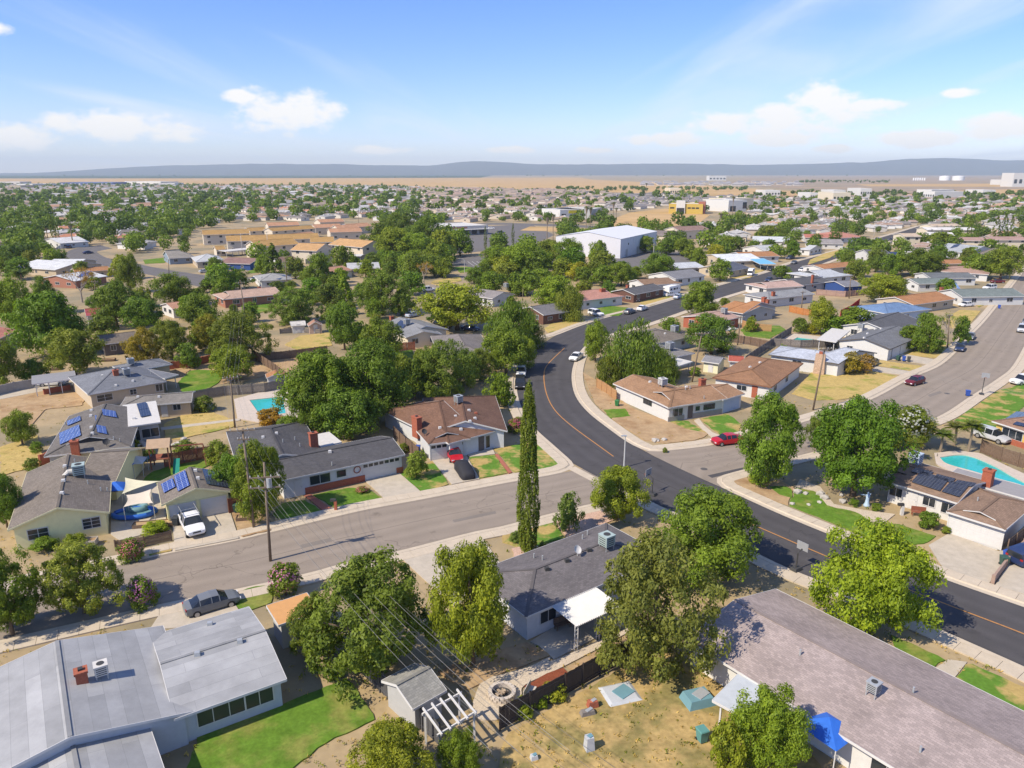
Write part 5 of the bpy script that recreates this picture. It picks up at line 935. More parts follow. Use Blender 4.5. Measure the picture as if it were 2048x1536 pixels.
def crown_mesh(seed, n, K, leaf, cb, kind='broad', rc=(0.085, 0.16), aspect=1.0, bias=0.55):
    """crown in tree space: width 1, height 1, crown from cb to 1"""
    g = np.random.RandomState(seed); lob = unit(g.randn(9, 3)); la = g.uniform(0.05, 0.34, 9); lk = g.uniform(5, 14, 9)
    d = unit(g.randn(K, 3)); rad = 0.80 + (la * np.exp(lk * (d @ lob.T - 1))).sum(1); r = np.maximum(g.rand(K) ** 0.42, 0.25)
    c = d * (r * rad)[:, None] * 0.44
    if kind in ('broad', 'weep'): c[:, :2] *= (1.08 - 0.30 * c[:, 2:3] / 0.44); c[:, 2] = np.sign(c[:, 2]) * 0.44 * (np.abs(c[:, 2]) / 0.44) ** 0.78
    if kind == 'conifer':
        t = g.rand(K) ** 1.2; a = g.rand(K) * 6.283; q = (1 - t) ** 0.8 * 0.40 * (0.5 + 0.5 * g.rand(K) ** 0.4); c = np.stack([np.cos(a) * q, np.sin(a) * q, t - 0.5], 1)
    if kind == 'cypress':
        t = g.rand(K); a = g.rand(K) * 6.283; w = np.interp(t, [0, 0.05, 0.25, 0.42, 0.5, 0.8, 0.95, 1], [0.18, 0.34, 0.46, 0.44, 0.32, 0.28, 0.18, 0.03]); q = w * g.rand(K) ** 0.25
        c = np.stack([np.cos(a) * q, np.sin(a) * q, t - 0.5], 1)
    if kind == 'column':
        t = g.rand(K); a = g.rand(K) * 6.283; w = np.interp(t, [0, 0.1, 0.5, 0.85, 1], [0.22, 0.40, 0.42, 0.25, 0.03]); q = w * g.rand(K) ** 0.3; c = np.stack([np.cos(a) * q, np.sin(a) * q, t - 0.5], 1)
    zlen = 1 - cb
    crad = g.uniform(*rc, K); cval = g.rand(K)
    idx = g.randint(0, K, n); cc = c[idx]; out = unit(cc + 1e-6)
    dirs = unit(g.randn(n, 3) + out * bias * 1.3 + np.array([0, 0, 0.35])); pos = cc + dirs * (crad[idx] * g.uniform(0.45, 1.08, n))[:, None]
    if kind in ('cypress', 'column'): pos[:, :2] = cc[:, :2] + dirs[:, :2] * (crad[idx] * 0.55)[:, None]; pos[:, 2] = cc[:, 2] + g.randn(n) * 0.02
    nor = unit(dirs * 0.9 + np.array([0, 0, 0.22]) + g.randn(n, 3) * 0.42)
    if kind == 'weep':
        drop = g.rand(n) ** 0.7 * 0.30; pos[:, 2] -= drop * np.clip(np.linalg.norm(cc[:, :2], axis=1) * 2.6, 0.25, 1); nor = unit(out * np.array([1, 1, 0.15]) + g.randn(n, 3) * 0.45)
    a = unit(np.cross(nor, g.randn(n, 3)))
    if kind in ('weep', 'cypress', 'column'): a = unit(np.array([0, 0, 1.0]) - nor * nor[:, 2:3] + g.randn(n, 3) * 0.25)
    b = np.cross(nor, a); s = leaf * g.uniform(0.45, 1.6, n)
    # tree space: xy already width units; squash z to the crown height; leaves stay about isotropic in metres via aspect = W/H
    P = np.stack([pos[:, 0], pos[:, 1], cb + (np.clip(pos[:, 2], -0.56, 0.56) + 0.5) * zlen], 1)
    iso = np.array([1, 1, aspect]); A = a * s[:, None] * iso; B = b * (s * (0.35 if kind == 'weep' else 0.55))[:, None] * iso
    val = np.clip(0.5 * cval[idx] + 0.5 * g.rand(n) + 0.0, 0, 1)
    cen = c.copy(); cen[:, 2] = cb + (cen[:, 2] + 0.5) * zlen
    return quads('crown', P, A, B, val, M_LEAF), cen
def trunk_mesh(seed, cen, cb, limbs=7, r=0.026, lean=0.03):
    g = random.Random(seed); mb = MB(); fork = min(0.6, cb + 0.22); ax, ay = g.uniform(-lean, lean), g.uniform(-lean, lean)
    mb.tube([(0, 0, -0.01), (ax * 0.3, ay * 0.3, fork * 0.5), (ax, ay, fork)], [r * 1.5, r * 1.05, r * 0.9], 8)
    ids = list(range(len(cen))); g.shuffle(ids)
    for i in ids[:limbs]:
        q = cen[i]; m = (ax * 0.5 + q[0] * 0.45, ay * 0.5 + q[1] * 0.45, fork + (q[2] - fork) * 0.62); mb.tube([(ax, ay, fork - 0.02), m, tuple(q)], [r * 0.75, r * 0.45, r * 0.15], 5)
    me = bpy.data.meshes.new('trunk'); me.from_pydata(mb.v, [], mb.f); me.polygons.foreach_set('use_smooth', [True] * len(me.polygons)); me.materials.append(M_BARK); me.update(); return me
PROTO = {}
def proto(pk, n, **k):
    seed = len(PROTO) * 13 + 5; limbs = k.pop('limbs', 8); r = k.pop('r', 0.024); cr, cen = crown_mesh(seed, n, **k); PROTO.setdefault(pk, []).append((cr, trunk_mesh(seed, cen, k['cb'], limbs, r)))
for q in range(4): proto('broad', 15000, K=95 + 10 * q, leaf=0.0175, cb=(0.02, 0.06, 0.01, 0.04)[q], aspect=1.15)
for q in range(2): proto('hero', 34000, K=150 + 20 * q, leaf=0.0130, cb=(0.03, 0.02)[q], aspect=1.15, rc=(0.06, 0.14))
for q in range(2): proto('fine', 24000, K=150, leaf=0.0118, cb=0.01, aspect=1.15, rc=(0.05, 0.11))
for q in range(2): proto('tuft', 30000, K=170, leaf=0.0130, cb=0.0, aspect=1.1, rc=(0.05, 0.12), bias=0.9)
for q in range(2): proto('weep', 14000, K=90, leaf=0.021, cb=0.06, kind='weep', aspect=1.2)
for q in range(3): proto('mid', 4200, K=60 + 8 * q, leaf=0.031, cb=0.05, aspect=1.2, rc=(0.10, 0.18))
for q in range(2): proto('midweep', 4200, K=60, leaf=0.034, cb=0.10, kind='weep', aspect=1.2)
for q in range(4): proto('low', 900, K=26 + 4 * q, leaf=0.062, cb=0.05, aspect=1.2, rc=(0.12, 0.2))
proto('cypress', 26000, K=700, leaf=0.036, cb=0.03, kind='cypress', aspect=0.16, rc=(0.05, 0.10), limbs=0, r=0.09)
proto('column', 1500, K=200, leaf=0.09, cb=0.03, kind='column', aspect=0.16, rc=(0.05, 0.12), limbs=0, r=0.07)
for q in range(2): proto('bush', 3800, K=50, leaf=0.036, cb=0.0, aspect=1.0, rc=(0.12, 0.2), limbs=3)
proto('conifer', 5200, K=110, leaf=0.036, cb=0.04, kind='conifer', aspect=0.7, rc=(0.06, 0.12), limbs=0, r=0.03)
# bare tree: twigs with a few leaves
def bare_proto():
    g = random.Random(4); mb = MB(); tips = []
    def grow(p, d, ln, r, lev):
        q = (p[0] + d[0] * ln, p[1] + d[1] * ln, p[2] + d[2] * ln); mb.tube([p, q], [r, r * 0.65], 5 if lev < 2 else 4, cap=False)
        if lev == 4: tips.append(q); return
        for k in range(3 if lev else 5):
            e = Vector((d[0] + g.uniform(-0.75, 0.75), d[1] + g.uniform(-0.75, 0.75), d[2] * 0.9 + g.uniform(-0.15, 0.4))).normalized(); grow(q, e, ln * g.uniform(0.6, 0.85), r * 0.6, lev + 1)
    grow((0, 0, 0), (0, 0, 1), 0.27, 0.026, 0)
    me = bpy.data.meshes.new('trunk'); me.from_pydata(mb.v, [], mb.f); me.materials.append(mat('grey_bark', (0.34, 0.29, 0.24), var=0.2)); me.update()
    C = np.array(tips)[np.random.RandomState(3).randint(0, len(tips), 900)] + np.random.RandomState(4).randn(900, 3) * 0.03; gg = np.random.RandomState(6); a = unit(gg.randn(900, 3)) * 0.016; b = unit(np.cross(a, gg.randn(900, 3))) * 0.010
    PROTO['bare'] = [(quads('crown', C, a, b, gg.rand(900), M_LEAF), me)]
bare_proto()
def palm_proto(kind, fronds, droop, frond_len, trunk_r, skirt):
    g = np.random.RandomState(len(PROTO) + 60); C, A, B, v = [], [], [], []
    top = 1.0 - frond_len * 0.30
    for f in range(fronds):
        az = g.rand() * 6.283; el = g.uniform(-0.5, 1.25); L = frond_len * g.uniform(0.8, 1.1); h = np.array([np.cos(az), np.sin(az), 0])
        for k in range(14):
            t = (k + 0.5) / 14; p = h * (L * t * np.cos(el * (1 - 0.3 * t))) + np.array([0, 0, L * (t * np.sin(el) - droop * t * t)]) * skirt[1]; side = np.array([-h[1], h[0], 0])
            for sgn in (-1, 1):
                w = frond_len * 0.20 * np.sin(np.pi * min(1, t * 0.85 + 0.15)); d = unit(side * sgn + h * 0.55 + np.array([0, 0, -0.25])); C.append(p + d * w * 0.5 + np.array([0, 0, top])); A.append(d * w * 0.55 * np.array([1, 1, skirt[1]])); B.append(unit(h + np.array([0, 0, 0.1])) * frond_len * 0.034); v.append(g.rand())
    cr = quads('crown', np.array(C), np.array(A), np.array(B), np.array(v), M_LEAF); mb = MB()
    mb.tube([(0, 0, -0.01), (0.01, 0, top * 0.5), (0, 0.01, top)], [trunk_r * 1.3, trunk_r, trunk_r * 0.85], 8)
    if skirt[0]: mb.tube([(0, 0, top - 0.22), (0, 0, top - 0.05), (0, 0, top)], [trunk_r * 1.4, trunk_r * 4.2, trunk_r * 1.5], 12)
    me = bpy.data.meshes.new('trunk'); me.from_pydata(mb.v, [], mb.f); me.materials.append(M_PALMT); me.update(); PROTO[kind] = [(cr, me)]
palm_proto('palm', 34, 0.75, 0.5, 0.045, (1, 0.22))
palm_proto('fanpalm', 90, 0.45, 0.5, 0.045, (0, 0.75))
TINT = dict(bright=(1.30, 1.28, 0.9), green=(0.95, 1.05, 0.9), dark=(0.78, 0.95, 0.85), olive=(0.98, 1.0, 1.1), grey=(1.08, 1.06, 1.9), brown=(1.9, 1.05, 1.0), yellow=(1.75, 1.5, 0.9), pine=(0.72, 0.80, 0.8), pale=(1.25, 1.3, 1.5), plum=(1.6, 0.55, 0.9), deep=(0.86, 1.08, 0.75), lime=(1.5, 1.5, 0.8))
TREES = []
def bloom(t, col, seed=0):
    g = np.random.RandomState(seed); d = unit(g.randn(420, 3)); a = unit(np.cross(d, g.randn(420, 3))) * 0.027; b = np.cross(d, a); P = d * np.array([0.46, 0.46, 0.42]) * g.uniform(0.85, 1.05, (420, 1)) + np.array([0, 0, 0.55])
    o = bpy.data.objects.new('blossom', quads('blossom', P[P[:, 2] > 0.3], a[P[:, 2] > 0.3], b[P[:, 2] > 0.3], g.rand((P[:, 2] > 0.3).sum()), mat('petals', col, objcol=True, var=0.15))); COL.objects.link(o); o.parent = t; o.color = (*col, 1)
def plant(x, y, W, H, kind, tint, label, name='tree', cat='tree', group=None, seed=None, z=0.0):
    cr, tr = PROTO[kind][(seed if seed is not None else random.randrange(99)) % len(PROTO[kind])]
    t = empty(name, (x, y, z), random.uniform(0, 6.28)); t.scale = (W, W, H); tag(t, label, cat, group)
    c = bpy.data.objects.new('crown', cr); COL.objects.link(c); c.parent = t
    k = TINT[tint] if isinstance(tint, str) else tint; q = random.uniform(0.9, 1.1); c.color = (k[0] * q * random.uniform(0.9, 1.2), k[1] * q, k[2] * q, 1)
    s = bpy.data.objects.new('trunk', tr); COL.objects.link(s); s.parent = t
    TREES.append((x, y, W / 2)); return t
def ptree(u, vb, vt, wpx, kind, tint, label, name='tree', cat='tree', group=None, seed=None):
    p = G(u, vb); H = tall(u, vb, vt); sc = PX(p.x, p.y, H * 0.55)[2]; return plant(p.x, p.y, wpx / sc * 0.92, H * 0.97, kind, tint, label, name, cat, group, seed)
NEAR = [
 (850, 782, 692, 88, 'broad', 'green', 'green tree over the shaded yard behind the brown house', 0), (935, 772, 690, 76, 'fine', 'olive', 'olive tree filling the gap before the bend', 0), (1050, 738, 668, 60, 'broad', 'bright', 'bright kerbside tree shading the bend', 2), (1062, 694, 632, 62, 'weep', 'olive', 'drooping tree at the mouth of the back street', 1), (772, 792, 694, 92, 'broad', 'deep', 'deep green tree above the charcoal ranch yard', 3), (830, 800, 712, 64, 'mid', 'olive', 'thin olive tree beside the white patio cover', 1),
 (745, 1338, 1095, 290, 'tuft', 'olive', 'big feathery olive-green tree left of the bright tall tree', 0), (632, 1315, 1180, 130, 'tuft', 'olive', 'smaller olive-green tree overhanging the orange shed', 1),
 (945, 1330, 1060, 192, 'hero', 'bright', 'tall bright yellow-green tree beside the white house gable', 0), (1300, 1335, 1032, 290, 'fine', 'grey', 'large grey-olive tree covering the white house roof', 0),
 (1415, 1150, 965, 240, 'hero', 'green', 'green tree at the near road corner behind the grey-olive one', 1), (1232, 1040, 925, 128, 'hero', 'bright', 'round bright green tree at the street mouth', 2),
 (1138, 1063, 980, 58, 'mid', 'grey', 'small grey-green tree in the pink gravel bed', 0), (1535, 965, 772, 145, 'hero', 'green', 'round green tree in the corner bed', 3),
 (1706, 992, 782, 205, 'hero', 'deep', 'wide dark green tree left of the white solar house', 0), (1640, 900, 815, 80, 'fine', 'olive', 'dusty olive tree behind the wide dark green one', 1),
 (1742, 1268, 1036, 238, 'hero', 'lime', 'large lime-green tree at the roadside, lower right', 1), (1535, 1545, 1375, 175, 'hero', 'bright', 'bright green tree against the mauve roof', 2),
 (1450, 1560, 1440, 90, 'mid', 'bright', 'low bright green tree in the yard below the mauve roof', 1), (790, 1590, 1440, 190, 'hero', 'bright', 'bright green tree at the bottom edge beside the lawn', 3),
 (922, 1560, 1462, 105, 'hero', 'deep', 'dark green bush-like tree below the white pergola', 0), (170, 1225, 1072, 170, 'tuft', 'pale', 'pale feathery tree beside the side street', 0),
 (25, 1270, 1095, 150, 'tuft', 'dark', 'dark green tree at the lower left edge', 1), (15, 1055, 938, 72, 'hero', 'green', 'green tree at the left edge shading the lime house', 2),
 (528, 1034, 868, 125, 'hero', 'green', 'leafy tree behind the double pole', 3), (470, 1000, 905, 85, 'broad', 'deep', 'dark leafy tree beside the lime garage', 1), (833, 957, 902, 54, 'mid', 'pale', 'small white-flecked tree on the lawn between drives', 2),
 (655, 858, 688, 185, 'hero', 'deep', 'biggest dark green tree beside the pool', 0), (745, 845, 668, 175, 'hero', 'dark', 'dark green tree right of the biggest one', 1), (622, 872, 750, 96, 'broad', 'green', 'green tree overhanging the pool', 2), (700, 880, 770, 140, 'broad', 'dark', 'deep shaded tree behind the charcoal ranch', 3), (800, 800, 700, 90, 'broad', 'green', 'slim green tree between the dark trees', 0),
 (690, 700, 598, 80, 'broad', 'green', 'tall upright green tree beyond the dry paddock', 1), (768, 718, 632, 98, 'broad', 'green', 'rounded green tree left of the grey solar house', 2),
 (885, 795, 668, 145, 'fine', 'olive', 'grey-green tree behind the brown dutch-gabled house', 0), (1012, 748, 652, 110, 'broad', 'green', 'green tree beside the bend opposite the white car', 3), (960, 760, 690, 80, 'fine', 'olive', 'olive tree between the two kerbside trees', 1), (998, 814, 738, 62, 'mid', 'bright', 'small bright street tree behind the brown roof', 0),
 (1020, 702, 592, 140, 'weep', 'olive', 'weeping olive-green tree at the back street corner', 0), (915, 660, 562, 165, 'broad', 'bright', 'wide bright green tree over the parked black car', 1),
 (1268, 762, 632, 150, 'weep', 'olive', 'tall weeping tree left of the taupe roof', 1), (1325, 766, 690, 80, 'weep', 'olive', 'lower weeping tree beside the tan-roofed house', 0), (1190, 722, 638, 62, 'broad', 'bright', 'bright green street tree beside the weeping tree', 2), (1215, 770, 705, 70, 'midweep', 'olive', 'drooping low tree at the dry corner lot', 0),
 (1422, 708, 624, 105, 'broad', 'dark', 'dark cedar-like tree behind the leaning pole', 3), (1400, 632, 556, 86, 'broad', 'green', 'green street tree on the pavement of the dark road', 0), (1765, 606, 546, 92, 'broad', 'bright', 'round bright green tree beyond the red shed', 1), (1845, 552, 494, 92, 'broad', 'dark', 'dark spreading tree behind the slate roof', 2), (1718, 506, 470, 56, 'mid', 'dark', 'dark round tree over the dark road', 0), (1563, 559, 529, 44, 'mid', 'green', 'small green tree on the kerb of the dark road', 1),
 (2000, 558, 488, 80, 'broad', 'green', 'green tree at the right edge above the street', 3), (1950, 556, 505, 60, 'mid', 'green', 'green tree beside the taupe far house', 1), (1638, 668, 592, 62, 'broad', 'bright', 'bright green tree above the clipped hedge', 2), (1848, 706, 618, 66, 'broad', 'green', 'green tree in front of the blue roof', 0), (1820, 700, 648, 60, 'mid', 'green', 'lower green tree beside the grey gabled house', 1), (1893, 694, 612, 56, 'bare', 'olive', 'half-bare grey tree on the strip of lawn', 0), (1920, 690, 630, 40, 'mid', 'green', 'slender tree behind the kerb at the bins', 2),
 (1700, 748, 700, 48, 'mid', 'brown', 'pinkish-brown shrubby tree before the pale blue roof', 0), (1728, 746, 706, 46, 'mid', (1.7, 0.9, 1.1), 'reddish-brown shrubby tree beside the parked dark car', 1),
 (1502, 664, 631, 28, 'mid', 'bright', 'tiny round tree on the fenced lawn', 0), (1600, 666, 634, 42, 'mid', 'pine', 'dark blue-green shrub tree near the small pool', 1), (1622, 668, 648, 26, 'mid', 'yellow', 'small yellowish tree beside the dark shrub tree', 2),
 (105, 712, 572, 155, 'broad', 'deep', 'large dark green tree above the dark taupe ranch', 0), (150, 752, 652, 130, 'broad', 'olive', 'spreading olive tree above the slate carport', 1), (290, 738, 648, 90, 'fine', 'brown', 'bronze-tinged tree behind the slate hip house', 0), (345, 716, 632, 95, 'fine', 'olive', 'olive tree right of the bronze one', 1), (235, 655, 558, 100, 'broad', 'dark', 'dark green tree above the red shed roof', 2), (290, 665, 590, 85, 'broad', 'green', 'green tree right of the red shed', 3), (402, 652, 580, 85, 'broad', 'green', 'green tree left of the long brick ranch', 0), (350, 612, 542, 88, 'broad', 'dark', 'dark feathery tree before the far left street', 1), (262, 585, 503, 56, 'broad', 'green', 'tall upright tree at the far left junction', 2),
 (478, 722, 612, 150, 'fine', 'olive', 'wide olive tree at the paddock fence', 0), (420, 702, 622, 80, 'fine', (1.6, 1.05, 0.9), 'bronze-green tree left of the wide olive tree', 1), (592, 646, 568, 112, 'fine', 'olive', 'olive tree right of the long brick ranch', 1), (468, 762, 688, 98, 'broad', 'bright', 'round green tree beside the green back lawn', 3), (378, 738, 680, 46, 'mid', 'pale', 'small pale tree behind the back lawn', 0), (46, 890, 818, 72, 'broad', 'green', 'round green tree left of the solar house', 1), (12, 775, 672, 80, 'broad', 'green', 'green tree at the left edge above the carport', 2), (70, 765, 715, 60, 'mid', 'dark', 'dark low tree by the carport drive', 1), (28, 648, 552, 92, 'broad', 'bright', 'bright green tree at the left edge', 3), (90, 628, 545, 70, 'fine', 'olive', 'dusty olive tree left of the white solar roof', 0), (165, 605, 520, 80, 'bare', 'brown', 'half-bare brown tree before the white solar house', 0),
 (548, 552, 487, 56, 'conifer', 'pine', 'dark conifer in front of the tan apartments', 0), (640, 575, 500, 66, 'broad', 'dark', 'dark green tree below the tan apartments', 0), (690, 612, 542, 50, 'conifer', 'lime', 'bright yellow-green conical tree', 0), (765, 630, 530, 110, 'fine', 'olive', 'broad olive tree left of the back street', 1), (825, 590, 540, 60, 'mid', 'deep', 'dark green tree beside the back street', 2), (848, 568, 514, 52, 'bare', 'brown', 'dead tan tree beside the back street lawn', 0), (888, 556, 512, 46, 'mid', 'green', 'round green tree beside the car park', 0), (660, 620, 565, 70, 'mid', 'pine', 'blue-green tree left of the conical one', 1), (720, 690, 640, 60, 'mid', 'green', 'green tree behind the tall upright tree', 0), (480, 578, 535, 55, 'mid', 'green', 'green tree left of the solar array house', 0), (445, 585, 525, 80, 'mid', 'green', 'leafy tree below the pale hipped house', 2), (430, 545, 512, 40, 'mid', 'green', 'small tree in front of the pale hipped house', 1), (165, 555, 520, 40, 'mid', 'olive', 'olive bush-like tree at the left street bend', 1), (120, 530, 498, 36, 'mid', 'dark', 'small dark tree by the far left cars', 2),
 (790, 520, 448, 96, 'broad', 'bright', 'bright green tree before the dark grove', 0), (832, 522, 462, 84, 'broad', 'bright', 'bright green street tree right of the grove', 1), (850, 500, 425, 90, 'fine', 'dark', 'tall dark tree in the grove behind the street', 0), (800, 490, 420, 90, 'fine', 'pine', 'tall dark pine in the grove behind the apartments', 1), (760, 495, 440, 70, 'mid', 'dark', 'dark tree at the left of the grove', 0), (885, 515, 456, 62, 'mid', 'bright', 'bright tree with a pale trunk by the street', 1), (920, 512, 454, 56, 'mid', 'green', 'slender street tree near the low store wall', 2),
 (1045, 552, 480, 120, 'broad', 'bright', 'large bright green tree in the car park', 2), (990, 542, 488, 70, 'broad', 'bright', 'spreading green tree at the car park edge', 3), (1100, 530, 475, 80, 'broad', 'green', 'green tree behind the car park', 0), (1140, 540, 472, 66, 'broad', 'deep', 'dark open tree beside the warehouse gable', 1), (1195, 528, 476, 46, 'mid', 'bright', 'round bright tree against the warehouse wall', 0), (1318, 558, 503, 80, 'broad', 'green', 'broad green tree above the brown street house', 2), (1242, 572, 522, 62, 'broad', 'green', 'green tree left of the car park', 3), (1205, 572, 528, 56, 'mid', 'deep', 'dark green tree above the pink roof', 1), (1385, 520, 488, 46, 'mid', 'green', 'green tree behind the metal roof', 0), (1440, 562, 516, 56, 'mid', 'dark', 'dark green tree beside the white van', 2), (1110, 620, 545, 96, 'broad', 'bright', 'bright green tree behind the dark brick ranch', 0), (1140, 640, 562, 80, 'weep', 'pale', 'wispy pale tree on the far corner lawn', 0), (1165, 600, 560, 50, 'mid', 'green', 'green tree left of the pink roof', 2), (1050, 590, 535, 80, 'mid', 'green', 'green tree behind the grey cooler house', 0), (980, 590, 540, 70, 'mid', 'deep', 'dark tree left of the grey cooler house', 1), (1010, 560, 525, 60, 'mid', 'olive', 'olive tree at the end of the car park', 2), (1155, 560, 520, 60, 'mid', 'yellow', 'yellow-green tree before the warehouse', 0), (1080, 575, 535, 60, 'mid', 'bright', 'bright low tree beside the car park verge', 1),
 (1290, 505, 470, 50, 'mid', 'green', 'green tree at the warehouse corner', 1), (1330, 510, 472, 52, 'mid', 'green', 'first green tree along the warehouse wall', 0), (1365, 512, 474, 50, 'mid', 'green', 'second green tree along the warehouse wall', 2), (1430, 520, 485, 40, 'mid', 'yellow', 'yellow-green tree among the far street roofs', 0), (1455, 505, 470, 55, 'mid', 'green', 'green tree before the terracotta roof', 1), (1585, 517, 480, 36, 'mid', 'deep', 'dark upright tree on the far lawn', 2), (1540, 482, 448, 62, 'mid', 'green', 'green tree behind the long white roof', 0), (1880, 500, 462, 60, 'mid', 'green', 'green tree before the cream block', 1),
]
for (u, vb, vt, w, kd, tn, lab, sd) in NEAR: ptree(u, vb, vt, w, kd, tn, lab, {'conifer': 'conifer', 'bare': 'bare_tree', 'weep': 'weeping_tree'}.get(kd, 'tree'), seed=sd)
ptree(1056, 1108, 766, 56, 'cypress', (0.95, 0.92, 0.95), 'tall slim cypress rising above the street', 'cypress_tree', 'cypress', seed=0)
for k, (u, vb, vt, w, lab) in enumerate([(110, 490, 430, 13, 'tallest dark cypress at far left'), (118, 488, 444, 9, 'thin cypress right of the tallest at far left'), (76, 518, 468, 15, 'cypress beside the far left parked cars'), (183, 465, 428, 8, 'leftmost cypress of the far row'), (193, 463, 432, 7, 'second cypress of the far row'), (200, 463, 428, 8, 'tall third cypress of the far row'), (207, 462, 440, 6, 'short cypress in the far row'), (216, 461, 443, 6, 'shortest cypress ending the far row'), (971, 498, 452, 9, 'lone cypress beside the low store'), (1026, 490, 446, 8, 'cypress in the store car park'), (1934, 490, 430, 11, 'lone cypress before the cream flats'), (1987, 492, 432, 20, 'first of the three cypresses at right'), (2002, 492, 426, 18, 'second of the three cypresses at right'), (2016, 492, 430, 14, 'third of the three cypresses at right'), (795, 455, 412, 9, 'dark cypress inside the grove'), (1672, 468, 418, 12, 'dark cypress behind the coral roof')]):
    ptree(u, vb, vt, w, 'column', (0.75, 0.8, 0.8), lab, 'cypress_tree', 'cypress', 'slim dark cypresses in the distance', 0)
for (u, vb, vt, w, kd, tn, lab) in [
 (1032, 865, 834, 42, 'bush', (3.2, 0.5, 1.2), 'pink crape myrtle beside the brown dutch-gabled house'), (572, 1190, 1122, 76, 'bush', (1.8, 0.9, 1.6), 'pinkish flowering bush beside the side street'), (290, 1215, 1152, 66, 'bush', (1.1, 0.6, 1.1), 'dark plum flowering bush before the pale grey house'), (265, 1120, 1078, 58, 'bush', (2.0, 0.9, 1.0), 'pink rose bush beside the brown picket fence'), (1855, 1056, 1022, 46, 'bush', 'green', 'clipped round bush before the white solar house'), (1814, 828 + 60, 806, 112, 'broad', (2.2, 2.0, 3.2), 'white-flowering oleander beside the palms'), (1780, 895, 830, 70, 'bush', 'olive', 'olive shrub below the oleander'), (1752, 1022, 1006, 25, 'bush', 'green', 'small round shrub by the blue statue'), (1707, 1012, 996, 22, 'bush', 'green', 'small shrub left of the blue statue'), (1512, 966, 944, 34, 'bush', 'lime', 'low bright shrub at the corner bed tree'), (1892, 1068, 1052, 20, 'bush', 'green', 'small shrub at the garage corner'), (75, 905, 882, 26, 'bush', 'green', 'clipped green shrub at the solar house corner'), (66, 940, 915, 34, 'bush', 'olive', 'olive shrub beside the dry yellow yard'), (410, 822, 790, 48, 'bush', 'olive', 'olive shrub beside the taupe cottage'), (272, 895, 878, 20, 'bush', 'lime', 'lime shrub below the sunroom'), (300, 918, 898, 34, 'bush', 'olive', 'olive shrub beside the stone pile'), (370, 905, 882, 50, 'bush', 'green', 'green shrub behind the play set'), (440, 930, 880, 60, 'bush', 'green', 'tall green shrub right of the play set'), (1660, 668, 622, 74, 'bush', 'deep', 'clipped dark hedge left half'), (1706, 668, 610, 80, 'bush', 'deep', 'clipped dark hedge right half'), (1390, 752, 732, 26, 'bush', 'green', 'small green shrub under the leaning pole'), (1445, 705, 690, 30, 'bush', 'olive', 'olive shrub beside the yard shed'), (1500, 652, 640, 18, 'bush', 'green', 'shrub beside the fenced green lawn'), (540, 850, 815, 60, 'bush', 'brown', 'brownish shrub at the pool corner'), (580, 868, 830, 60, 'bush', 'dark', 'dark shrub below the pool'), (808, 905, 885, 22, 'bush', 'green', 'green shrub by the side fence'), (1110, 1395, 1366, 60, 'bush', 'bright', 'green shrub along the back fence by the mulch'), (1045, 1430, 1400, 56, 'bush', 'bright', 'green shrub at the corner of the back fence'), (1080, 1412, 1385, 40, 'bush', 'lime', 'lime shrub between the two fence shrubs'), (1030, 1085, 1062, 26, 'bush', 'grey', 'spiky blue agave beside the cypress'), (1085, 1098, 1082, 18, 'bush', 'grey', 'small blue agave right of the cypress'), (90, 1100, 1075, 60, 'bush', 'green', 'green shrub before the lime house window'), (150, 1095, 1068, 50, 'bush', 'bright', 'bright shrub beside the lime house wall'), (310, 1066, 1044, 56, 'bush', 'lime', 'lime vine bed behind the picket fence'), (1870, 705, 680, 34, 'bush', 'green', 'green shrub under the half-bare tree'), (1760, 560, 545, 30, 'bush', 'yellow', 'tan grass shrub near the black solar roof'), (725, 985, 974, 34, 'bush', (1.8, 0.9, 0.9), 'flower bed ring beside the garage drive'), (640, 972, 960, 40, 'bush', 'olive', 'low planting under the ranch window'), (1565, 705, 688, 20, 'bush', 'pale', 'pale shrub left of the pale blue roof'), (1330, 905, 895, 12, 'bush', 'olive', 'tuft of weeds at the street corner')]:
    bc = {1032: (0.42, 0.06, 0.14), 572: (0.45, 0.16, 0.26), 290: (0.30, 0.10, 0.22), 265: (0.50, 0.12, 0.18), 1814: (0.30, 0.31, 0.26), 725: (0.5, 0.12, 0.15)}.get(u)
    t_ = ptree(u, vb, vt, w, kd, 'olive' if bc else tn, lab, 'shrub', 'shrub')
    if bc: bloom(t_, bc, u)
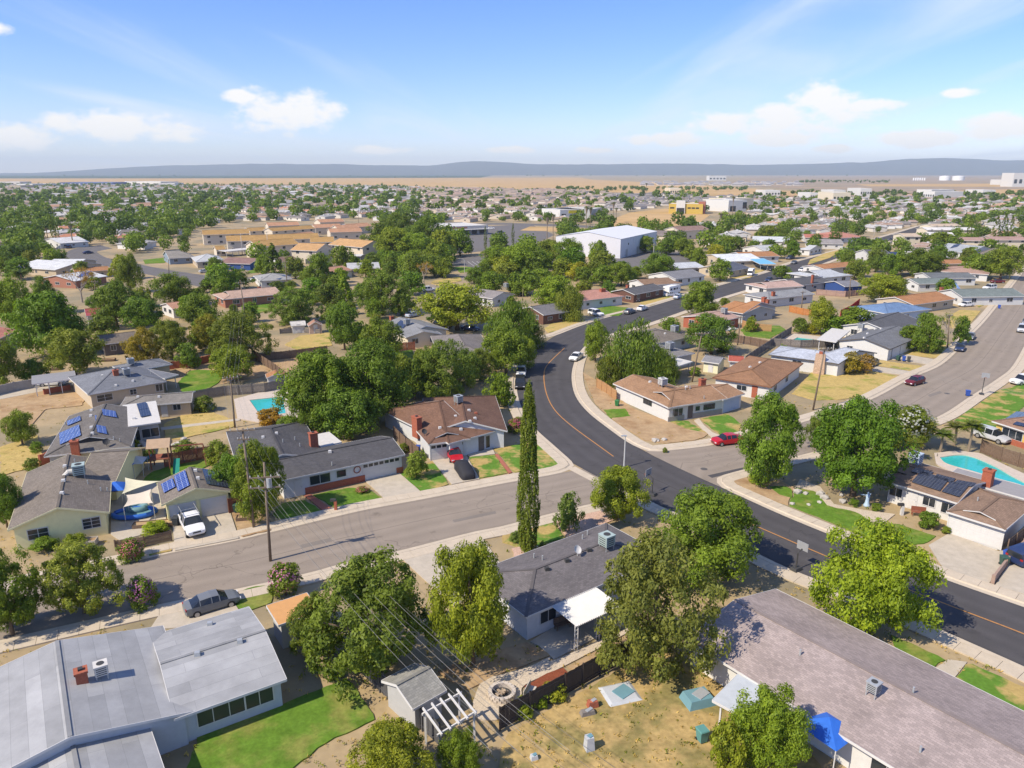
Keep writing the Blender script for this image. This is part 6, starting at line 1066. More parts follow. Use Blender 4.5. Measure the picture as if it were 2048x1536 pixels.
for (u, vb, vt, w, kd, lab) in [(1845, 898, 842, 62, 'fanpalm', 'shaggy fan palm beside the oleander'), (1880, 905, 860, 56, 'fanpalm', 'low fan palm behind the free-form pool'), (1908, 890, 845, 58, 'fanpalm', 'fan palm left of the silver car'), (1936, 905, 840, 60, 'fanpalm', 'tall spiky palm beside the fence'), (1825, 920, 880, 46, 'fanpalm', 'small palm beside the roof cooler'), (48, 585, 538, 50, 'fanpalm', 'feather palm in front of the white metal roofs'),
 (147, 494, 438, 26, 'palm', 'shaggy palm at the far left street'), (96, 480, 450, 20, 'palm', 'topped palm left of the tall cypress'), (1094, 492, 420, 20, 'palm', 'tall palm behind the store car park'), (1106, 480, 418, 16, 'palm', 'palm right of the tall store palm'), (1172, 466, 402, 16, 'palm', 'left palm beside the far road shop'), (1180, 466, 404, 16, 'palm', 'right palm beside the far road shop'), (1226, 445, 396, 16, 'palm', 'tall palm at the vacant lot'), (1232, 446, 410, 12, 'palm', 'slim palm at the vacant lot'), (1208, 460, 432, 22, 'palm', 'short palm beside the vacant lot trees'), (1464, 436, 384, 12, 'palm', 'tall palm right of the white shops'), (1440, 460, 420, 18, 'palm', 'palm right of the yellow shop'), (1648, 440, 386, 12, 'palm', 'tall palm behind the far roofs'), (903, 425, 398, 14, 'palm', 'palm at the edge of the tan housing'), (855, 420, 392, 14, 'palm', 'palm above the dark grove'), (1060, 420, 395, 12, 'palm', 'palm amid the tan roofs'), (530, 410, 378, 12, 'palm', 'left palm in the far left cluster'), (545, 412, 376, 12, 'palm', 'right palm in the far left cluster'), (560, 408, 380, 11, 'palm', 'short palm in the far left cluster'), (470, 405, 385, 11, 'palm', 'lone palm among the far grey roofs'), (1292, 388, 362, 9, 'palm', 'distant palm at the field edge')]:
    ptree(u, vb, vt, w, kd, (0.85, 0.85, 0.8), lab, 'palm_tree', 'palm', seed=0)

# ================================================================ cars
M_PAINT = mat('car_paint', (1, 1, 1), rough=0.28, var=0.03, scale=1, objcol=True, spec=0.5)
M_CGLASS = mat('car_glass', (0.02, 0.024, 0.03), rough=0.06, var=0.02, spec=0.6)
M_TYRE = mat('tyre_rubber', (0.025, 0.025, 0.026), rough=0.85); M_RIM = mat('wheel_rim', (0.42, 0.42, 0.43), rough=0.35, metal=0.6)
M_LAMP = mat('headlamp_glass', (0.75, 0.76, 0.78), rough=0.1); M_TAIL = mat('tail_lamp', (0.35, 0.02, 0.02), rough=0.2)
def car_proto(kind):
    """stations along x: (x, bottom z, belt z, roof z, half width, roof half width); x runs forward"""
    K = dict(
     sedan=[(-2.32, .45, .80, .80, .66, .5), (-2.2, .28, .98, .98, .82, .6), (-1.75, .22, 1.02, 1.04, .89, .62), (-1.05, .2, 1.0, 1.38, .91, .60), (-.1, .2, .97, 1.46, .91, .62), (.55, .2, .95, 1.40, .91, .60), (1.25, .2, .92, .94, .90, .66), (1.95, .22, .80, .80, .86, .66), (2.25, .28, .66, .66, .76, .6), (2.35, .4, .55, .55, .6, .5)],
     hatch=[(-2.0, .4, .9, .9, .66, .5), (-1.92, .28, 1.0, 1.25, .82, .6), (-1.6, .22, 1.0, 1.47, .87, .62), (-.5, .2, .98, 1.53, .88, .62), (.35, .2, .95, 1.47, .88, .6), (1.1, .2, .93, .95, .87, .64), (1.7, .22, .8, .8, .83, .62), (1.98, .28, .64, .64, .72, .55), (2.05, .4, .55, .55, .6, .5)],
     suv=[(-2.4, .5, .95, .95, .72, .6), (-2.34, .34, 1.08, 1.5, .88, .70), (-2.1, .3, 1.08, 1.74, .93, .74), (-.6, .28, 1.06, 1.80, .95, .76), (.45, .28, 1.04, 1.74, .95, .74), (1.15, .28, 1.02, 1.06, .94, .74), (1.95, .3, .98, .98, .91, .72), (2.3, .36, .8, .8, .82, .66), (2.4, .5, .66, .66, .7, .6)],
     pickup=[(-2.8, .55, .98, .98, .88, .86), (-2.76, .42, 1.02, 1.02, .95, .92), (-.75, .4, 1.04, 1.04, .96, .93), (-.7, .4, 1.08, 1.76, .96, .74), (.3, .38, 1.08, 1.86, .96, .76), (.75, .38, 1.06, 1.76, .96, .74), (1.35, .38, 1.08, 1.12, .96, .78), (2.3, .4, 1.04, 1.04, .94, .78), (2.7, .46, .92, .92, .86, .7), (2.8, .55, .7, .7, .75, .6)],
     van=[(-2.8, .5, 1.2, 1.2, .85, .8), (-2.76, .36, 1.25, 2.45, .97, .86), (-1.0, .32, 1.25, 2.5, .98, .88), (1.2, .32, 1.22, 2.48, .98, .86), (1.9, .32, 1.18, 1.9, .97, .8), (2.45, .34, 1.08, 1.12, .94, .76), (2.75, .4, .9, .9, .84, .66), (2.85, .5, .7, .7, .7, .6)])
    st = K['suv' if kind == 'suv' else kind]; body, gl = MB(), {}; rings = []
    for (x, zb, zbelt, zr, w, wr) in st:
        rings.append([(x, -w * 0.86, zb), (x, -w, zb + 0.16), (x, -w, (zb + zbelt) / 2 + 0.06), (x, -w * 0.96, zbelt), (x, -wr, zr - 0.0), (x, -wr * 0.6, zr + 0.03), (x, wr * 0.6, zr + 0.03), (x, wr, zr), (x, w * 0.96, zbelt), (x, w, (zb + zbelt) / 2 + 0.06), (x, w, zb + 0.16), (x, w * 0.86, zb)])
    n = 12
    def emit(mb, a, b, i, j): mb.add([rings[a][i], rings[a][j], rings[b][j], rings[b][i]], [(0, 1, 2, 3)])
    for a in range(len(st) - 1):
        g0, g1 = st[a][3] - st[a][2], st[a + 1][3] - st[a + 1][2]; cab = max(g0, g1) > 0.2; slope = cab and abs(g0 - g1) > 0.25 and min(g0, g1) < 0.2 or (cab and kind in ('suv', 'hatch', 'van') and a < 2 and g0 < 0.3)
        solid_side = kind == 'van' and a < 2
        for i in range(n - 1):
            j = i + 1; tgt = body
            if cab and i in (3, 7) and not solid_side: tgt = gl.setdefault('side_window%d' % i, MB())
            if slope and i in (4, 5, 6): tgt = gl.setdefault('windscreen' if a > 3 else 'rear_window', MB())
            emit(tgt, a, a + 1, i, j)
    for q, rev in ((rings[0], False), (rings[-1], True)): body.add(q if rev else q[::-1], [tuple(range(n))])
    body.add([p for r in rings for p in (r[0], r[-1])], [(2 * a, 2 * a + 1, 2 * a + 3, 2 * a + 2) for a in range(len(st) - 1)])
    # pillars over the glass
    for a in range(1, len(st) - 1):
        if st[a][3] - st[a][2] > 0.2:
            for s_ in (3, 7): body.bar(Vector(rings[a][s_]) * 1.004, Vector(rings[a][s_ + 1]) * 1.004, 0.07, 0.05)
    t = empty(kind, (0, 0, 0)); body.build('body', M_PAINT, t, smooth=False, world=False); [q.build(k.rstrip('37'), M_CGLASS, t, world=False) for k, q in gl.items()]
    if kind == 'pickup':
        MB().box((-1.74, 0, 1.065), (1.85, 1.62, 0.05)).build('bed', M_DARKV, t, world=False)
    x0, x1 = {'sedan': (-1.42, 1.42), 'hatch': (-1.25, 1.3), 'suv': (-1.45, 1.48), 'pickup': (-1.75, 1.75), 'van': (-1.75, 1.8)}[kind]; r = {'sedan': .33, 'hatch': .32, 'suv': .38, 'pickup': .41, 'van': .36}[kind]; hw = st[4][4]
    for x in (x0, x1):
        for s_ in (-1, 1):
            wm = MB(); y = s_ * (hw - 0.10); wm.tube([(x, y - 0.12, r), (x, y + 0.12, r)], r, 16); w_ = wm.build('wheel', M_TYRE, t, world=False)
            MB().tube([(x, y + s_ * 0.10, r), (x, y + s_ * 0.135, r)], r * 0.62, 12).build('rim', M_RIM, w_, world=False)
    xf, xb = st[-2][0], st[1][0]; zf = st[-2][2]; zbk = st[1][2]
    for s_ in (-1, 1):
        MB().box((xf - 0.02, s_ * st[-2][4] * 0.78, zf - 0.09), (0.2, 0.34, 0.13)).build('headlight', M_LAMP, t, world=False)
        MB().box((xb - 0.02, s_ * st[1][4] * 0.82, zbk - 0.1), (0.12, 0.26, 0.18)).build('tail_light', M_TAIL, t, world=False)
    MB().box((xf + 0.06, 0, zf - 0.12), (0.1, 0.8, 0.14)).build('grille', M_DARKV, t, world=False)
    return t
CARP = {}
WHITE, SILV, GREYC, BLACK, RED, MAROON, NAVY, BLUEC, TANC, ORC = (0.75, 0.75, 0.74), (0.48, 0.49, 0.50), (0.16, 0.17, 0.18), (0.02, 0.02, 0.022), (0.42, 0.012, 0.02), (0.13, 0.012, 0.02), (0.02, 0.035, 0.10), (0.03, 0.06, 0.22), (0.34, 0.29, 0.22), (0.55, 0.13, 0.02)
def car(kind, rear, front, col, label, name=None, z=0.0):
    first = kind not in CARP
    if first: CARP[kind] = car_proto(kind)
    a, b = G(*rear), G(*front); d = b - a; c = (a + b) / 2
    t = CARP[kind] if first else copy_tree(CARP[kind]); t.name = name or {'sedan': 'parked_car', 'hatch': 'parked_hatchback', 'suv': 'parked_suv', 'pickup': 'pickup_truck', 'van': 'panel_van'}[kind]
    t.location = (c.x, c.y, z); t.rotation_euler = (0, 0, math.atan2(d.y, d.x)); tag(t, label, {'pickup': 'pickup', 'van': 'van'}.get(kind, 'car'))
    for ch in t.children:
        if ch.name.startswith('body'): ch.color = (*col, 1)
    return t
pk = car('pickup', (374, 1040), (396, 1080), WHITE, 'white pickup with ladder rack before the lime garage', z=0.11)
CARS = [
 ('sedan', (1480, 884), (1428, 890), RED, 'red sedan parked at the street corner'), ('suv', (1041, 762), (1040, 786), BLACK, 'black SUV parked on the left of the bend'), ('suv', (1043, 742), (1041, 760), WHITE, 'white car behind the black SUV at the bend'), ('sedan', (1163, 712), (1141, 726), WHITE, 'white sedan parked on the inside of the bend'),
 ('hatch', (1843, 765), (1814, 772), MAROON, 'maroon hatchback parked by the dry yellow lawn'), ('sedan', (1923, 692), (1915, 709), NAVY, 'navy blue sedan on the right-edge street'), ('sedan', (1945, 669), (1934, 686), GREYC, 'old grey sedan behind the navy one'), ('suv', (2050, 650), (2036, 678), SILV, 'silver SUV at the right kerb'), ('sedan', (2056, 640), (2048, 656), GREYC, 'grey car behind the silver SUV'), ('suv', (2060, 766), (2028, 770), WHITE, 'white SUV on a drive at the right edge'), ('sedan', (1753, 724), (1733, 738), BLACK, 'dark car under the reddish-brown tree'), ('suv', (1990, 578), (1967, 580), WHITE, 'white SUV on a drive by the half-dry lawn'), ('sedan', (1956, 604), (1933, 606), WHITE, 'upper white sedan beside the blue roofed house'), ('sedan', (1945, 612), (1918, 614), WHITE, 'lower white sedan beside the blue roofed house'), ('pickup', (2019, 580), (2009, 597), TANC, 'tan pickup at the kerb near the white SUV'), ('sedan', (2010, 592), (1999, 610), BLUEC, 'blue car behind the tan pickup'), ('sedan', (2006, 566), (1982, 566), MAROON, 'dark red car on the farther drive'), ('suv', (1963, 874), (2002, 886), SILV, 'silver car behind the fence of the yellow house'),
 ('suv', (1176, 628), (1208, 635), WHITE, 'long white SUV beside the vivid green lawn'), ('sedan', (1275, 624), (1293, 617), WHITE, 'white sedan on the dark road verge'), ('sedan', (1250, 630), (1268, 624), GREYC, 'grey sedan behind the white one'), ('sedan', (1347, 600), (1366, 594), (0.42, 0.48, 0.55), 'pale blue sedan parked near the street tree'), ('sedan', (1328, 594), (1352, 591), WHITE, 'white car beside the motorhome'), ('hatch', (1256, 600), (1278, 605), TANC, 'tan minivan beside the charcoal gabled house'), ('van', (1508, 546), (1494, 556), WHITE, 'white panel van parked on the dark road'), ('sedan', (1544, 560), (1531, 565), NAVY, 'navy car under the kerb tree'), ('suv', (1548, 538), (1532, 544), BLACK, 'black SUV before the blue awning'), ('sedan', (1598, 524), (1577, 531), GREYC, 'grey car at the far kerb'), ('pickup', (1588, 517), (1572, 520), NAVY, 'dark pickup on the drive by the far lawn'), ('sedan', (1627, 535), (1610, 540), RED, 'red sedan at the kerb of the dark road'), ('sedan', (1609, 540), (1597, 545), WHITE, 'white sedan behind the red one'), ('suv', (1688, 512), (1676, 518), WHITE, 'white SUV on the dark road near its end'), ('sedan', (1650, 494), (1628, 495), WHITE, 'white car before the twin-gabled house'), ('sedan', (1760, 479), (1748, 481), BLACK, 'black car at the end of the dark road'), ('sedan', (1790, 481), (1776, 482), BLACK, 'second black car at the end of the dark road'), ('sedan', (1752, 492), (1762, 488), SILV, 'silver car at the end of the dark road'),
 ('sedan', (171, 508), (182, 507), NAVY, 'dark car turning on the far left street'), ('suv', (133, 499), (144, 494), NAVY, 'dark blue car at the far left kerb'), ('sedan', (86, 499), (99, 498), WHITE, 'white car on the far left drive'), ('suv', (58, 503), (71, 501), BLACK, 'black SUV left of the far white car'), ('sedan', (772, 541), (797, 539), ORC, 'orange car parked beside the pale roof'), ('suv', (845, 584), (868, 582), WHITE, 'white SUV on the back street'), ('suv', (872, 655), (902, 656), BLACK, 'black SUV under the wide bright tree'), ('sedan', (930, 660), (952, 662), NAVY, 'dark car in the shade right of the black SUV'), ('suv', (85, 772), (130, 770), WHITE, 'white SUV inside the long carport'), ('sedan', (819, 635), (832, 632), (0.4, 0.46, 0.55), 'pale car behind the grey solar gable house'), ('sedan', (404, 546), (418, 545), SILV, 'silver car on the far left street drive'), ('sedan', (505, 562), (520, 560), WHITE, 'white car behind the solar array house'), ('suv', (2040, 1128), (2075, 1118), NAVY, 'navy car at the right edge drive'), ('sedan', (405, 1222), (445, 1210), GREYC, 'grey car on the shaded drive'), ('sedan', (925, 459), (938, 459), WHITE, 'white car before the low store'), ('sedan', (948, 463), (962, 463), SILV, 'silver car before the low store'), ('sedan', (975, 458), (990, 458), WHITE, 'second white car in the store car park'), ('sedan', (985, 478), (1000, 477), WHITE, 'white car at the near end of the store car park'), ('sedan', (995, 466), (1008, 466), BLACK, 'black car in the store car park')]
for (k, r_, f_, c_, l_) in CARS: car(k, r_, f_, c_, l_)
# ladder rack on the near pickup
rk = MB(); M_RACK = mat('steel_rack', (0.40, 0.41, 0.42), rough=0.4, metal=0.5)
for s_ in (-0.78, 0.78):
    rk.tube([(-2.6, s_, 2.0), (0.9, s_, 2.0)], 0.035, 6)
    for x in (-2.55, -0.85): rk.tube([(x, s_, 1.05), (x, s_, 2.0)], 0.03, 6)
for x in (-2.55, -0.85, 0.85): rk.tube([(x, -0.78, 2.0), (x, 0.78, 2.0)], 0.03, 6)
rk.build('ladder_rack', M_RACK, pk, world=False)
def covered_car(rear, front, col, label):
    a, b = G(*rear), G(*front); c = (a + b) / 2; d = b - a; t = empty('covered_car', (c.x, c.y, 0.11), math.atan2(d.y, d.x)); tag(t, label, 'car'); mb = MB()
    st = [(-2.35, .55, .5), (-2.2, .98, .8), (-1.6, 1.12, .92), (-.7, 1.42, .9), (.3, 1.46, .9), (1.1, 1.1, .93), (1.9, .95, .9), (2.25, .7, .78), (2.32, .45, .5)]; rg = []; g = random.Random(2)
    for x, h_, w in st: rg += [(x, -w * (1.02 + g.uniform(0, .03)), 0.06), (x, -w, h_ * 0.62), (x, -w * 0.62, h_), (x, w * 0.62, h_ + g.uniform(-.02, .02)), (x, w, h_ * 0.62), (x, w * (1.02 + g.uniform(0, .03)), 0.06)]
    mb.add(rg, [(k * 6 + i, k * 6 + 6 + i, k * 6 + 7 + i, k * 6 + 1 + i) for k in range(len(st) - 1) for i in range(5)] + [(0, 1, 2, 3, 4, 5), tuple(len(rg) - 6 + i for i in (5, 4, 3, 2, 1, 0))]); mb.build('cover', col, t, smooth=True, world=False)
rc_ = car('sedan', (902, 906), (915, 929), RED, 'red car half under a blue sheet before the brown house', z=0.11)
MB().add([(x, y * w, z) for x, z, w in ((-2.4, .5, .8), (-2.25, 1.02, .84), (-1.7, 1.1, .92), (-1.0, 1.43, .7), (-.3, 1.52, .66)) for y in (-1, -.6, .6, 1)], [(k * 4 + i, k * 4 + 4 + i, k * 4 + 5 + i, k * 4 + 1 + i) for k in range(4) for i in range(3)]).build('sheet', mat('blue_cover', (0.05, 0.10, 0.28), rough=0.8, var=0.15), rc_, smooth=True, world=False)
covered_car((921, 936), (938, 960), mat('black_cover', (0.025, 0.025, 0.03), rough=0.75, var=0.1), 'car under a black cover behind the red one')
# motorhome
def motorhome():
    p = G(1343, 590); t = empty('motorhome', (p.x, p.y, 0), math.atan2(*(G(1366, 582) - G(1320, 592)).yx)); tag(t, 'white motorhome beside the charcoal gabled house', 'motorhome')
    b = MB(); b.box((-0.6, 0, 1.75), (5.6, 2.3, 2.6)); b.box((2.3, 0, 2.55), (1.3, 2.25, 1.0)); b.build('body', mat('camper_white', (0.74, 0.73, 0.70), rough=0.5), t, world=False); c = MB(); c.box((2.7, 0, 1.15), (1.6, 1.95, 1.2), taper=0.9); c.build('cab', mat('camper_white', (1, 1, 1)), t, world=False)
    for x, w in ((-2.2, 1.0), (-0.3, 1.2), (1.2, 0.7)):
        for s_ in (-1, 1): MB().box((x, s_ * 1.155, 2.1), (w, 0.03, 0.6)).build('window', M_CGLASS, t, world=False)
    MB().box((3.2, 0, 1.6), (0.5, 1.7, 0.5), taper=0.85).build('windscreen', M_CGLASS, t, world=False)
    for x in (-1.8, 2.6):
        for s_ in (-1, 1): MB().tube([(x, s_ * 1.0 - 0.12, 0.4), (x, s_ * 1.0 + 0.12, 0.4)], 0.4, 14).build('wheel', M_TYRE, t, world=False)
motorhome()

# ================================================================ bins, poles, wires, lamps
BINP = {}
def bin_(u, v, col, label, z=0.11, rz=0.4, group=None):
    p = G(u, v); t = empty('wheeled_bin', (p.x, p.y, z), rz); tag(t, label, 'bin', group)
    if 'b' not in BINP:
        b = MB(); b.box((0, 0, 0.53), (0.56, 0.62, 0.9)); 
        vs = [(x * q * 0.5, y * q * 0.5, zz) for zz, q in ((0.08, 0.5), (0.95, 0.66)) for x, y in ((-1, -1), (1, -1), (1, 1), (-1, 1))]; b = MB().add(vs, [(3, 2, 1, 0), (0, 1, 5, 4), (1, 2, 6, 5), (2, 3, 7, 6), (3, 0, 4, 7), (4, 5, 6, 7)])
        l = MB(); l.box((0, 0, 0.99), (0.70, 0.74, 0.07), taper=0.9); l.bar((-0.3, 0.38, 0.95), (0.3, 0.38, 0.95), 0.04)
        w = MB(); w.tube([(-0.28, 0.26, 0.11), (-0.2, 0.26, 0.11)], 0.11, 10); w2 = MB(); w2.tube([(0.2, 0.26, 0.11), (0.28, 0.26, 0.11)], 0.11, 10)
        m = mat('bin_plastic', (1, 1, 1), rough=0.55, var=0.05, objcol=True); BINP['b'] = [b.build('tub', m, t, world=False), l.build('lid', m, t, world=False), w.build('wheel', M_TYRE, t, world=False), w2.build('wheel', M_TYRE, t, world=False)]; parts = BINP['b']
    else:
        parts = []
        for o in BINP['b']: c = o.copy(); COL.objects.link(c); c.parent = t; parts.append(c)
    for o in parts[:2]: o.color = (*col, 1)
    return t
BB, BG, BT, BK = (0.03, 0.08, 0.34), (0.04, 0.09, 0.07), (0.10, 0.26, 0.24), (0.05, 0.055, 0.06)
for (u, v, c, l, z) in [(1935, 792, BB, 'blue bin standing in the right-edge street', 0.01), (1796, 722, BG, 'dark green bin, left of three on the drive', .11), (1807, 723, BB, 'blue bin, middle of three on the drive', .11), (1817, 724, BK, 'black bin, right of three on the drive', .11), (1998, 617, BB, 'blue bin at the kerb behind the parked cars', .01), (474, 1026, BG, 'green bin beside the lime garage', .11), (481, 1018, BB, 'blue bin behind the green one', .11), (494, 1021, BT, 'tilted teal bin at the pole', .11), (2013, 1122, BB, 'blue bin by the low brick wall', .11), (2006, 1133, BG, 'green bin by the low brick wall', .11), (2020, 1116, BK, 'black bin behind the blue one at the wall', .11), (1234, 813, (0.03, 0.16, 0.05), 'green bin in the dry corner lot', .11), (927, 910, BG, 'dark green bin at the brown house garage', .11), (836, 905, BB, 'blue bin in the side yard of the brown house', .01), (353, 1052, BK, 'black bin beside the white pickup', .11), (1013, 808, BK, 'black bin under the street tree', .11), (1403, 1485, BT, 'dark teal tub in the dry yellow yard', .11)]:
    bin_(u, v, c, l, z, random.uniform(-0.6, 0.6))
M_POLE = mat('weathered_pole', (0.19, 0.145, 0.105), rough=0.95, var=0.2, scale=1.5, fine=0.2, fscale=5); M_INS = mat('insulator', (0.45, 0.45, 0.44), rough=0.4); M_WIRE = mat('wire', (0.10, 0.10, 0.10), rough=0.6); M_WIREL = mat('pale_wire', (0.25, 0.24, 0.22), rough=0.5)
def pole(u, vb, ut, vt, arms, label, r=0.15, ang=0.5, can=False, m=None):
    p = G(u, vb); h_ = tall(u, vb, vt); sc = PX(p.x, p.y, h_)[2]; tu = PX(p.x, p.y, h_)[0]; lean = (ut - tu) / sc; t = empty('utility_pole', (p.x, p.y, 0)); tag(t, label, 'utility pole')
    top = Vector((p.x + lean, p.y, h_)); MB().tube([(p.x, p.y, -0.1), tuple(Vector((p.x, p.y, 0)).lerp(top, 0.5)), tuple(top)], [r, r * 0.85, r * 0.68], 10).build('shaft', m or M_POLE, t, smooth=True); ends = []
    for (f, ln, a) in arms:
        c = Vector((p.x, p.y, 0)).lerp(top, f); d = Vector((math.cos(a), math.sin(a), 0)); mb = MB(); mb.bar(c - d * ln / 2 + d.cross(Vector((0, 0, 1))) * 0.16, c + d * ln / 2 + d.cross(Vector((0, 0, 1))) * 0.16, 0.1, 0.13); ao = mb.build('crossarm', M_POLE, t)
        for q in (-0.46, -0.2, 0.2, 0.46): e = c + d * ln * q + d.cross(Vector((0, 0, 1))) * 0.16; MB().cyl((e.x, e.y, e.z + 0.06), 0.05, 0.18, 8).build('insulator', M_INS, ao); ends.append(e + Vector((0, 0, 0.24)))
        br = MB(); br.bar(c - d * ln * 0.3, c - Vector((0, 0, 0.6)), 0.04); br.bar(c + d * ln * 0.3, c - Vector((0, 0, 0.6)), 0.04); br.build('brace', M_GREYMET, t)
    if can: c = Vector((p.x, p.y, 0)).lerp(top, 0.8); MB().cyl((c.x + 0.4, c.y - 0.1, c.z - 0.4), 0.26, 0.95, 14).build('transformer', M_GREYMET, t)
    return ends, top
ORD = ['first', 'second', 'third', 'fourth', 'fifth', 'sixth']; WN = {}
def wire(a, b, label, sag=0.9, r=0.014, m=None, group=None):
    a, b = Vector(a), Vector(b); pts = []
    if group: WN[label] = WN.get(label, -1) + 1; label = '%s, %s from the left' % (label, ORD[WN[label]])
    for k in range(17): s_ = k / 16; q = a.lerp(b, s_); q.z -= sag * 4 * s_ * (1 - s_); pts.append(q)
    tag(MB().tube(pts, r, 5).build('overhead_wire', m or M_WIRE), label, 'wire', group)
E1, T1 = pole(508, 1056, 485, 857, [(0.985, 2.6, 0.2), (0.90, 1.2, 0.2)], 'taller of the two poles beside the lime garage', can=False)
E2, T2 = pole(541, 1122, 528, 925, [(0.86, 2.9, 0.15), (0.76, 2.9, 0.15)], 'nearer pole with two crossarms beside the street', can=True)
E3, T3 = pole(470, 855, 460, 750, [(0.95, 2.2, 0.4)], 'pole at the pool corner behind the cottage')
E4, T4 = pole(495, 668, 480, 560, [(0.95, 2.0, 0.2)], 'pole before the long brick ranch')
E5, T5 = pole(1384, 764, 1404, 664, [(0.97, 2.6, 0.1)], 'leaning pole between the garden sheds')
E6, T6 = pole(1626, 820, 1650, 696, [(0.985, 2.4, 0.3)], 'leaning pole on the dry yellow lawn')
E7, T7 = pole(1895, 696, 1899, 628, [(0.96, 1.6, 0.3)], 'pole behind the kerb near the half-bare tree')
E8, T8 = pole(1475, 690, 1482, 632, [(0.95, 1.8, 0.2)], 'pole by the fenced green lawn')
E9, T9 = pole(1602, 628, 1606, 582, [(0.95, 1.6, 0.2)], 'pole beside the grey hipped house')
pole(1698, 597, 1702, 550, [(0.95, 1.6, 0.2)], 'pole beside the deep blue house'); pole(1824, 540, 1828, 498, [(0.95, 1.6, 0.2)], 'pole beside the dark spreading tree'); pole(2018, 560, 2024, 525, [], 'pole at the right edge above the parked cars', m=mat('green_pole', (0.22, 0.22, 0.12)))
pole(188, 610, 190, 560, [(0.93, 1.8, 0.2)], 'pole among the left middle trees'); pole(312, 605, 308, 552, [(0.95, 1.2, 0.2)], 'slim pole before the far left street'); pole(338, 548, 337, 520, [], 'pole at the far left lawn'); pole(352, 602, 348, 550, [], 'thin pole right of the slim one'); pole(575, 575, 570, 520, [(0.93, 1.8, 0.2)], 'pole behind the solar array house'); pole(485, 510, 481, 467, [(0.95, 1.8, 0.2)], 'pale pole before the tan apartments', m=mat('pale_pole', (0.5, 0.46, 0.4))); pole(537, 505, 533, 462, [(0.95, 1.8, 0.2)], 'second pale pole before the tan apartments', m=mat('pale_pole', (0.5, 0.46, 0.4))); pole(1307, 515, 1308, 487, [(0.9, 2.4, 0.2)], 'pale pole beside the warehouse', m=mat('pale_pole', (0.5, 0.46, 0.4))); pole(1747, 478, 1751, 450, [(0.9, 1.4, 0.2)], 'pale pole at the end of the dark road', m=mat('pale_pole', (0.5, 0.46, 0.4))); pole(1043, 648, 1046, 575, [], 'thin pole by the back street corner', r=0.08)
pole(718, 452, 716, 424, [(0.9, 2, .2)], 'left far pole before the grove'); pole(1120, 470, 1118, 425, [], 'far pole behind the store car park', r=0.12); pole(1470, 500, 1472, 470, [], 'far pole among the terracotta roofs', r=0.12)
near_b = [Vector((-3.0 + 1.1 * k, 40.0, 9.0)) for k in range(8)]
for k in range(4): wire(E2[k], (-1.0 + 1.3 * k, 30, 9.4), 'overhead wire crossing towards the white pergola', 1.4, 0.010, M_WIREL, 'wires over the near garden')
for k in range(4): wire(E2[4 + k], (1.5 + 1.3 * k, 30, 8.2), 'lower overhead wire above the near garden', 1.5, 0.010, M_WIRE, 'lower wires over the near garden')
for k in range(4): wire(E1[k], E2[k], 'wire between the two near poles', 0.4, 0.010, M_WIRE, 'wires between the near poles')
for k in range(4): wire(E1[k], E3[k], 'wire from the tall near pole towards the pool', 0.7, 0.010, M_WIREL, 'wires above the pool yard')
for k in range(4): wire(E3[k], E4[k], 'wire across the paddock', 1.2, 0.010, M_WIREL, 'wires across the paddock')
for k in range(4): wire(E5[k], E6[k], 'wire between the two leaning poles', 1.0, 0.010, M_WIRE, 'wires between the leaning poles')
for k in range(4): wire(E6[k], (E6[k].x + 26, E6[k].y - 24, 8.4), 'wire leaving the leaning pole over the trees', 0.9, 0.010, M_WIREL, 'wires over the oleander')
for k in range(4): wire(E5[k], E8[k], 'wire over the fenced green lawn', 0.8, 0.010, M_WIRE, 'wires over the fenced lawn')
for k in range(4): wire(E8[k], E9[k], 'wire over the orange hipped house', 0.8, 0.010, M_WIRE, 'wires over the orange house')
wire(T2, h_p := Vector((G(700, 915, 3.0))), 'service wire to the charcoal ranch house', 0.6, 0.009, M_WIREL); wire(T1, Vector(G(390, 972, 4.4)), 'service wire to the lime garage', 0.4, 0.009, M_WIRE); wire(E1[1], Vector(G(640, 935, 3.0)), 'second service wire to the charcoal ranch', 0.7, 0.009, M_WIREL)
def street_lamp(u, vb, vt, label, arm=-1.6, m=None):
    p = G(u, vb); h_ = tall(u, vb, vt); t = empty('street_lamp', (p.x, p.y, 0)); tag(t, label, 'street lamp'); mm = m or mat('pale_lamp_post', (0.5, 0.5, 0.48), rough=0.5)
    MB().tube([(p.x, p.y, 0), (p.x, p.y, h_ * 0.93), (p.x + arm * 0.25, p.y, h_), (p.x + arm, p.y, h_ + 0.05)], [0.11, 0.07, 0.055, 0.05], 8).build('post', mm, t); MB().box((p.x + arm * 1.15, p.y, h_ + 0.03), (0.7, 0.25, 0.14)).build('lamp_head', M_GREYMET, t)
for a in [(860, 512, 475, 'tall street lamp before the grove'), (907, 510, 484, 'street lamp right of the grove trees'), (929, 546, 518, 'lamp on the car park verge'), (1195, 522, 494, 'lamp beside the warehouse tree'), (1110, 600, 560, 'lamp behind the far bend')]: street_lamp(*a[:3], a[3])
street_lamp(1248, 935, 872, 'bare lamp post at the street mouth', -0.15)
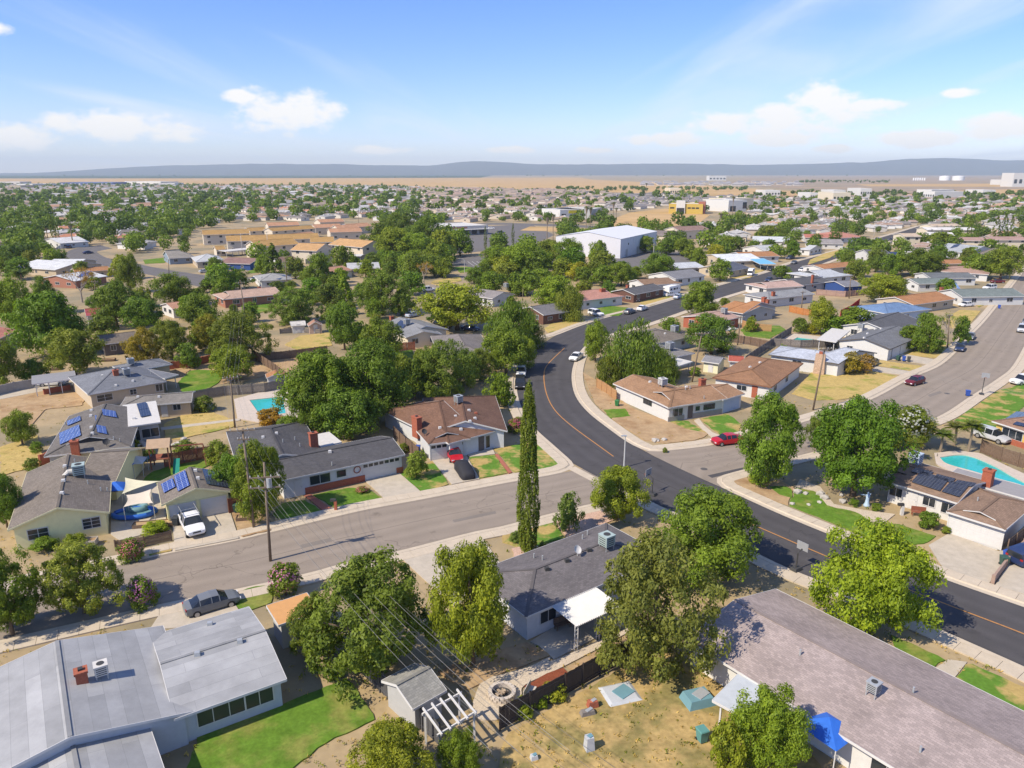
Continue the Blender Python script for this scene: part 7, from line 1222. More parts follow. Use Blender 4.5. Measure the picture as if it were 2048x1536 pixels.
def hoop(u, v, vt, label, rz):
    p = G(u, v); h_ = tall(u, v, vt); t = empty('basketball_hoop', (p.x, p.y, 0.12)); tag(t, label, 'basketball hoop'); d = Vector((math.cos(rz), math.sin(rz), 0)); s_ = Vector((-d.y, d.x, 0)); b = Vector((p.x, p.y, 0.0))
    MB().box((p.x, p.y, 0.20), (1.1, 0.75, 0.25), rz, taper=0.8).build('base', M_DARKV, t); MB().tube([b + Vector((0, 0, 0.2)), b + Vector((0, 0, h_ * 0.8)), b + d * 0.6 + Vector((0, 0, h_ * 0.92))], 0.06, 8).build('post', M_DARKV, t)
    MB().obox(b + d * 0.62 - s_ * 0.6 + Vector((0, 0, h_ * 0.86)), s_ * 1.2, d * 0.04, (0, 0, 0.85)).build('backboard', mat('board_grey', (0.30, 0.31, 0.33), rough=0.3), t); MB().tube([b + d * 0.95 + (d * math.cos(q / 6 * math.pi) + s_ * math.sin(q / 6 * math.pi)) * 0.23 + Vector((0, 0, h_ * 0.89)) for q in range(13)], 0.015, 5).build('rim', M_BRICK, t)
hoop(1963, 790, 748, 'basketball hoop at the kerb of the right-edge street', -2.0); hoop(1592, 1140, 1098, 'basketball hoop beside the lime-green tree', 0.6); hoop(1304, 990, 948, 'basketball hoop at the street mouth', 2.4)

# ================================================================ fences and walls
M_FB = mat('brown_board', (0.17, 0.115, 0.08), rough=0.95, var=0.25, scale=1.2, fine=0.2, fscale=6); M_FT = mat('new_cedar', (0.42, 0.24, 0.11), rough=0.9, var=0.2, scale=1.2); M_FG = mat('grey_board', (0.19, 0.17, 0.155), rough=0.95, var=0.25, scale=1.2); M_FR = mat('redwood_board', (0.25, 0.085, 0.05), rough=0.9, var=0.2); M_BLOCK = mat('tan_block', (0.33, 0.23, 0.18), rough=0.95, var=0.2, scale=1.2)
def fence(px, label, m, h_=1.8, board=0.15, name='board_fence', cat='fence'):
    pts = g2(px); t = empty(name, (pts[0].x, pts[0].y, 0)); tag(t, label, cat)
    for a, b in zip(pts, pts[1:]):
        L_ = (b - a).length; n = max(1, round(L_ / 2.4)); d = (b - a).normalized(); nr = Vector((-d.y, d.x))
        for k in range(n + 1): q = a + d * (L_ * k / n); MB().box((q.x, q.y, (h_ + 0.1) / 2), (0.11, 0.11, h_ + 0.1), math.atan2(d.y, d.x)).build('post', m, t)
        for k in range(n):
            q0 = a + d * (L_ * k / n); w = L_ / n; mb = MB(); nb = max(2, int(w / board))
            for j in range(nb):
                s_ = q0 + d * (w * j / nb + 0.008) + nr * (0.03 + random.uniform(0, 0.012)); mb.obox((s_.x, s_.y, 0.05), Vector((d.x, d.y, 0)) * (w / nb - 0.016), Vector((nr.x, nr.y, 0)) * 0.022, (0, 0, h_ - 0.05 + random.uniform(-0.03, 0.03)))
            for z in (0.35, h_ - 0.35): s_ = q0 + nr * 0.0; mb.obox((s_.x, s_.y, z), Vector((d.x, d.y, 0)) * w, Vector((nr.x, nr.y, 0)) * 0.03, (0, 0, 0.09))
            tag(mb.build('panel', m, t), kind=None)
def lowwall(px, label, m, h_=1.6, th=0.2):
    pts = g2(px); t = empty('block_wall', (pts[0].x, pts[0].y, 0)); tag(t, label, 'wall')
    for a, b in zip(pts, pts[1:]):
        L_ = (b - a).length; n = max(1, round(L_ / 3)); d = (b - a).normalized()
        for k in range(n): q = a + d * (L_ * (k + 0.5) / n); MB().box((q.x, q.y, h_ / 2), (L_ / n - 0.02, th, h_), math.atan2(d.y, d.x)).build('panel', m, t)
        for k in range(n + 1): q = a + d * (L_ * k / n); MB().box((q.x, q.y, h_ / 2 + 0.04), (0.3, th + 0.1, h_ + 0.08), math.atan2(d.y, d.x)).build('pier', m, t)
fence([(505, 716), (545, 742), (577, 766)], 'brown board fence running down to the garden shed', M_FB); fence([(520, 724), (580, 718), (655, 708)], 'brown board fence below the dry paddock', M_FB); fence([(385, 803), (450, 792), (530, 786), (588, 774)], 'weathered board fence behind the pool', M_FG); fence([(788, 876), (812, 900), (838, 920)], 'board fence between charcoal ranch and brown house', M_FB); fence([(1193, 776), (1213, 788), (1232, 802)], 'new tan board fence at the corner house', M_FT); fence([(1484, 655), (1515, 662), (1542, 664)], 'tan board fence behind the fenced green lawn', M_FT); fence([(1462, 684), (1500, 690), (1537, 698)], 'brown board fence before the fenced green lawn', M_FB); fence([(1537, 698), (1560, 682), (1582, 668)], 'grey board fence right of the green lawn', M_FG); fence([(1490, 730), (1515, 712), (1537, 698)], 'dark board fence behind the brown hip house', M_FG); fence([(1540, 692), (1600, 696), (1672, 694)], 'dark slatted fence below the small pool', M_FG); fence([(1578, 624), (1605, 630), (1638, 634)], 'orange board fence beside the bright tree', mat('orange_board', (0.46, 0.19, 0.06), var=0.2)); fence([(1632, 590), (1690, 594), (1730, 590)], 'pinkish board fence behind the deep blue house', mat('rose_board2', (0.36, 0.24, 0.19), var=0.2)); fence([(1680, 634), (1700, 624), (1718, 610)], 'bright red fence beside the red sheds', mat('red_board', (0.38, 0.02, 0.025), var=0.15)); fence([(1790, 575), (1830, 580), (1870, 578)], 'long brown fence behind the round bright tree', M_FB)
fence([(1000, 1462), (1060, 1430), (1130, 1392), (1200, 1352), (1258, 1322)], 'dark board fence behind the gravel path', mat('dark_stained_board', (0.055, 0.045, 0.04), var=0.2), 1.9, 0.16); fence([(716, 1342), (760, 1385), (812, 1432), (880, 1495)], 'dark grey panel fence beside the grey shed', mat('slate_panel', (0.09, 0.09, 0.095), var=0.15), 1.9, 0.3); fence([(1258, 1322), (1300, 1305), (1350, 1290)], 'pale fence section under the grey-olive tree', M_FG); fence([(232, 1102), (290, 1094), (344, 1082)], 'brown picket fence beside the street', M_FB, 1.15, 0.11); fence([(459, 1028), (480, 1023), (498, 1018)], 'redwood board fence beside the lime garage', M_FR); fence([(1960, 905), (2000, 922), (2070, 945)], 'woven brown fence beside the silver car', M_FB, 1.9, 0.2); fence([(2012, 1112), (2060, 1075)], 'brown board gate right of the white garage', M_FB); fence([(560, 668), (600, 665), (640, 668)], 'grey rail fence below the garden sheds', M_FG, 1.2, 0.4); fence([(330, 935), (360, 930), (430, 915)], 'redwood fence behind the play set', M_FR); fence([(890, 726), (920, 720), (800, 714)][:2], 'brown fence below the grey solar gable house', M_FB); fence([(795, 702), (830, 700)], 'reddish fence panel beside the grey solar gable house', M_FR); fence([(355, 604), (400, 600)], 'brown fence behind the terracotta roof', M_FB)
lowwall([(1985, 1168), (2010, 1135), (2048, 1094)], 'low brick wall between the two drives', M_BLOCK, 0.9); lowwall([(-20, 795), (30, 783), (66, 777)], 'grey block wall left of the carport', mat('grey_block', (0.30, 0.28, 0.26), var=0.15), 1.7); lowwall([(90, 790), (115, 785), (140, 781)], 'low red brick wall under the carport', M_BRICK, 1.0); lowwall([(330, 740), (380, 735), (430, 722)], 'red-brown wall behind the slate hip house', M_BRICK, 1.5); lowwall([(83, 932), (100, 924), (122, 917)], 'red-brown wall left of the lime house', M_BRICK, 1.5); lowwall([(612, 528), (700, 522), (770, 514)], 'grey wall below the tan apartments', mat('grey_block', (0.3, 0.3, 0.3)), 2.0); lowwall([(768, 515), (790, 513)], 'cream wall end beside the grove', W_CRM2, 2.2); lowwall([(1310, 500), (1360, 503), (1400, 508)], 'cream boundary wall beside the warehouse', W_CRM2, 2.0)

# ================================================================ garden things
def sail(px, zs, m, label):
    c = [G(u, v, z) for (u, v), z in zip(px, zs)]; n = 10; t = empty('shade_sail', (c[0].x, c[0].y, 0)); tag(t, label, 'shade sail'); mb = MB(); vs = []
    if len(c) == 3: c = [c[0], c[1], c[2], c[2]]
    cen = sum(c, Vector()) / 4
    for i in range(n + 1):
        for j in range(n + 1):
            a, b = i / n, j / n; q = c[0].lerp(c[1], a).lerp(c[3].lerp(c[2], a), b); e = 1 - min(a, 1 - a, b, 1 - b) * 2; pull = 0.18 * (4 * a * (1 - a) * (abs(b - .5) * 2) ** 3 + 4 * b * (1 - b) * (abs(a - .5) * 2) ** 3); q = q.lerp(cen, pull); q.z -= 0.25 * 16 * a * (1 - a) * b * (1 - b) * 0.4; vs.append(q)
    mb.add(vs, [(i * (n + 1) + j, i * (n + 1) + j + 1, (i + 1) * (n + 1) + j + 1, (i + 1) * (n + 1) + j) for i in range(n) for j in range(n)]); mb.build('cloth', m, t, smooth=True)
    for q in c[:4]: MB().tube([(q.x, q.y, 0), q], 0.04, 6).build('post', M_GREYMET, t)
M_SAIL = mat('beige_sailcloth', (0.62, 0.54, 0.42), rough=0.9, var=0.06)
sail([(250, 955), (320, 962), (244, 988)], [2.6, 2.4, 2.4], mat('cream_sailcloth', (0.62, 0.58, 0.40), rough=0.9), 'cream triangular shade sail beside the lime garage'); sail([(253, 990), (302, 978), (306, 1006), (247, 1014)], [2.5, 2.6, 2.3, 2.3], M_SAIL, 'beige square shade sail over the patio')
M_TARP = mat('blue_tarp', (0.03, 0.13, 0.50), rough=0.45, var=0.15, scale=1.0); M_TARPL = mat('pale_blue_plastic', (0.14, 0.27, 0.31), rough=0.6, var=0.1); M_TARPW = mat('white_tarp', (0.45, 0.47, 0.49), rough=0.5, var=0.1)
def inflatable(u, v, w, d, h_, m, label, name='paddling_pool', rz=0.2):
    p = G(u, v); t = empty(name, (p.x, p.y, 0.12), rz); tag(t, label, name.replace('_', ' ')); pts = [(math.cos(k / 10 * math.pi) * w / 2, math.sin(k / 10 * math.pi) * d / 2, h_ * 0.5) for k in range(21)]; MB().tube(pts, h_ * 0.5, 8).build('rim', m, t, smooth=True, world=False); MB().poly([(x * 0.95, y * 0.95) for x, y, _ in pts[:-1]], h_ * 0.35).build('liner', M_TARPL, t, world=False)
inflatable(270, 1032, 4.4, 2.4, 0.55, M_TARP, 'large blue inflatable pool on the patio'); inflatable(276, 1024, 1.8, 1.2, 0.75, M_TARPL, 'pale blue paddling pool inside the large one')
def canopy(u, v, w, d, h_, m, label, rz=0.2):
    p = G(u, v); t = empty('garden_canopy', (p.x, p.y, 0.12), rz); tag(t, label, 'canopy'); MB().add([(-w / 2, -d / 2, h_), (w / 2, -d / 2, h_), (w / 2, d / 2, h_), (-w / 2, d / 2, h_), (0, 0, h_ + 0.7)], [(0, 1, 4), (1, 2, 4), (2, 3, 4), (3, 0, 4)]).build('roof', m, t, world=False)
    for x in (-1, 1):
        for y in (-1, 1): MB().box((x * (w / 2 - .06), y * (d / 2 - .06), h_ / 2), (0.06, 0.06, h_)).build('leg', M_TRIM, t, world=False)
canopy(236, 1006, 2.6, 2.4, 1.9, M_TARP, 'blue canopy left of the beige sail'); canopy(252, 952, 3.0, 3.0, 1.9, M_TARP, 'blue and white canopy behind the cream sail'); canopy(274, 950, 2.4, 2.4, 1.8, M_TARPW, 'white canopy beside the blue one'); canopy(1648, 1510, 3.2, 3.2, 2.2, M_TARP, 'dark blue canopy under the mauve roof eave', 0.6)
def playset():
    p = G(325, 935); t = empty('wooden_play_set', (p.x, p.y, 0.11), 0.25); tag(t, 'wooden play set with peaked roof and slides beside the lime garage', 'play set')
    for x in (-1.1, 1.1):
        for y in (-0.9, 0.9): MB().box((x, y, 1.5), (0.14, 0.14, 3.0)).build('post', M_FR, t, world=False)
    MB().box((0, 0, 1.4), (2.4, 2.0, 0.12)).build('deck', M_FR, t, world=False); MB().add([(-1.4, -1.2, 3.0), (1.4, -1.2, 3.0), (1.4, 1.2, 3.0), (-1.4, 1.2, 3.0), (-1.4, 0, 3.9), (1.4, 0, 3.9)], [(0, 1, 5, 4), (2, 3, 4, 5), (0, 4, 3), (1, 2, 5)]).build('roof', mat('tan_board_roof', (0.40, 0.28, 0.18), var=0.15), t, world=False)
    MB().add([(-1.2, -0.4, 1.5), (-1.2, 0.4, 1.5), (-3.4, 0.4, 0.1), (-3.4, -0.4, 0.1), (-1.2, -0.45, 1.75), (-1.2, 0.45, 1.75), (-3.4, 0.45, 0.4), (-3.4, -0.45, 0.4)], [(0, 1, 2, 3), (0, 3, 7, 4), (1, 5, 6, 2)]).build('slide', mat('blue_slide', (0.10, 0.33, 0.50), rough=0.4), t, world=False)
    MB().add([(1.9, -1.4, 1.5), (2.5, -1.4, 1.5), (2.6, -3.4, 0.1), (1.9, -3.4, 0.1), (1.85, -1.4, 1.8), (2.55, -1.4, 1.8), (2.65, -3.4, 0.4), (1.85, -3.4, 0.4)], [(0, 1, 2, 3), (0, 3, 7, 4), (1, 5, 6, 2)]).build('slide', mat('green_slide', (0.02, 0.22, 0.16), rough=0.4), t, world=False)
    MB().bar((1.1, 0, 2.7), (5.2, 0, 2.7), 0.14).build('swing_beam', M_FR, t, world=False)
    for y in (-1, 1): MB().bar((5.2, 0, 2.7), (5.5, y, 0), 0.1).build('leg', M_FR, t, world=False)
    for x in (2.6, 3.8): MB().bar((x, 0, 2.65), (x, 0, 0.6), 0.03).box((x, 0, 0.55), (0.5, 0.2, 0.04)).build('swing', M_DARKV, t, world=False)
playset()
def rocks(u, v, n, sp, label):
    p = G(u, v); L0 = []
    for k in range(n):
        g = random.Random(k * 7 + int(u)); x, y = p.x + g.uniform(-sp, sp), p.y + g.uniform(-sp * 0.5, sp * 0.5); s_ = g.uniform(0.3, 0.6); bm = bmesh.new(); bmesh.ops.create_icosphere(bm, subdivisions=1, radius=s_)
        for w in bm.verts: w.co *= g.uniform(0.75, 1.15); w.co.z *= 0.7
        me = bpy.data.meshes.new('boulder'); bm.to_mesh(me); bm.free(); o = bpy.data.objects.new('boulder', me); COL.objects.link(o); me.materials.append(mat('pale_rock', (0.42, 0.39, 0.35), var=0.2, scale=1.5)); o.location = (x, y, s_ * 0.4); tag(o, label, 'boulder', 'boulders: ' + label); L0.append((-s_, o))
    for k, (_, o) in enumerate(sorted(L0, key=lambda q: q[0])): o['label'] = '%s, %s largest' % (label, ORD[k] if k < 6 else '%dth' % (k + 1))
rocks(325, 888, 22, 3.2, 'pale boulder in the stone pile below the sunroom'); rocks(1640, 1000, 9, 4.0, 'pale garden rock in the curved stone bed'); rocks(1310, 882, 4, 1.5, 'grey rock in the dry corner lot')
def firepit():
    p = G(1004, 1392); t = empty('fire_pit', (p.x, p.y, 0.11)); tag(t, 'round pale stone fire pit in the gravel circle', 'fire pit'); m = mat('pit_stone', (0.52, 0.46, 0.40), var=0.15)
    for r in range(2):
        for k in range(18): a = (k + 0.5 * r) / 18 * 6.283; MB().box((p.x + math.cos(a) * 0.88, p.y + math.sin(a) * 0.88, 0.22 + r * 0.2), (0.28, 0.27, 0.19), a + 1.57).build('stone', m, t)
    MB().cyl((p.x, p.y, 0.05), 0.76, 0.12, 20).build('ash_bed', M_DARKV, t); mb = MB(); g = random.Random(3)
    for k in range(6): a = g.uniform(0, 6.28); mb.bar((p.x + math.cos(a) * 0.5, p.y + math.sin(a) * 0.5, 0.25), (p.x - math.cos(a) * 0.3, p.y - math.sin(a) * 0.3, 0.4), 0.12)
    mb.build('firewood', mat('pale_log', (0.36, 0.28, 0.2)), t)
firepit()
def pergola():
    c = [G(u, v, 2.4) for (u, v) in [(850, 1428), (918, 1390), (948, 1428), (880, 1470)]]; t = empty('white_pergola', (c[0].x, c[0].y, 0)); tag(t, 'small white pergola beside the grey shed', 'pergola')
    for q in c: MB().box((q.x, q.y, 1.2), (0.14, 0.14, 2.4)).build('post', M_TRIM, t)
    for a, b in ((c[0], c[1]), (c[3], c[2])): d = (b - a) * 0.08; MB().bar(a - d + Vector((0, 0, .08)), b + d + Vector((0, 0, .08)), 0.1, 0.16).build('beam', M_TRIM, t)
    for k in range(5): s_ = k / 4; a, b = c[0].lerp(c[1], s_), c[3].lerp(c[2], s_); d = (b - a) * 0.14; MB().bar(a - d + Vector((0, 0, .24)), b + d + Vector((0, 0, .24)), 0.1, 0.15).build('rafter', M_TRIM, t)
pergola()
def statue():
    p = G(1733, 1012); t = empty('blue_garden_statue', (p.x, p.y, 0.1)); tag(t, 'pale blue painted garden statue with outstretched arm by the white house', 'statue'); m = mat('statue_blue', (0.40, 0.52, 0.66), rough=0.5); b = MB()
    b.tube([(p.x, p.y, 0.0), (p.x, p.y, 0.15), (p.x, p.y, 0.5), (p.x, p.y, 1.0), (p.x, p.y, 1.35), (p.x, p.y, 1.5)], [0.4, 0.36, 0.22, 0.2, 0.24, 0.09], 12); b.tube([(p.x, p.y, 1.5), (p.x, p.y, 1.62), (p.x, p.y, 1.78)], [0.08, 0.13, 0.05], 10); b.tube([(p.x - 0.15, p.y, 1.32), (p.x - 0.5, p.y, 1.4), (p.x - 0.85, p.y, 1.45)], [0.08, 0.065, 0.05], 8); b.tube([(p.x + 0.18, p.y, 1.32), (p.x + 0.3, p.y, 1.6)], [0.07, 0.05], 8); b.build('figure', m, t, smooth=True)
statue()
def mailbox(u, v, label, m):
    p = G(u, v); t = empty('letter_box', (p.x, p.y, 0.11)); tag(t, label, 'letter box'); MB().box((p.x, p.y, 0.6), (0.3, 0.3, 1.2)).build('post', m, t); MB().box((p.x - 0.25, p.y, 1.3), (0.65, 0.3, 0.28)).build('box', M_DARKV, t)
mailbox(1803, 1030, 'white letter box post before the white solar house', M_TRIM); mailbox(672, 1021, 'small letter box at the end of the red path', M_BRICK)
def planter(u, v, w, d, m, label, rz=0.2, h_=0.4):
    p = G(u, v); t = empty('planter_box', (p.x, p.y, 0.1), rz); tag(t, label, 'planter')
    for x, y, a, b in ((0, -d / 2, w, .06), (0, d / 2, w, .06), (-w / 2, 0, .06, d - .06), (w / 2, 0, .06, d - .06)): MB().box((x, y, h_ / 2), (a, b, h_)).build('board', m, t, world=False)
    MB().box((0, 0, h_ * 0.4), (w - 0.06, d - 0.06, h_ * 0.7)).build('soil', M_DIRT, t, world=False)
planter(488, 1040, 1.5, 0.9, M_FB, 'wooden planter box beside the poles'); planter(95, 740, 5, 1.4, M_FB, 'long raised planter behind the carport'); planter(215, 722, 3, 1.2, M_FB, 'raised planter before the olive tree'); planter(180, 1090, 1.4, 1.0, mat('pale_tub', (0.45, 0.4, 0.33)), 'pale tub planter by the lime house wall', h_=0.6); planter(312, 1052, 4.5, 1.0, M_FB, 'vine planter behind the picket fence')
def bench(u, v, label, m, rz=0.0):
    p = G(u, v); t = empty('garden_bench', (p.x, p.y, 0.11), rz); tag(t, label, 'bench'); MB().box((0, 0, 0.45), (1.5, 0.5, 0.06)).build('seat', m, t, world=False); MB().box((0, 0.24, 0.75), (1.5, 0.05, 0.5)).build('backrest', m, t, world=False)
    for x in (-0.65, 0.65):
        for y in (-0.18, 0.18): MB().box((x, y, 0.22), (0.07, 0.07, 0.44)).build('leg', m, t, world=False)
bench(1836, 1033, 'red-brown bench below the white house window', M_FR, -0.3); bench(1060, 1398, 'pale plank bench beside the fire pit', mat('pale_plank', (0.5, 0.46, 0.4)), 1.2); bench(1125, 1258, 'patio seat under the corrugated cover', M_FB, 0.5); bench(1302, 1275, 'seat at the end of the patio', M_FB)
for (u, v, w, d, h_, m, l) in [(1240, 1390, 2.6, 2.2, 0.12, M_TARPW, 'crumpled white and blue tarp in the dry yard'), (1395, 1405, 2.2, 1.6, 0.6, M_TARPL, 'pale teal trampoline frame in the dry yard'), (1178, 1500, 0.6, 0.6, 1.0, M_TARPW, 'white upright tank in the dry yard'), (1175, 1430, 1.1, 0.5, 0.3, M_FG, 'grey plank pile in the dry yard'), (1185, 1415, 0.8, 0.5, 0.5, M_BRICK, 'red toy cart in the dry yard'), (1068, 1520, 0.5, 0.4, 0.3, M_TARPW, 'small white bucket in the dry yard'), (1190, 1268, 0.1, 0.1, 0.1, M_TARPW, None)]:
    if l:
        p = G(u, v); t = empty('yard_clutter', (p.x, p.y, 0.11), 0.3); tag(t, l, 'yard item'); MB().box((0, 0, h_ / 2), (w, d, h_), taper=0.8).build('body', m, t, world=False); MB().box((w * 0.1, 0, h_ + 0.03), (w * 0.5, d * 0.5, 0.06), 0.4).build('top', M_TARPL if m is M_TARPW else M_GREYMET, t, world=False)
def flag():
    p = G(634, 972); t = empty('porch_flag', (p.x, p.y, 0)); tag(t, 'striped flag hanging at the charcoal ranch porch', 'flag'); MB().tube([(p.x, p.y, 1.2), (p.x + 0.1, p.y - 0.5, 2.6)], 0.02, 6).build('staff', M_TRIM, t)
    for k in range(13): MB().obox((p.x + 0.05 + 0.065 * k, p.y - 0.45, 1.15), (0.065, 0, 0), (0, 0.02, 0), (0, 0, 1.35 if k > 6 else 0.8)).build('stripe', M_TRIM if k % 2 else mat('flag_red', (0.40, 0.02, 0.03)), t)
    MB().obox((p.x + 0.05, p.y - 0.45, 1.95), (0.45, 0, 0), (0, 0.025, 0), (0, 0, 0.55)).build('canton', mat('flag_blue', (0.02, 0.04, 0.16)), t)
flag()

# ================================================================ the town beyond
def block_building(name, px, h_, wall, roofm, label, cat='building', parapet=0.4, rows=None, wcols=8, d=None, c=None):
    A, B = G(*px[0]).xy, G(*px[1]).xy; ex = (B - A).normalized(); ey = Vector((-ex.y, ex.x)); L_ = (B - A).length; D = d or abs((G(*c).xy - A).dot(ey)); t = empty(name, (A.x, A.y, 0)); tag(t, label, cat); e3, f3 = Vector((ex.x, ex.y, 0)), Vector((ey.x, ey.y, 0)); o = Vector((A.x, A.y, 0))
    wb = MB(); q = [o, o + e3 * L_, o + e3 * L_ + f3 * D, o + f3 * D]; wb.add([*q, *[p + Vector((0, 0, h_)) for p in q]], [(0, 1, 5, 4), (1, 2, 6, 5), (2, 3, 7, 6), (3, 0, 4, 7)]); wb.build('wall', wall, t)
    MB().poly([((p.x), (p.y)) for p in q], h_ - parapet).build('roof', roofm, t)
    OCC.append([(p.x, p.y) for p in q]); return t, o, e3, f3, L_, D
def win(t, o, e, n, x, z, w, h_, m=None, name='window'):
    MB().obox(o + e * (x - w / 2) + Vector((0, 0, z)) + n * 0.02, e * w, n * 0.05, (0, 0, h_)).build(name, m or M_GLASS, t)
# white warehouse hall
M_WH = mat('warehouse_panel', (0.60, 0.60, 0.62), rough=0.6, var=0.05, scale=0.4)
def warehouse():
    A, B = G(1240, 517).xy, G(1312, 497).xy; ex = (B - A).normalized(); ey = Vector((-ex.y, ex.x)); L_ = (B - A).length; C = G(1155, 500).xy; D = abs((C - A).dot(ey)); H_ = tall(1240, 517, 478); t = empty('warehouse', (A.x, A.y, 0)); tag(t, 'big white windowless warehouse hall with low gabled roof', 'warehouse')
    f = lambda x, y, z: Vector((A.x + ex.x * x + ey.x * y, A.y + ex.y * x + ey.y * y, z)); r = 2.4
    MB().add([f(0, 0, 0), f(L_, 0, 0), f(L_, D, 0), f(0, D, 0), f(0, 0, H_), f(L_, 0, H_), f(L_, D, H_), f(0, D, H_), f(0, D / 2, H_ + r), f(L_, D / 2, H_ + r)], [(0, 1, 5, 4), (2, 3, 7, 6), (1, 2, 6, 9, 5), (3, 0, 4, 8, 7)]).build('wall', M_WH, t)
    MB().add([f(-.2, -.2, H_), f(L_ + .2, -.2, H_), f(L_ + .2, D / 2, H_ + r + .1), f(-.2, D / 2, H_ + r + .1), f(L_ + .2, D + .2, H_), f(-.2, D + .2, H_)], [(0, 1, 2, 3), (3, 2, 4, 5)]).build('roof', mat('white_metal_roof', (0.66, 0.66, 0.66), rough=0.5, var=0.06), t)
    n = Vector((-ey.x, -ey.y, 0)); e3 = Vector((ex.x, ex.y, 0))
    for k in range(14): MB().obox(f(L_ * (k + 0.5) / 14, 0, 0) + n * 0.0, e3 * 0.12, n * 0.06, (0, 0, H_ - 0.1)).build('wall_rib', M_WH, t)
    for s_ in (0.16, 0.45): win(t, f(0, 0, 0), e3, n, L_ * s_, 0, 2.6, 3.4, M_GREYMET, 'door')
    for s_ in (0.2, 0.6): win(t, f(0, 0, 0), e3, n, L_ * s_, H_ * 0.6, 0.9, 0.9)
    OCC.append([tuple(f(x, y, 0).xy) for x, y in ((-3, -3), (L_ + 3, -3), (L_ + 3, D + 3), (-3, D + 3))])
warehouse()
def gabled(name, A, B, d, H_, pitch, roofc, wallm, label, cat='building', win_rows=0, group=None, ends='gg', over=0.6):
    hh = House(name, label, [dict(a=A, b=B, d=d, ze=H_, pitch=pitch, ends=ends)], roofc, wallm, cat=cat, over=over, group=group); b = hh.bl[0]; L_ = b['L']
    for r in range(win_rows):
        for sd in 'fr':
            ln = L_ if sd == 'f' else b['D']; n = max(2, int(ln / 5))
            for k in range(n):
                if sd == 'r' and hh.side(0, 'r', 0.5)[2].dot(-hh.side(0, 'r', 0.5)[0]) <= 0: continue
                hh.window(0, sd, (k + 0.5) / n, 1.5, 1.2, 0.9 + r * 2.8, 1)
    return hh
# tan two-storey apartments with golden roofs (a, b are eave corners)
GOLD = (0.38, 0.235, 0.09); W_APT = wallmat('apartment_cream', (0.60, 0.53, 0.42))
for (a, b, d, hh, lab) in [((453, 483), (640, 477), 13, 5.4, 'long golden-roofed apartment block at the left'), ((405, 470), (500, 467), 12, 5.4, 'golden-roofed block behind the long one'), ((515, 494), (600, 488), 13, 5.4, 'golden-roofed apartment block in the middle of the row'), ((580, 500), (633, 502), 14, 5.2, 'nearest tan-roofed apartment block'), ((656, 489), (724, 495), 14, 5.2, 'tan-roofed apartment block at the right of the row'), ((620, 485), (668, 484), 12, 5.4, 'golden-roofed block behind the right one'), ((545, 463), (632, 457), 10, 5.0, 'far golden-roofed block in front of the rust roofs'), ((500, 463), (536, 461), 10, 5.0, 'small golden-roofed far block'), ((432, 500), (452, 499), 8, 3.0, 'low golden-roofed wing with carport')]:
    gabled('apartment_block', a, b, d, hh, 0.34, GOLD if 'tan-roofed' not in lab else (0.46, 0.28, 0.13), W_APT, lab, 'apartments', 2 if hh > 4 else 1)
for k, (a, b, lab) in enumerate([((536, 452), (600, 450), 'leftmost rust-roofed row house'), ((630, 456), (685, 454), 'middle rust-roofed row house'), ((676, 458), (720, 456), 'rust-roofed row house beside the white wall'), ((700, 455), (746, 452), 'rightmost rust-roofed row house'), ((640, 445), (690, 443), 'back rust-roofed row house'), ((560, 480), (640, 470), 'low pink-tan roofed row behind the golden blocks'), ((660, 465), (725, 463), 'golden-tan low row before the grove')]): gabled('row_house', a, b, 12, 4.2, 0.3, (0.42, 0.235, 0.14), W_APT, lab, 'row house', 1)
House('apartment_carport', 'long flat white carport before the golden apartments', [dict(a=(452, 503), b=(515, 497), d=6, roof='flat', ze=2.6, open='fb', posts=6)], GOLD, W_APT, cat='carport'); House('apartment_carport', 'second flat carport before the tan-roofed apartments', [dict(a=(670, 512), b=(722, 512), d=6, roof='flat', ze=2.6, open='fb', posts=5)], GOLD, W_APT, cat='carport')
# low store with red lettering
t, o, e, f, L_, D = block_building('low_store', [(893, 472), (976, 468)], 5.5, wallmat('store_grey', (0.45, 0.43, 0.41)), M_WFLAT, 'low flat-roofed store with red lettering beyond the grove', 'store', d=34)
MB().obox(o - f * 3 + Vector((0, 0, 3.2)), e * L_, f * 3.2, (0, 0, 0.3)).build('awning', M_WFLAT, t)
for k in range(5): win(t, o, e, -f, L_ * (k + 0.6) / 5.4, 0.4, 3.6, 2.4)
for k in range(13): MB().obox(o - f * 0.05 + e * (L_ * 0.05 + k * L_ * 0.035) + Vector((0, 0, 4.0)), e * (L_ * 0.024), -f * 0.06, (0, 0, 1.0)).build('sign_letter', M_BRICK, t)
# shop with yellow sign, yellow shop, white shops
t, o, e, f, L_, D = block_building('white_shop', [(1120, 440), (1180, 438)], 8, M_WHITEW, M_WFLAT, 'white shop with yellow sign on the far road', 'shop', d=30); MB().obox(o + e * L_ * 0.28 - f * 0.3 + Vector((0, 0, 5)), e * L_ * 0.42, f * 0.25, (0, 0, 2.4)).build('sign_board', mat('yellow_sign', (0.62, 0.50, 0.03)), t); win(t, o, e, -f, L_ * 0.5, 0, L_ * 0.36, 4); win(t, o, e, -f, L_ * 0.12, 3.5, 4, 1.2); win(t, o, e, -f, L_ * 0.85, 3.5, 4, 1.2)
t, o, e, f, L_, D = block_building('grey_shop', [(1180, 439), (1203, 434)], 8, W_GREY, M_WFLAT, 'grey shop joined to the white one', 'shop', d=30); win(t, o, e, -f, L_ * 0.4, 3, 3, 1.2)
M_YW = mat('bright_yellow_wall', (0.52, 0.37, 0.08), rough=0.85, var=0.05)
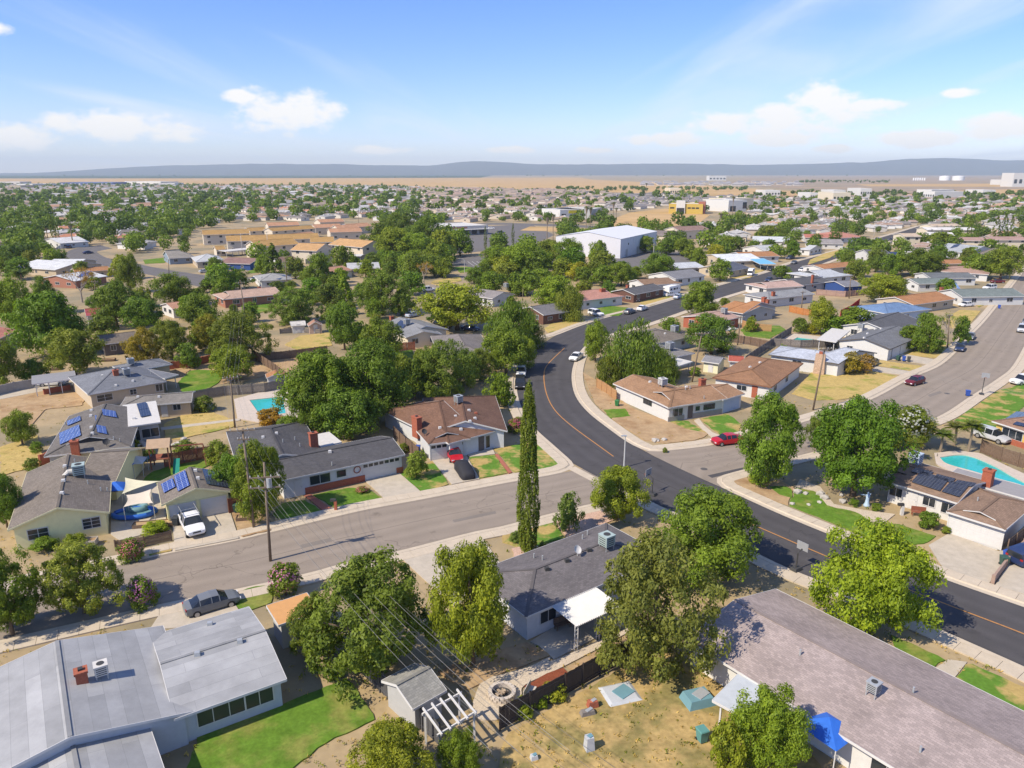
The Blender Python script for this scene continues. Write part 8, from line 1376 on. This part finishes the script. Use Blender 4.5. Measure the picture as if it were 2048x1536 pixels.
t, o, e, f, L_, D = block_building('yellow_shop', [(1337, 427), (1405, 428)], 9, M_YW, M_WFLAT, 'bright yellow shop at the vacant lot', 'shop', d=26); MB().obox(o + e * L_ * 0.22 - f * 1.5, e * L_ * 0.26, f * 5, (0, 0, 12)).build('entrance_tower', M_WHITEW, t); win(t, o - f * 1.5, e, -f, L_ * 0.35, 0.3, 7, 5); [win(t, o, e, -f, L_ * (0.6 + 0.12 * k), 4.5, 3, 1.4) for k in range(3)]; [win(t, o, e, -f, L_ * 0.1, 4.5, 4, 1.4) for k in range(1)]; MB().obox(o + e * L_ * 0.86 + f * 2, e * L_ * 0.2, f * 20, (0, 0, 10.5)).build('red_roof_wing', mat('red_tile', (0.36, 0.13, 0.09)), t)
t, o, e, f, L_, D = block_building('cream_hall', [(1416, 417), (1450, 419)], 11, W_CRM2, M_WFLAT, 'cream box hall right of the yellow shop', 'hall', d=40); win(t, o, e, -f, L_ * 0.8, 1, 4, 7)
t, o, e, f, L_, D = block_building('white_hall', [(1456, 424), (1492, 423)], 11, M_WHITEW, M_WFLAT, 'white box hall right of the cream one', 'hall', d=34); win(t, o, e, -f, L_ * 0.25, 0.5, 7, 5); win(t, o, e, -f, L_ * 0.9, 3, 5, 6)
# cream flats at right
for k, (a, b, hh, lab) in enumerate([((1810, 473), (1844, 473), 5.5, 'cream two-storey flats with plain gable end'), ((1920, 481), (1988, 482), 5.0, 'left cream row flats with rose roof'), ((1984, 480), (2060, 480), 5.0, 'right cream row flats with rose roof'), ((1858, 470), (1910, 471), 4.5, 'white-roofed flats behind the cream gable'), ((1855, 460), (1955, 460), 4.5, 'long white-roofed flats behind the lone cypress'), ((1868, 453), (1925, 452), 4.5, 'tan flat-roofed flats at the back')]): gabled('flats', a, b, 13, hh, 0.18, (0.36, 0.24, 0.20) if 'rose' in lab else ((0.6, 0.58, 0.55) if 'white' in lab else (0.48, 0.38, 0.28)), W_CRM2, lab, 'flats', 2)
gabled('long_brown_motel', (1230, 468), (1360, 471), 16, 3.6, 0.24, (0.20, 0.165, 0.15), W_CRM2, 'long grey-brown roofed block behind the warehouse', 'building', 1)
gabled('brown_flats', (1360, 462), (1420, 459), 14, 5, 0.28, (0.26, 0.17, 0.14), W_CRM2, 'rose-brown roofed flats beyond the warehouse', 'flats', 1)
# blue-roofed factory at far left, white tanks at far right
t, o, e, f, L_, D = block_building('blue_factory', [(120, 371), (225, 371)], 9, mat('factory_blue', (0.10, 0.14, 0.30)), mat('factory_roof', (0.25, 0.30, 0.45)), 'long blue factory at the far left', 'factory', d=120)
for k in range(12): win(t, o, e, -f, L_ * (k + 0.5) / 12, 1.0, L_ / 30, 5, M_TRIM, 'dock_door')
for (a, b, h_, lab) in [((0, 369), (40, 369), 9, 'pale warehouse at the far left edge'), ((66, 374), (118, 373), 8, 'long white shed left of the blue factory'), ((20, 379), (42, 379), 9, 'tan box building at far left'), ((250, 370), (322, 371), 11, 'white roofed hall right of the blue factory'), ((318, 372), (350, 372), 8, 'low white hall at the field edge'), ((170, 350), (192, 350), 14, 'white barn in the far orchard')]:
    t, o, e, f, L_, D = block_building('far_hall', [a, b], h_, M_WHITEW if 'tan' not in lab else W_TAN, M_WFLAT, lab, 'hall', d=60)
    for k in range(4): win(t, o, e, -f, L_ * (k + 0.5) / 4, 1, L_ / 9, h_ * 0.4)
for (u, w, lab) in [(1889, 10, 'left white storage tank beyond the fields'), (1916, 11, 'right white storage tank beyond the fields')]:
    p = G(u, 361); sc = PX(p.x, p.y, 0)[2]; t = empty('storage_tank', (p.x, p.y, 0)); tag(t, lab, 'tank'); MB().cyl((p.x, p.y, 0), w / sc, 8.2 / sc, 24).build('shell', mat('tank_white', (0.75, 0.75, 0.73)), t); MB().tube([(p.x, p.y, 8.2 / sc), (p.x, p.y, 9.4 / sc)], [w / sc, 0.3], 24).build('roof', mat('tank_white', (1, 1, 1)), t)
for k in range(6):
    p = G(1827 + k * 4.4, 361); sc = PX(p.x, p.y, 0)[2]; t = empty('silo', (p.x, p.y, 0)); tag(t, 'small white silo left of the tanks, %s in the row' % ORD[k], 'silo', 'row of small white silos'); MB().cyl((p.x, p.y, 0), 1.4 / sc, 4.6 / sc, 14).build('shell', mat('tank_white', (1, 1, 1)), t); MB().tube([(p.x, p.y, 4.6 / sc), (p.x, p.y, 5.4 / sc)], [1.4 / sc, 0.2], 14).build('cap', mat('tank_white', (1, 1, 1)), t)
for (a, b, h_, lab) in [((2024, 374), (2075, 374), 36, 'tall white plant at the right edge'), ((2000, 370), (2022, 370), 16, 'lower white plant beside the tall one'), ((1340, 388), (1362, 388), 10, 'cream shed at the brown field'), ((1418, 361), (1452, 361), 22, 'far hall with orange roof'), ((1530, 392), (1560, 392), 9, 'far white depot beyond the brown field'), ((1620, 397), (1640, 397), 8, 'far white works building'), ((1665, 404), (1700, 404), 12, 'far cream office block'), ((1666, 393), (1690, 393), 10, 'far rose building at the town edge'), ((1720, 392), (1742, 392), 12, 'far white office block'), ((1832, 391), (1862, 392), 10, 'pale block at the far right town edge'), ((1845, 396), (1868, 397), 10, 'second pale block at the far right'), ((1965, 391), (1990, 391), 9, 'white building below the golden bank')]:
    t, o, e, f, L_, D = block_building('far_works', [a, b], h_, M_WHITEW if 'cream' not in lab else W_CRM2, mat('orange_roofing', (0.55, 0.29, 0.11)) if 'orange' in lab else M_WFLAT, lab, 'building', d=50)
    for k in range(5): win(t, o, e, -f, L_ * (k + 0.5) / 5, h_ * 0.25, L_ / 9, h_ * 0.3)

for q in ([(395, 525), (760, 522), (750, 440), (480, 445), (395, 465)], [(120, 500), (300, 512), (480, 548), (480, 580), (300, 560), (120, 525)], [(1100, 545), (1330, 515), (1330, 492), (1110, 510)], [(880, 480), (1110, 500), (1110, 446), (900, 446)]): OCC.append([tuple(p) for p in g2(q)])
# ---- occupancy grid of everything placed so far
GX0, GY0, CELL = -1700.0, 90.0, 3.0; GNX, GNY = 1134, 800
occ = np.zeros((GNX, GNY), bool)
def mark(poly, grow=0.0):
    P = np.array([(p[0], p[1]) for p in poly]); lo, hi = P.min(0) - grow, P.max(0) + grow; i0, i1 = int((lo[0] - GX0) / CELL), int((hi[0] - GX0) / CELL) + 2; j0, j1 = int((lo[1] - GY0) / CELL), int((hi[1] - GY0) / CELL) + 2
    i0, i1, j0, j1 = max(0, i0), min(GNX, i1), max(0, j0), min(GNY, j1)
    if i0 >= i1 or j0 >= j1: return
    X, Y = np.meshgrid(GX0 + CELL * np.arange(i0, i1), GY0 + CELL * np.arange(j0, j1), indexing='ij'); ins = np.zeros(X.shape, bool); n = len(P)
    for k in range(n):
        (xa, ya), (xb, yb) = P[k], P[(k + 1) % n]
        if abs(yb - ya) < 1e-9: continue
        ins ^= ((ya > Y) != (yb > Y)) & (X < (xb - xa) * (Y - ya) / (yb - ya) + xa)
    occ[i0:i1, j0:j1] |= ins
for p in OCC: mark(p)
for _ in range(1): occ2 = occ.copy(); occ2[1:] |= occ[:-1]; occ2[:-1] |= occ[1:]; occ2[:, 1:] |= occ[:, :-1]; occ2[:, :-1] |= occ[:, 1:]; occ = occ2
def free(x, y, r=0.0):
    for dx, dy in ((0, 0), (r, 0), (-r, 0), (0, r), (0, -r), (r * .7, r * .7), (-r * .7, r * .7), (r * .7, -r * .7), (-r * .7, -r * .7)):
        i, j = int(round((x + dx - GX0) / CELL)), int(round((y + dy - GY0) / CELL))
        if not (0 <= i < GNX and 0 <= j < GNY) or occ[i, j]: return False
    return True
def block_cells(x, y, r):
    i0, i1, j0, j1 = int((x - r - GX0) / CELL), int((x + r - GX0) / CELL) + 1, int((y - r - GY0) / CELL), int((y + r - GY0) / CELL) + 1; occ[max(0, i0):i1 + 1, max(0, j0):j1 + 1] = True

# ---- tract houses: a few shared shapes, copied
TP = []; AUTO = []
MARKS = [(u, v, p) for (u, v, p) in [(1200, 500, 'the white warehouse'), (930, 460, 'the low store'), (1150, 440, 'the white shop with yellow sign'), (1370, 428, 'the bright yellow shop'), (1435, 418, 'the cream box hall'), (560, 480, 'the golden apartments'), (690, 492, 'the tan-roofed apartments'), (800, 480, 'the dark grove'), (180, 510, 'the far left street bend'), (110, 488, 'the tallest far left cypress'), (200, 463, 'the far cypress row'), (170, 371, 'the blue factory'), (290, 371, 'the white hall by the factory'), (1830, 473, 'the cream flats'), (2000, 480, 'the three right-hand cypresses'), (1934, 490, 'the lone right cypress'), (1720, 500, 'the dark round roadside tree'), (1765, 480, 'the end of the dark road'), (1545, 482, 'the long white roof'), (1672, 465, 'the coral roof'), (1300, 440, 'the vacant straw lot'), (1900, 361, 'the white storage tanks'), (1650, 436, 'the tall far palm'), (545, 410, 'the far palm cluster'), (20, 505, 'the grey twin-gabled house'), (365, 515, 'the blue-grey walled house'), (30, 640, 'the salmon roof'), (500, 590, 'the long brick ranch'), (830, 660, 'the grey solar gable house'), (1010, 585, 'the grey cooler house'), (1210, 595, 'the pink roof'), (1300, 580, 'the charcoal gabled house'), (1500, 615, 'the orange hipped house'), (1580, 590, 'the grey hipped house'), (1830, 615, 'the blue roof'), (1900, 575, 'the green-grey roof'), (1450, 655, 'the fenced green lawn'), (1340, 680, 'the weeping tree'), (150, 560, 'the white solar roof'), (420, 400, 'the middle of the far left town'), (1030, 410, 'the middle of the tan rows'), (1900, 430, 'the far right town centre'), (40, 430, 'the far left edge')]]
def relabel():
    pts = [(G(u, v).xy, p) for u, v, p in MARKS]; by = {}
    for o, base in AUTO:
        q = Vector(o.location).xy; d, p = min((((q - c).length / (c.length ** 0.5), p) for c, p in pts)); by.setdefault((base, p), []).append((d, o.name, o))
    names = ['nearest', 'second nearest', 'third nearest', 'fourth nearest', 'fifth nearest', 'sixth nearest', 'seventh nearest', 'eighth nearest', 'ninth nearest', 'tenth nearest']
    for (base, p), l in by.items():
        for k, (_, _, o) in enumerate(sorted(l)): o['label'] = '%s, %s to %s' % (base, names[k] if k < 10 else '%dth nearest' % (k + 1), p)
def tract_proto(k, L_, D, wing, ends, pitch):
    hh = House('tract_house', 'x', [dict(box=(0, 0, 0, L_, D), pitch=pitch, ends=ends)] + ([dict(box=(wing, -D / 2 - 1.5, 0, 7.0, 9.0), axis='y', pitch=pitch, ends='gg')] if wing is not None else []), (1, 1, 1), M_WALLOBJ, roofmat=M_ROOFOBJ); OCC.pop(); HOUSES.pop()
    if wing is not None: OCC.pop(); hh.garage(1, 'f', 0.5, 4.8, 2.1)
    for t_ in (0.12, 0.34, 0.75): hh.window(0, 'f', t_, 1.5, 1.1, 0.9)
    hh.window(0, 'l', 0.5); hh.window(0, 'r', 0.5)
    for (x, y) in ((L_ * 0.2, 1.0), (-L_ * 0.25, 0.8)):
        MB().box((x, y, 2.6 + (D / 2 - abs(y)) * pitch + 0.3), (0.9, 0.9, 0.9)).build('rooftop_cooler', M_TRIM, hh.root)
    TP.append(hh.root); return hh.root
tract_proto(0, 16, 10, 4.0, 'gg', 0.27); tract_proto(1, 17, 11, -4.2, 'hh', 0.28); tract_proto(2, 18, 9.5, None, 'gg', 0.24); tract_proto(3, 15, 11, 3.0, 'hg', 0.30)
ROOFC = dict(left=[(0.26, 0.25, 0.235), (0.36, 0.35, 0.33), (0.24, 0.20, 0.165), (0.36, 0.22, 0.14), (0.46, 0.45, 0.43), (0.32, 0.25, 0.18), (0.42, 0.20, 0.12), (0.19, 0.17, 0.155), (0.36, 0.27, 0.19)], tan=[(0.33, 0.26, 0.20), (0.37, 0.29, 0.22), (0.29, 0.23, 0.18), (0.40, 0.30, 0.22), (0.34, 0.24, 0.19)], grey=[(0.25, 0.22, 0.20), (0.30, 0.27, 0.24), (0.22, 0.20, 0.19)], right=[(0.34, 0.33, 0.31), (0.25, 0.235, 0.22), (0.40, 0.25, 0.16), (0.46, 0.45, 0.43), (0.31, 0.22, 0.17), (0.21, 0.19, 0.175), (0.34, 0.25, 0.18)])
CN = {'left': ('among trees in the left half of the town', 'houses in the left half of the town'), 'tan': ('in the dense tan rows beyond the store', 'tan house rows beyond the store'), 'grey': ('in the small rows behind the vacant lot', 'house rows behind the vacant lot'), 'right': ('in the right half of the town', 'houses in the right half of the town')}
def cname(c): r, g, b = c; return ('white' if r > 0.44 else 'pale grey') if abs(r - b) < 0.05 and r > 0.32 else (('grey' if r > 0.2 else 'charcoal') if abs(r - b) < 0.06 else ('orange-brown' if r - b > 0.2 else 'tan-brown'))
STREET_ANG = math.atan2(*(G(1690, 497).xy - G(1440, 571).xy).yx)
ca, sa = math.cos(STREET_ANG), math.sin(STREET_ANG)
def zone(x, y):
    u, v, s_ = PX(x, y, 0)
    if u < -120 or u > 2170: return None
    if v > 600: return None
    if u < 840: return 'left' if 369.5 < v < 470 or (u < 420 and v < 520) else None
    if u < 1215: return 'tan' if 374.5 < v < 446 else None
    if u < 1500: return 'grey' if 389 < v < 425 else ('right' if 455 < v < 520 and u > 1390 else None)
    return 'right' if v > 396 - (u - 1500) * 0.005 and v < 560 else None
cand = []
rg = random.Random(21)
for ri in range(-60, 64):
    for rowk in (0, 1):
        for ci in range(-90, 90):
            a = ci * 20.5 + rg.uniform(-1.5, 1.5); b = ri * 62 + (16 if rowk else -16) + rg.uniform(-1.5, 1.5) + 10
            x, y = a * ca - b * sa, a * sa + b * ca + 560
            x, y = x + 26 * math.sin(y / 130) + rg.uniform(-3, 3), y + 22 * math.sin(x / 150) + rg.uniform(-3, 3)
            if y < 225 or y > 2440: continue
            z_ = zone(x, y)
            if z_ and free(x, y, 8.5): cand.append((y, x, z_, STREET_ANG + 0.4 * math.sin(x / 240) + 0.35 * math.sin(y / 310) + (math.pi if rowk else 0) + rg.choice((0, 0, 0, 0.3, -0.3, 1.57))))
cand.sort()
far_mesh = {}
stuffW, stuffR = MB(), {}
nh = 0
for (y, x, z_, ang) in cand:
    if rg.random() < 0.07 or not free(x, y, 6.5): continue
    c = rg.choice(ROOFC[z_]); q = rg.uniform(0.88, 1.12); c = tuple(k * q for k in c); wcol = rg.choice([(0.66, 0.62, 0.55), (0.70, 0.69, 0.66), (0.55, 0.47, 0.37), (0.60, 0.56, 0.50)])
    if z_ == 'tan' and rg.random() < 0.3: continue
    if nh < 290:
        src = TP[rg.randrange(4)]; t = copy_tree(src); t.name = 'tract_house'; t.location = (x, y, 0); t.rotation_euler = (0, 0, ang + rg.uniform(-0.05, 0.05)); k = rg.uniform(0.92, 1.08); t.scale = (k, k, 1)
        lab, grp = CN[z_]; tag(t, 'x', 'house', grp); AUTO.append((t, cname(c) + ' roofed tract house'))
        for ch in t.children:
            if ch.name.startswith('roof') and not ch.name.startswith('rooftop'): ch.color = (*c, 1)
            elif ch.name.startswith('wall'): ch.color = (*wcol, 1)
        nh += 1
    else:
        key = rg.randrange(6); mb = stuffR.setdefault((z_, key), MB()); e = Vector((math.cos(ang), math.sin(ang))); f = Vector((-e.y, e.x)); L_, D, p = rg.uniform(5.5, 10), rg.uniform(4.5, 6.5), rg.uniform(1.2, 2.2)
        w = lambda a, b, h_: (x + e.x * a + f.x * b, y + e.y * a + f.y * b, h_); hp = rg.choice((0, 0, 4.5))
        mb.add([w(-L_, -D, 2.6), w(L_, -D, 2.6), w(L_, D, 2.6), w(-L_, D, 2.6), w(-L_ + hp, 0, 2.6 + p), w(L_ - hp, 0, 2.6 + p)], [(0, 1, 5, 4), (2, 3, 4, 5), (0, 4, 3), (1, 2, 5)])
        stuffW.add([w(-L_ + .5, -D + .5, 0), w(L_ - .5, -D + .5, 0), w(L_ - .5, D - .5, 0), w(-L_ + .5, D - .5, 0), w(-L_ + .5, -D + .5, 2.75), w(L_ - .5, -D + .5, 2.75), w(L_ - .5, D - .5, 2.75), w(-L_ + .5, D - .5, 2.75)], [(0, 1, 5, 4), (1, 2, 6, 5), (2, 3, 7, 6), (3, 0, 4, 7)])
    block_cells(x, y, 7)
for o in TP:
    for ch in list(o.children_recursive): bpy.data.objects.remove(ch)
    bpy.data.objects.remove(o)
# far housing estate of white-roofed homes in the fields
rg2 = random.Random(5)
for k in range(120):
    u, v = rg2.uniform(1285, 1600), rg2.uniform(364.5, 372); p = G(u, v); mb = stuffR.setdefault(('estate', k % 3), MB()); L_ = 9; D = 6; x, y = p.x, p.y
    mb.add([(x - L_, y - D, 4), (x + L_, y - D, 4), (x + L_, y + D, 4), (x - L_, y + D, 4), (x - L_ * .4, y, 7), (x + L_ * .4, y, 7)], [(0, 1, 5, 4), (2, 3, 4, 5), (0, 4, 3), (1, 2, 5)]); stuffW.add([(x - L_ + 1, y - D + 1, 0), (x + L_ - 1, y - D + 1, 0), (x + L_ - 1, y + D - 1, 0), (x - L_ + 1, y + D - 1, 0), (x - L_ + 1, y - D + 1, 4), (x + L_ - 1, y - D + 1, 4), (x + L_ - 1, y + D - 1, 4), (x - L_ + 1, y + D - 1, 4)], [(0, 1, 5, 4), (1, 2, 6, 5), (2, 3, 7, 6), (3, 0, 4, 7)])
sr = empty('far_house_rows', (0, 900, 0)); tag(sr, 'distant house roofs merging into one mass towards the fields', 'houses', kind='stuff')
stuffW.build('wall_mass', wallmat('far_stucco', (0.62, 0.58, 0.52)), sr)
for (z_, k), mb in stuffR.items():
    c = ROOFC.get(z_, [(0.22, 0.22, 0.24), (0.34, 0.32, 0.31), (0.28, 0.26, 0.26)]); c = c[k % len(c)]; mb.build('roof_mass', mat('far_roof_%d_%d_%d' % tuple(int(q * 1000) for q in c), c, var=0.08), sr)

# ---- trees of the town: along lots, more where the photograph is leafy
def density(u, v):
    if v < 370: return 0
    if u < 520 and v > 478: return 0.25
    if u < 840: return 0.9 if v > 400 else 0.75
    if u < 1215: return 0.6 if v < 455 else 0.5
    if u < 1500: return 0.35
    return 0.6
rt = random.Random(77); spots = []
tries = 0
while len(spots) < 2500 and tries < 90000:
    tries += 1; v = 370 + (rt.random() ** 2.1) * 190; u = rt.uniform(-40, 2090); p = G(u, v)
    if rt.random() > density(u, v) or not (zone(p.x, p.y) or (v > 440 and 0 < u < 2048)): continue
    if not free(p.x, p.y, 1.5): continue
    spots.append((p.y, p.x, u, v)); block_cells(p.x, p.y, 2.0)
spots.sort(); kinds = ['green', 'dark', 'bright', 'olive', 'deep', 'pine', 'green', 'dark']
LABT = {'green': 'mid-green', 'dark': 'dark green', 'bright': 'bright green', 'olive': 'dusty olive', 'deep': 'deep green', 'pine': 'blackish green'}
mass = []
ntr = 0
for (y, x, u, v) in spots:
    W_ = rt.uniform(5, 11.5) * (0.75 if u > 1450 else 1); H_ = W_ * rt.uniform(0.75, 1.15); tn = rt.choice(kinds)
    if u > 840 and u < 1215 and v < 445: W_ *= 0.75; H_ *= 0.7
    if ntr < 62:
        side = 'left' if u < 700 else ('middle' if u < 1350 else 'right'); nearf = 'nearer' if v > 470 else 'farther'
        AUTO.append((plant(x, y, W_, H_, 'low' if v < 500 else 'mid', tn, 'x', group='trees in the %s %s town' % (nearf, side)), ('big ' if W_ > 9 else 'small ' if W_ < 6.5 else '') + LABT[tn] + ' tree')); ntr += 1
    else: mass.append((x, y, W_, H_, rt.random()))
for k in range(420):                       # tree lines along fields and farms
    u, v = rt.choice([(rt.uniform(1100, 1500), rt.uniform(377, 382)), (rt.uniform(-20, 2100), rt.uniform(346.5, 349)), (rt.uniform(-20, 1000), rt.uniform(349.5, 356)), (rt.uniform(1480, 2048), rt.uniform(386, 394)), (rt.uniform(1000, 1700), rt.uniform(348, 352)), (rt.uniform(1600, 1780), rt.uniform(362, 366))]); p = G(u, v); mass.append((p.x, p.y, rt.uniform(7, 14) * (2.2 if v < 352 else 1), rt.uniform(5, 9) * (1.5 if v < 352 else 1), rt.random() * 0.4))
C, A, B, V_ = [], [], [], []; g = np.random.RandomState(9)
for (x, y, W_, H_, tv) in mass:
    n = 420 if y < 480 else (180 if y < 750 else (70 if y < 1400 else 40)); d = unit(g.randn(n, 3)); r = g.uniform(0.55, 1.0, n)[:, None]; pos = d * r * np.array([W_ / 2, W_ / 2, H_ * 0.45]) * (0.85 + 0.3 * g.rand(n, 1)) + np.array([x, y, H_ * 0.52]); nor = unit(d + g.randn(n, 3) * 0.5); a = unit(np.cross(nor, g.randn(n, 3))); b = np.cross(nor, a); s_ = (W_ * (0.15 if n < 100 else 0.085 if n < 300 else 0.06) * g.uniform(0.7, 1.3, n))[:, None]; C.append(pos); A.append(a * s_); B.append(b * s_); V_.append(np.clip(tv * 0.8 + g.uniform(-0.2, 0.25, n), 0, 1))
me = quads('treeline', np.concatenate(C), np.concatenate(A), np.concatenate(B), np.concatenate(V_), M_LEAF); o = bpy.data.objects.new('far_treeline', me); COL.objects.link(o); o.color = (0.85, 0.95, 0.9, 1); tag(o, 'distant trees merging into one green mass between far roofs', kind='stuff')
# ---- garden undergrowth and trees filling the gaps between the middle-distance lots
rt = random.Random(31); ng = 0; tries = 0
while ng < 72 and tries < 6000:
    tries += 1; u = rt.uniform(-10, 2060); v = rt.uniform(500, 700); p = G(u, v)
    if (u > 1560 and v > 600 or u < 520 and v < 600) and rt.random() < 0.65: continue
    if not free(p.x, p.y, 2.2): continue
    if any((p.x - a) ** 2 + (p.y - b) ** 2 < (c * 0.55) ** 2 for a, b, c in TREES): continue
    W_ = rt.uniform(3, 7.5); tn = rt.choice(kinds); side = 'left' if u < 700 else ('middle' if u < 1350 else 'right'); AUTO.append((plant(p.x, p.y, W_, W_ * rt.uniform(0.7, 1.1), 'mid', tn, 'x', group='garden trees in the %s back yards' % side), ('small ' if W_ < 5 else '') + LABT[tn] + ' garden tree')); block_cells(p.x, p.y, 2.5); ng += 1
relabel()

# ================================================================ weeds and litter on bare ground and lawn edges
def tufts(name, n, vmin, col, size, label, seed, test):
    g = np.random.RandomState(seed); C, A, B, V = [], [], [], []; k = 0
    while k < n:
        u, v = g.uniform(-30, 2080), vmin + (1540 - vmin) * g.rand() ** 1.4; p = G(u, v)
        if not test(p): k += 0.2; continue
        k += 1; m = g.randint(4, 9); r = size * g.uniform(0.6, 1.6)
        for _ in range(m):
            d = unit(np.array([g.randn(), g.randn(), 1.1])); a = d * r * g.uniform(0.6, 1.1); b = unit(np.cross(d, g.randn(3))) * r * 0.30; C.append(np.array([p.x + g.randn() * r * 0.7, p.y + g.randn() * r * 0.7, 0.11 + r * 0.35])); A.append(a); B.append(b); V.append(g.rand())
    o = bpy.data.objects.new(name, quads(name, np.array(C), np.array(A), np.array(B), np.array(V), M_LEAF)); COL.objects.link(o); o.color = (*col, 1); tag(o, label, kind='stuff')
def inside(p, poly):
    c = False; n = len(poly)
    for i in range(n):
        (xa, ya), (xb, yb) = poly[i][:2], poly[(i + 1) % n][:2]
        if (ya > p.y) != (yb > p.y) and p.x < (xb - xa) * (p.y - ya) / (yb - ya) + xa: c = not c
    return c
BB_ = [(min(q[0] for q in P), max(q[0] for q in P), min(q[1] for q in P), max(q[1] for q in P), P) for P in OCC if max(q[1] for q in P) < 2000]
def open_ground(p): return not any(a <= p.x <= b and c <= p.y <= d and inside(p, P) for a, b, c, d, P in BB_)
tufts('dry_weeds', 2600, 690, (3.0, 1.7, 5.0), 0.10, 'dry straw weeds scattered over the bare yards', 3, open_ground)
tufts('green_weeds', 900, 690, (1.3, 1.1, 1.0), 0.13, 'green weeds scattered over the bare yards', 4, open_ground)

# ================================================================ the air
hz = MB().box((0, 8000, 168), (41000, 18000, 340)).build('haze', mat('haze_placeholder', (1, 1, 1)))
hm = bpy.data.materials.new('haze_air'); hm.use_nodes = True; hm.node_tree.nodes.clear()
_o = hm.node_tree.nodes.new('ShaderNodeOutputMaterial'); _v = hm.node_tree.nodes.new('ShaderNodeVolumePrincipled')
_v.inputs['Color'].default_value = (0.77, 0.90, 1.0, 1); _v.inputs['Density'].default_value = 7.5e-5; _v.inputs['Anisotropy'].default_value = 0.0
hm.node_tree.links.new(_v.outputs[0], _o.inputs['Volume']); hz.data.materials.clear(); hz.data.materials.append(hm)
tag(hz, 'thin pale blue summer haze over the whole valley', kind='stuff')
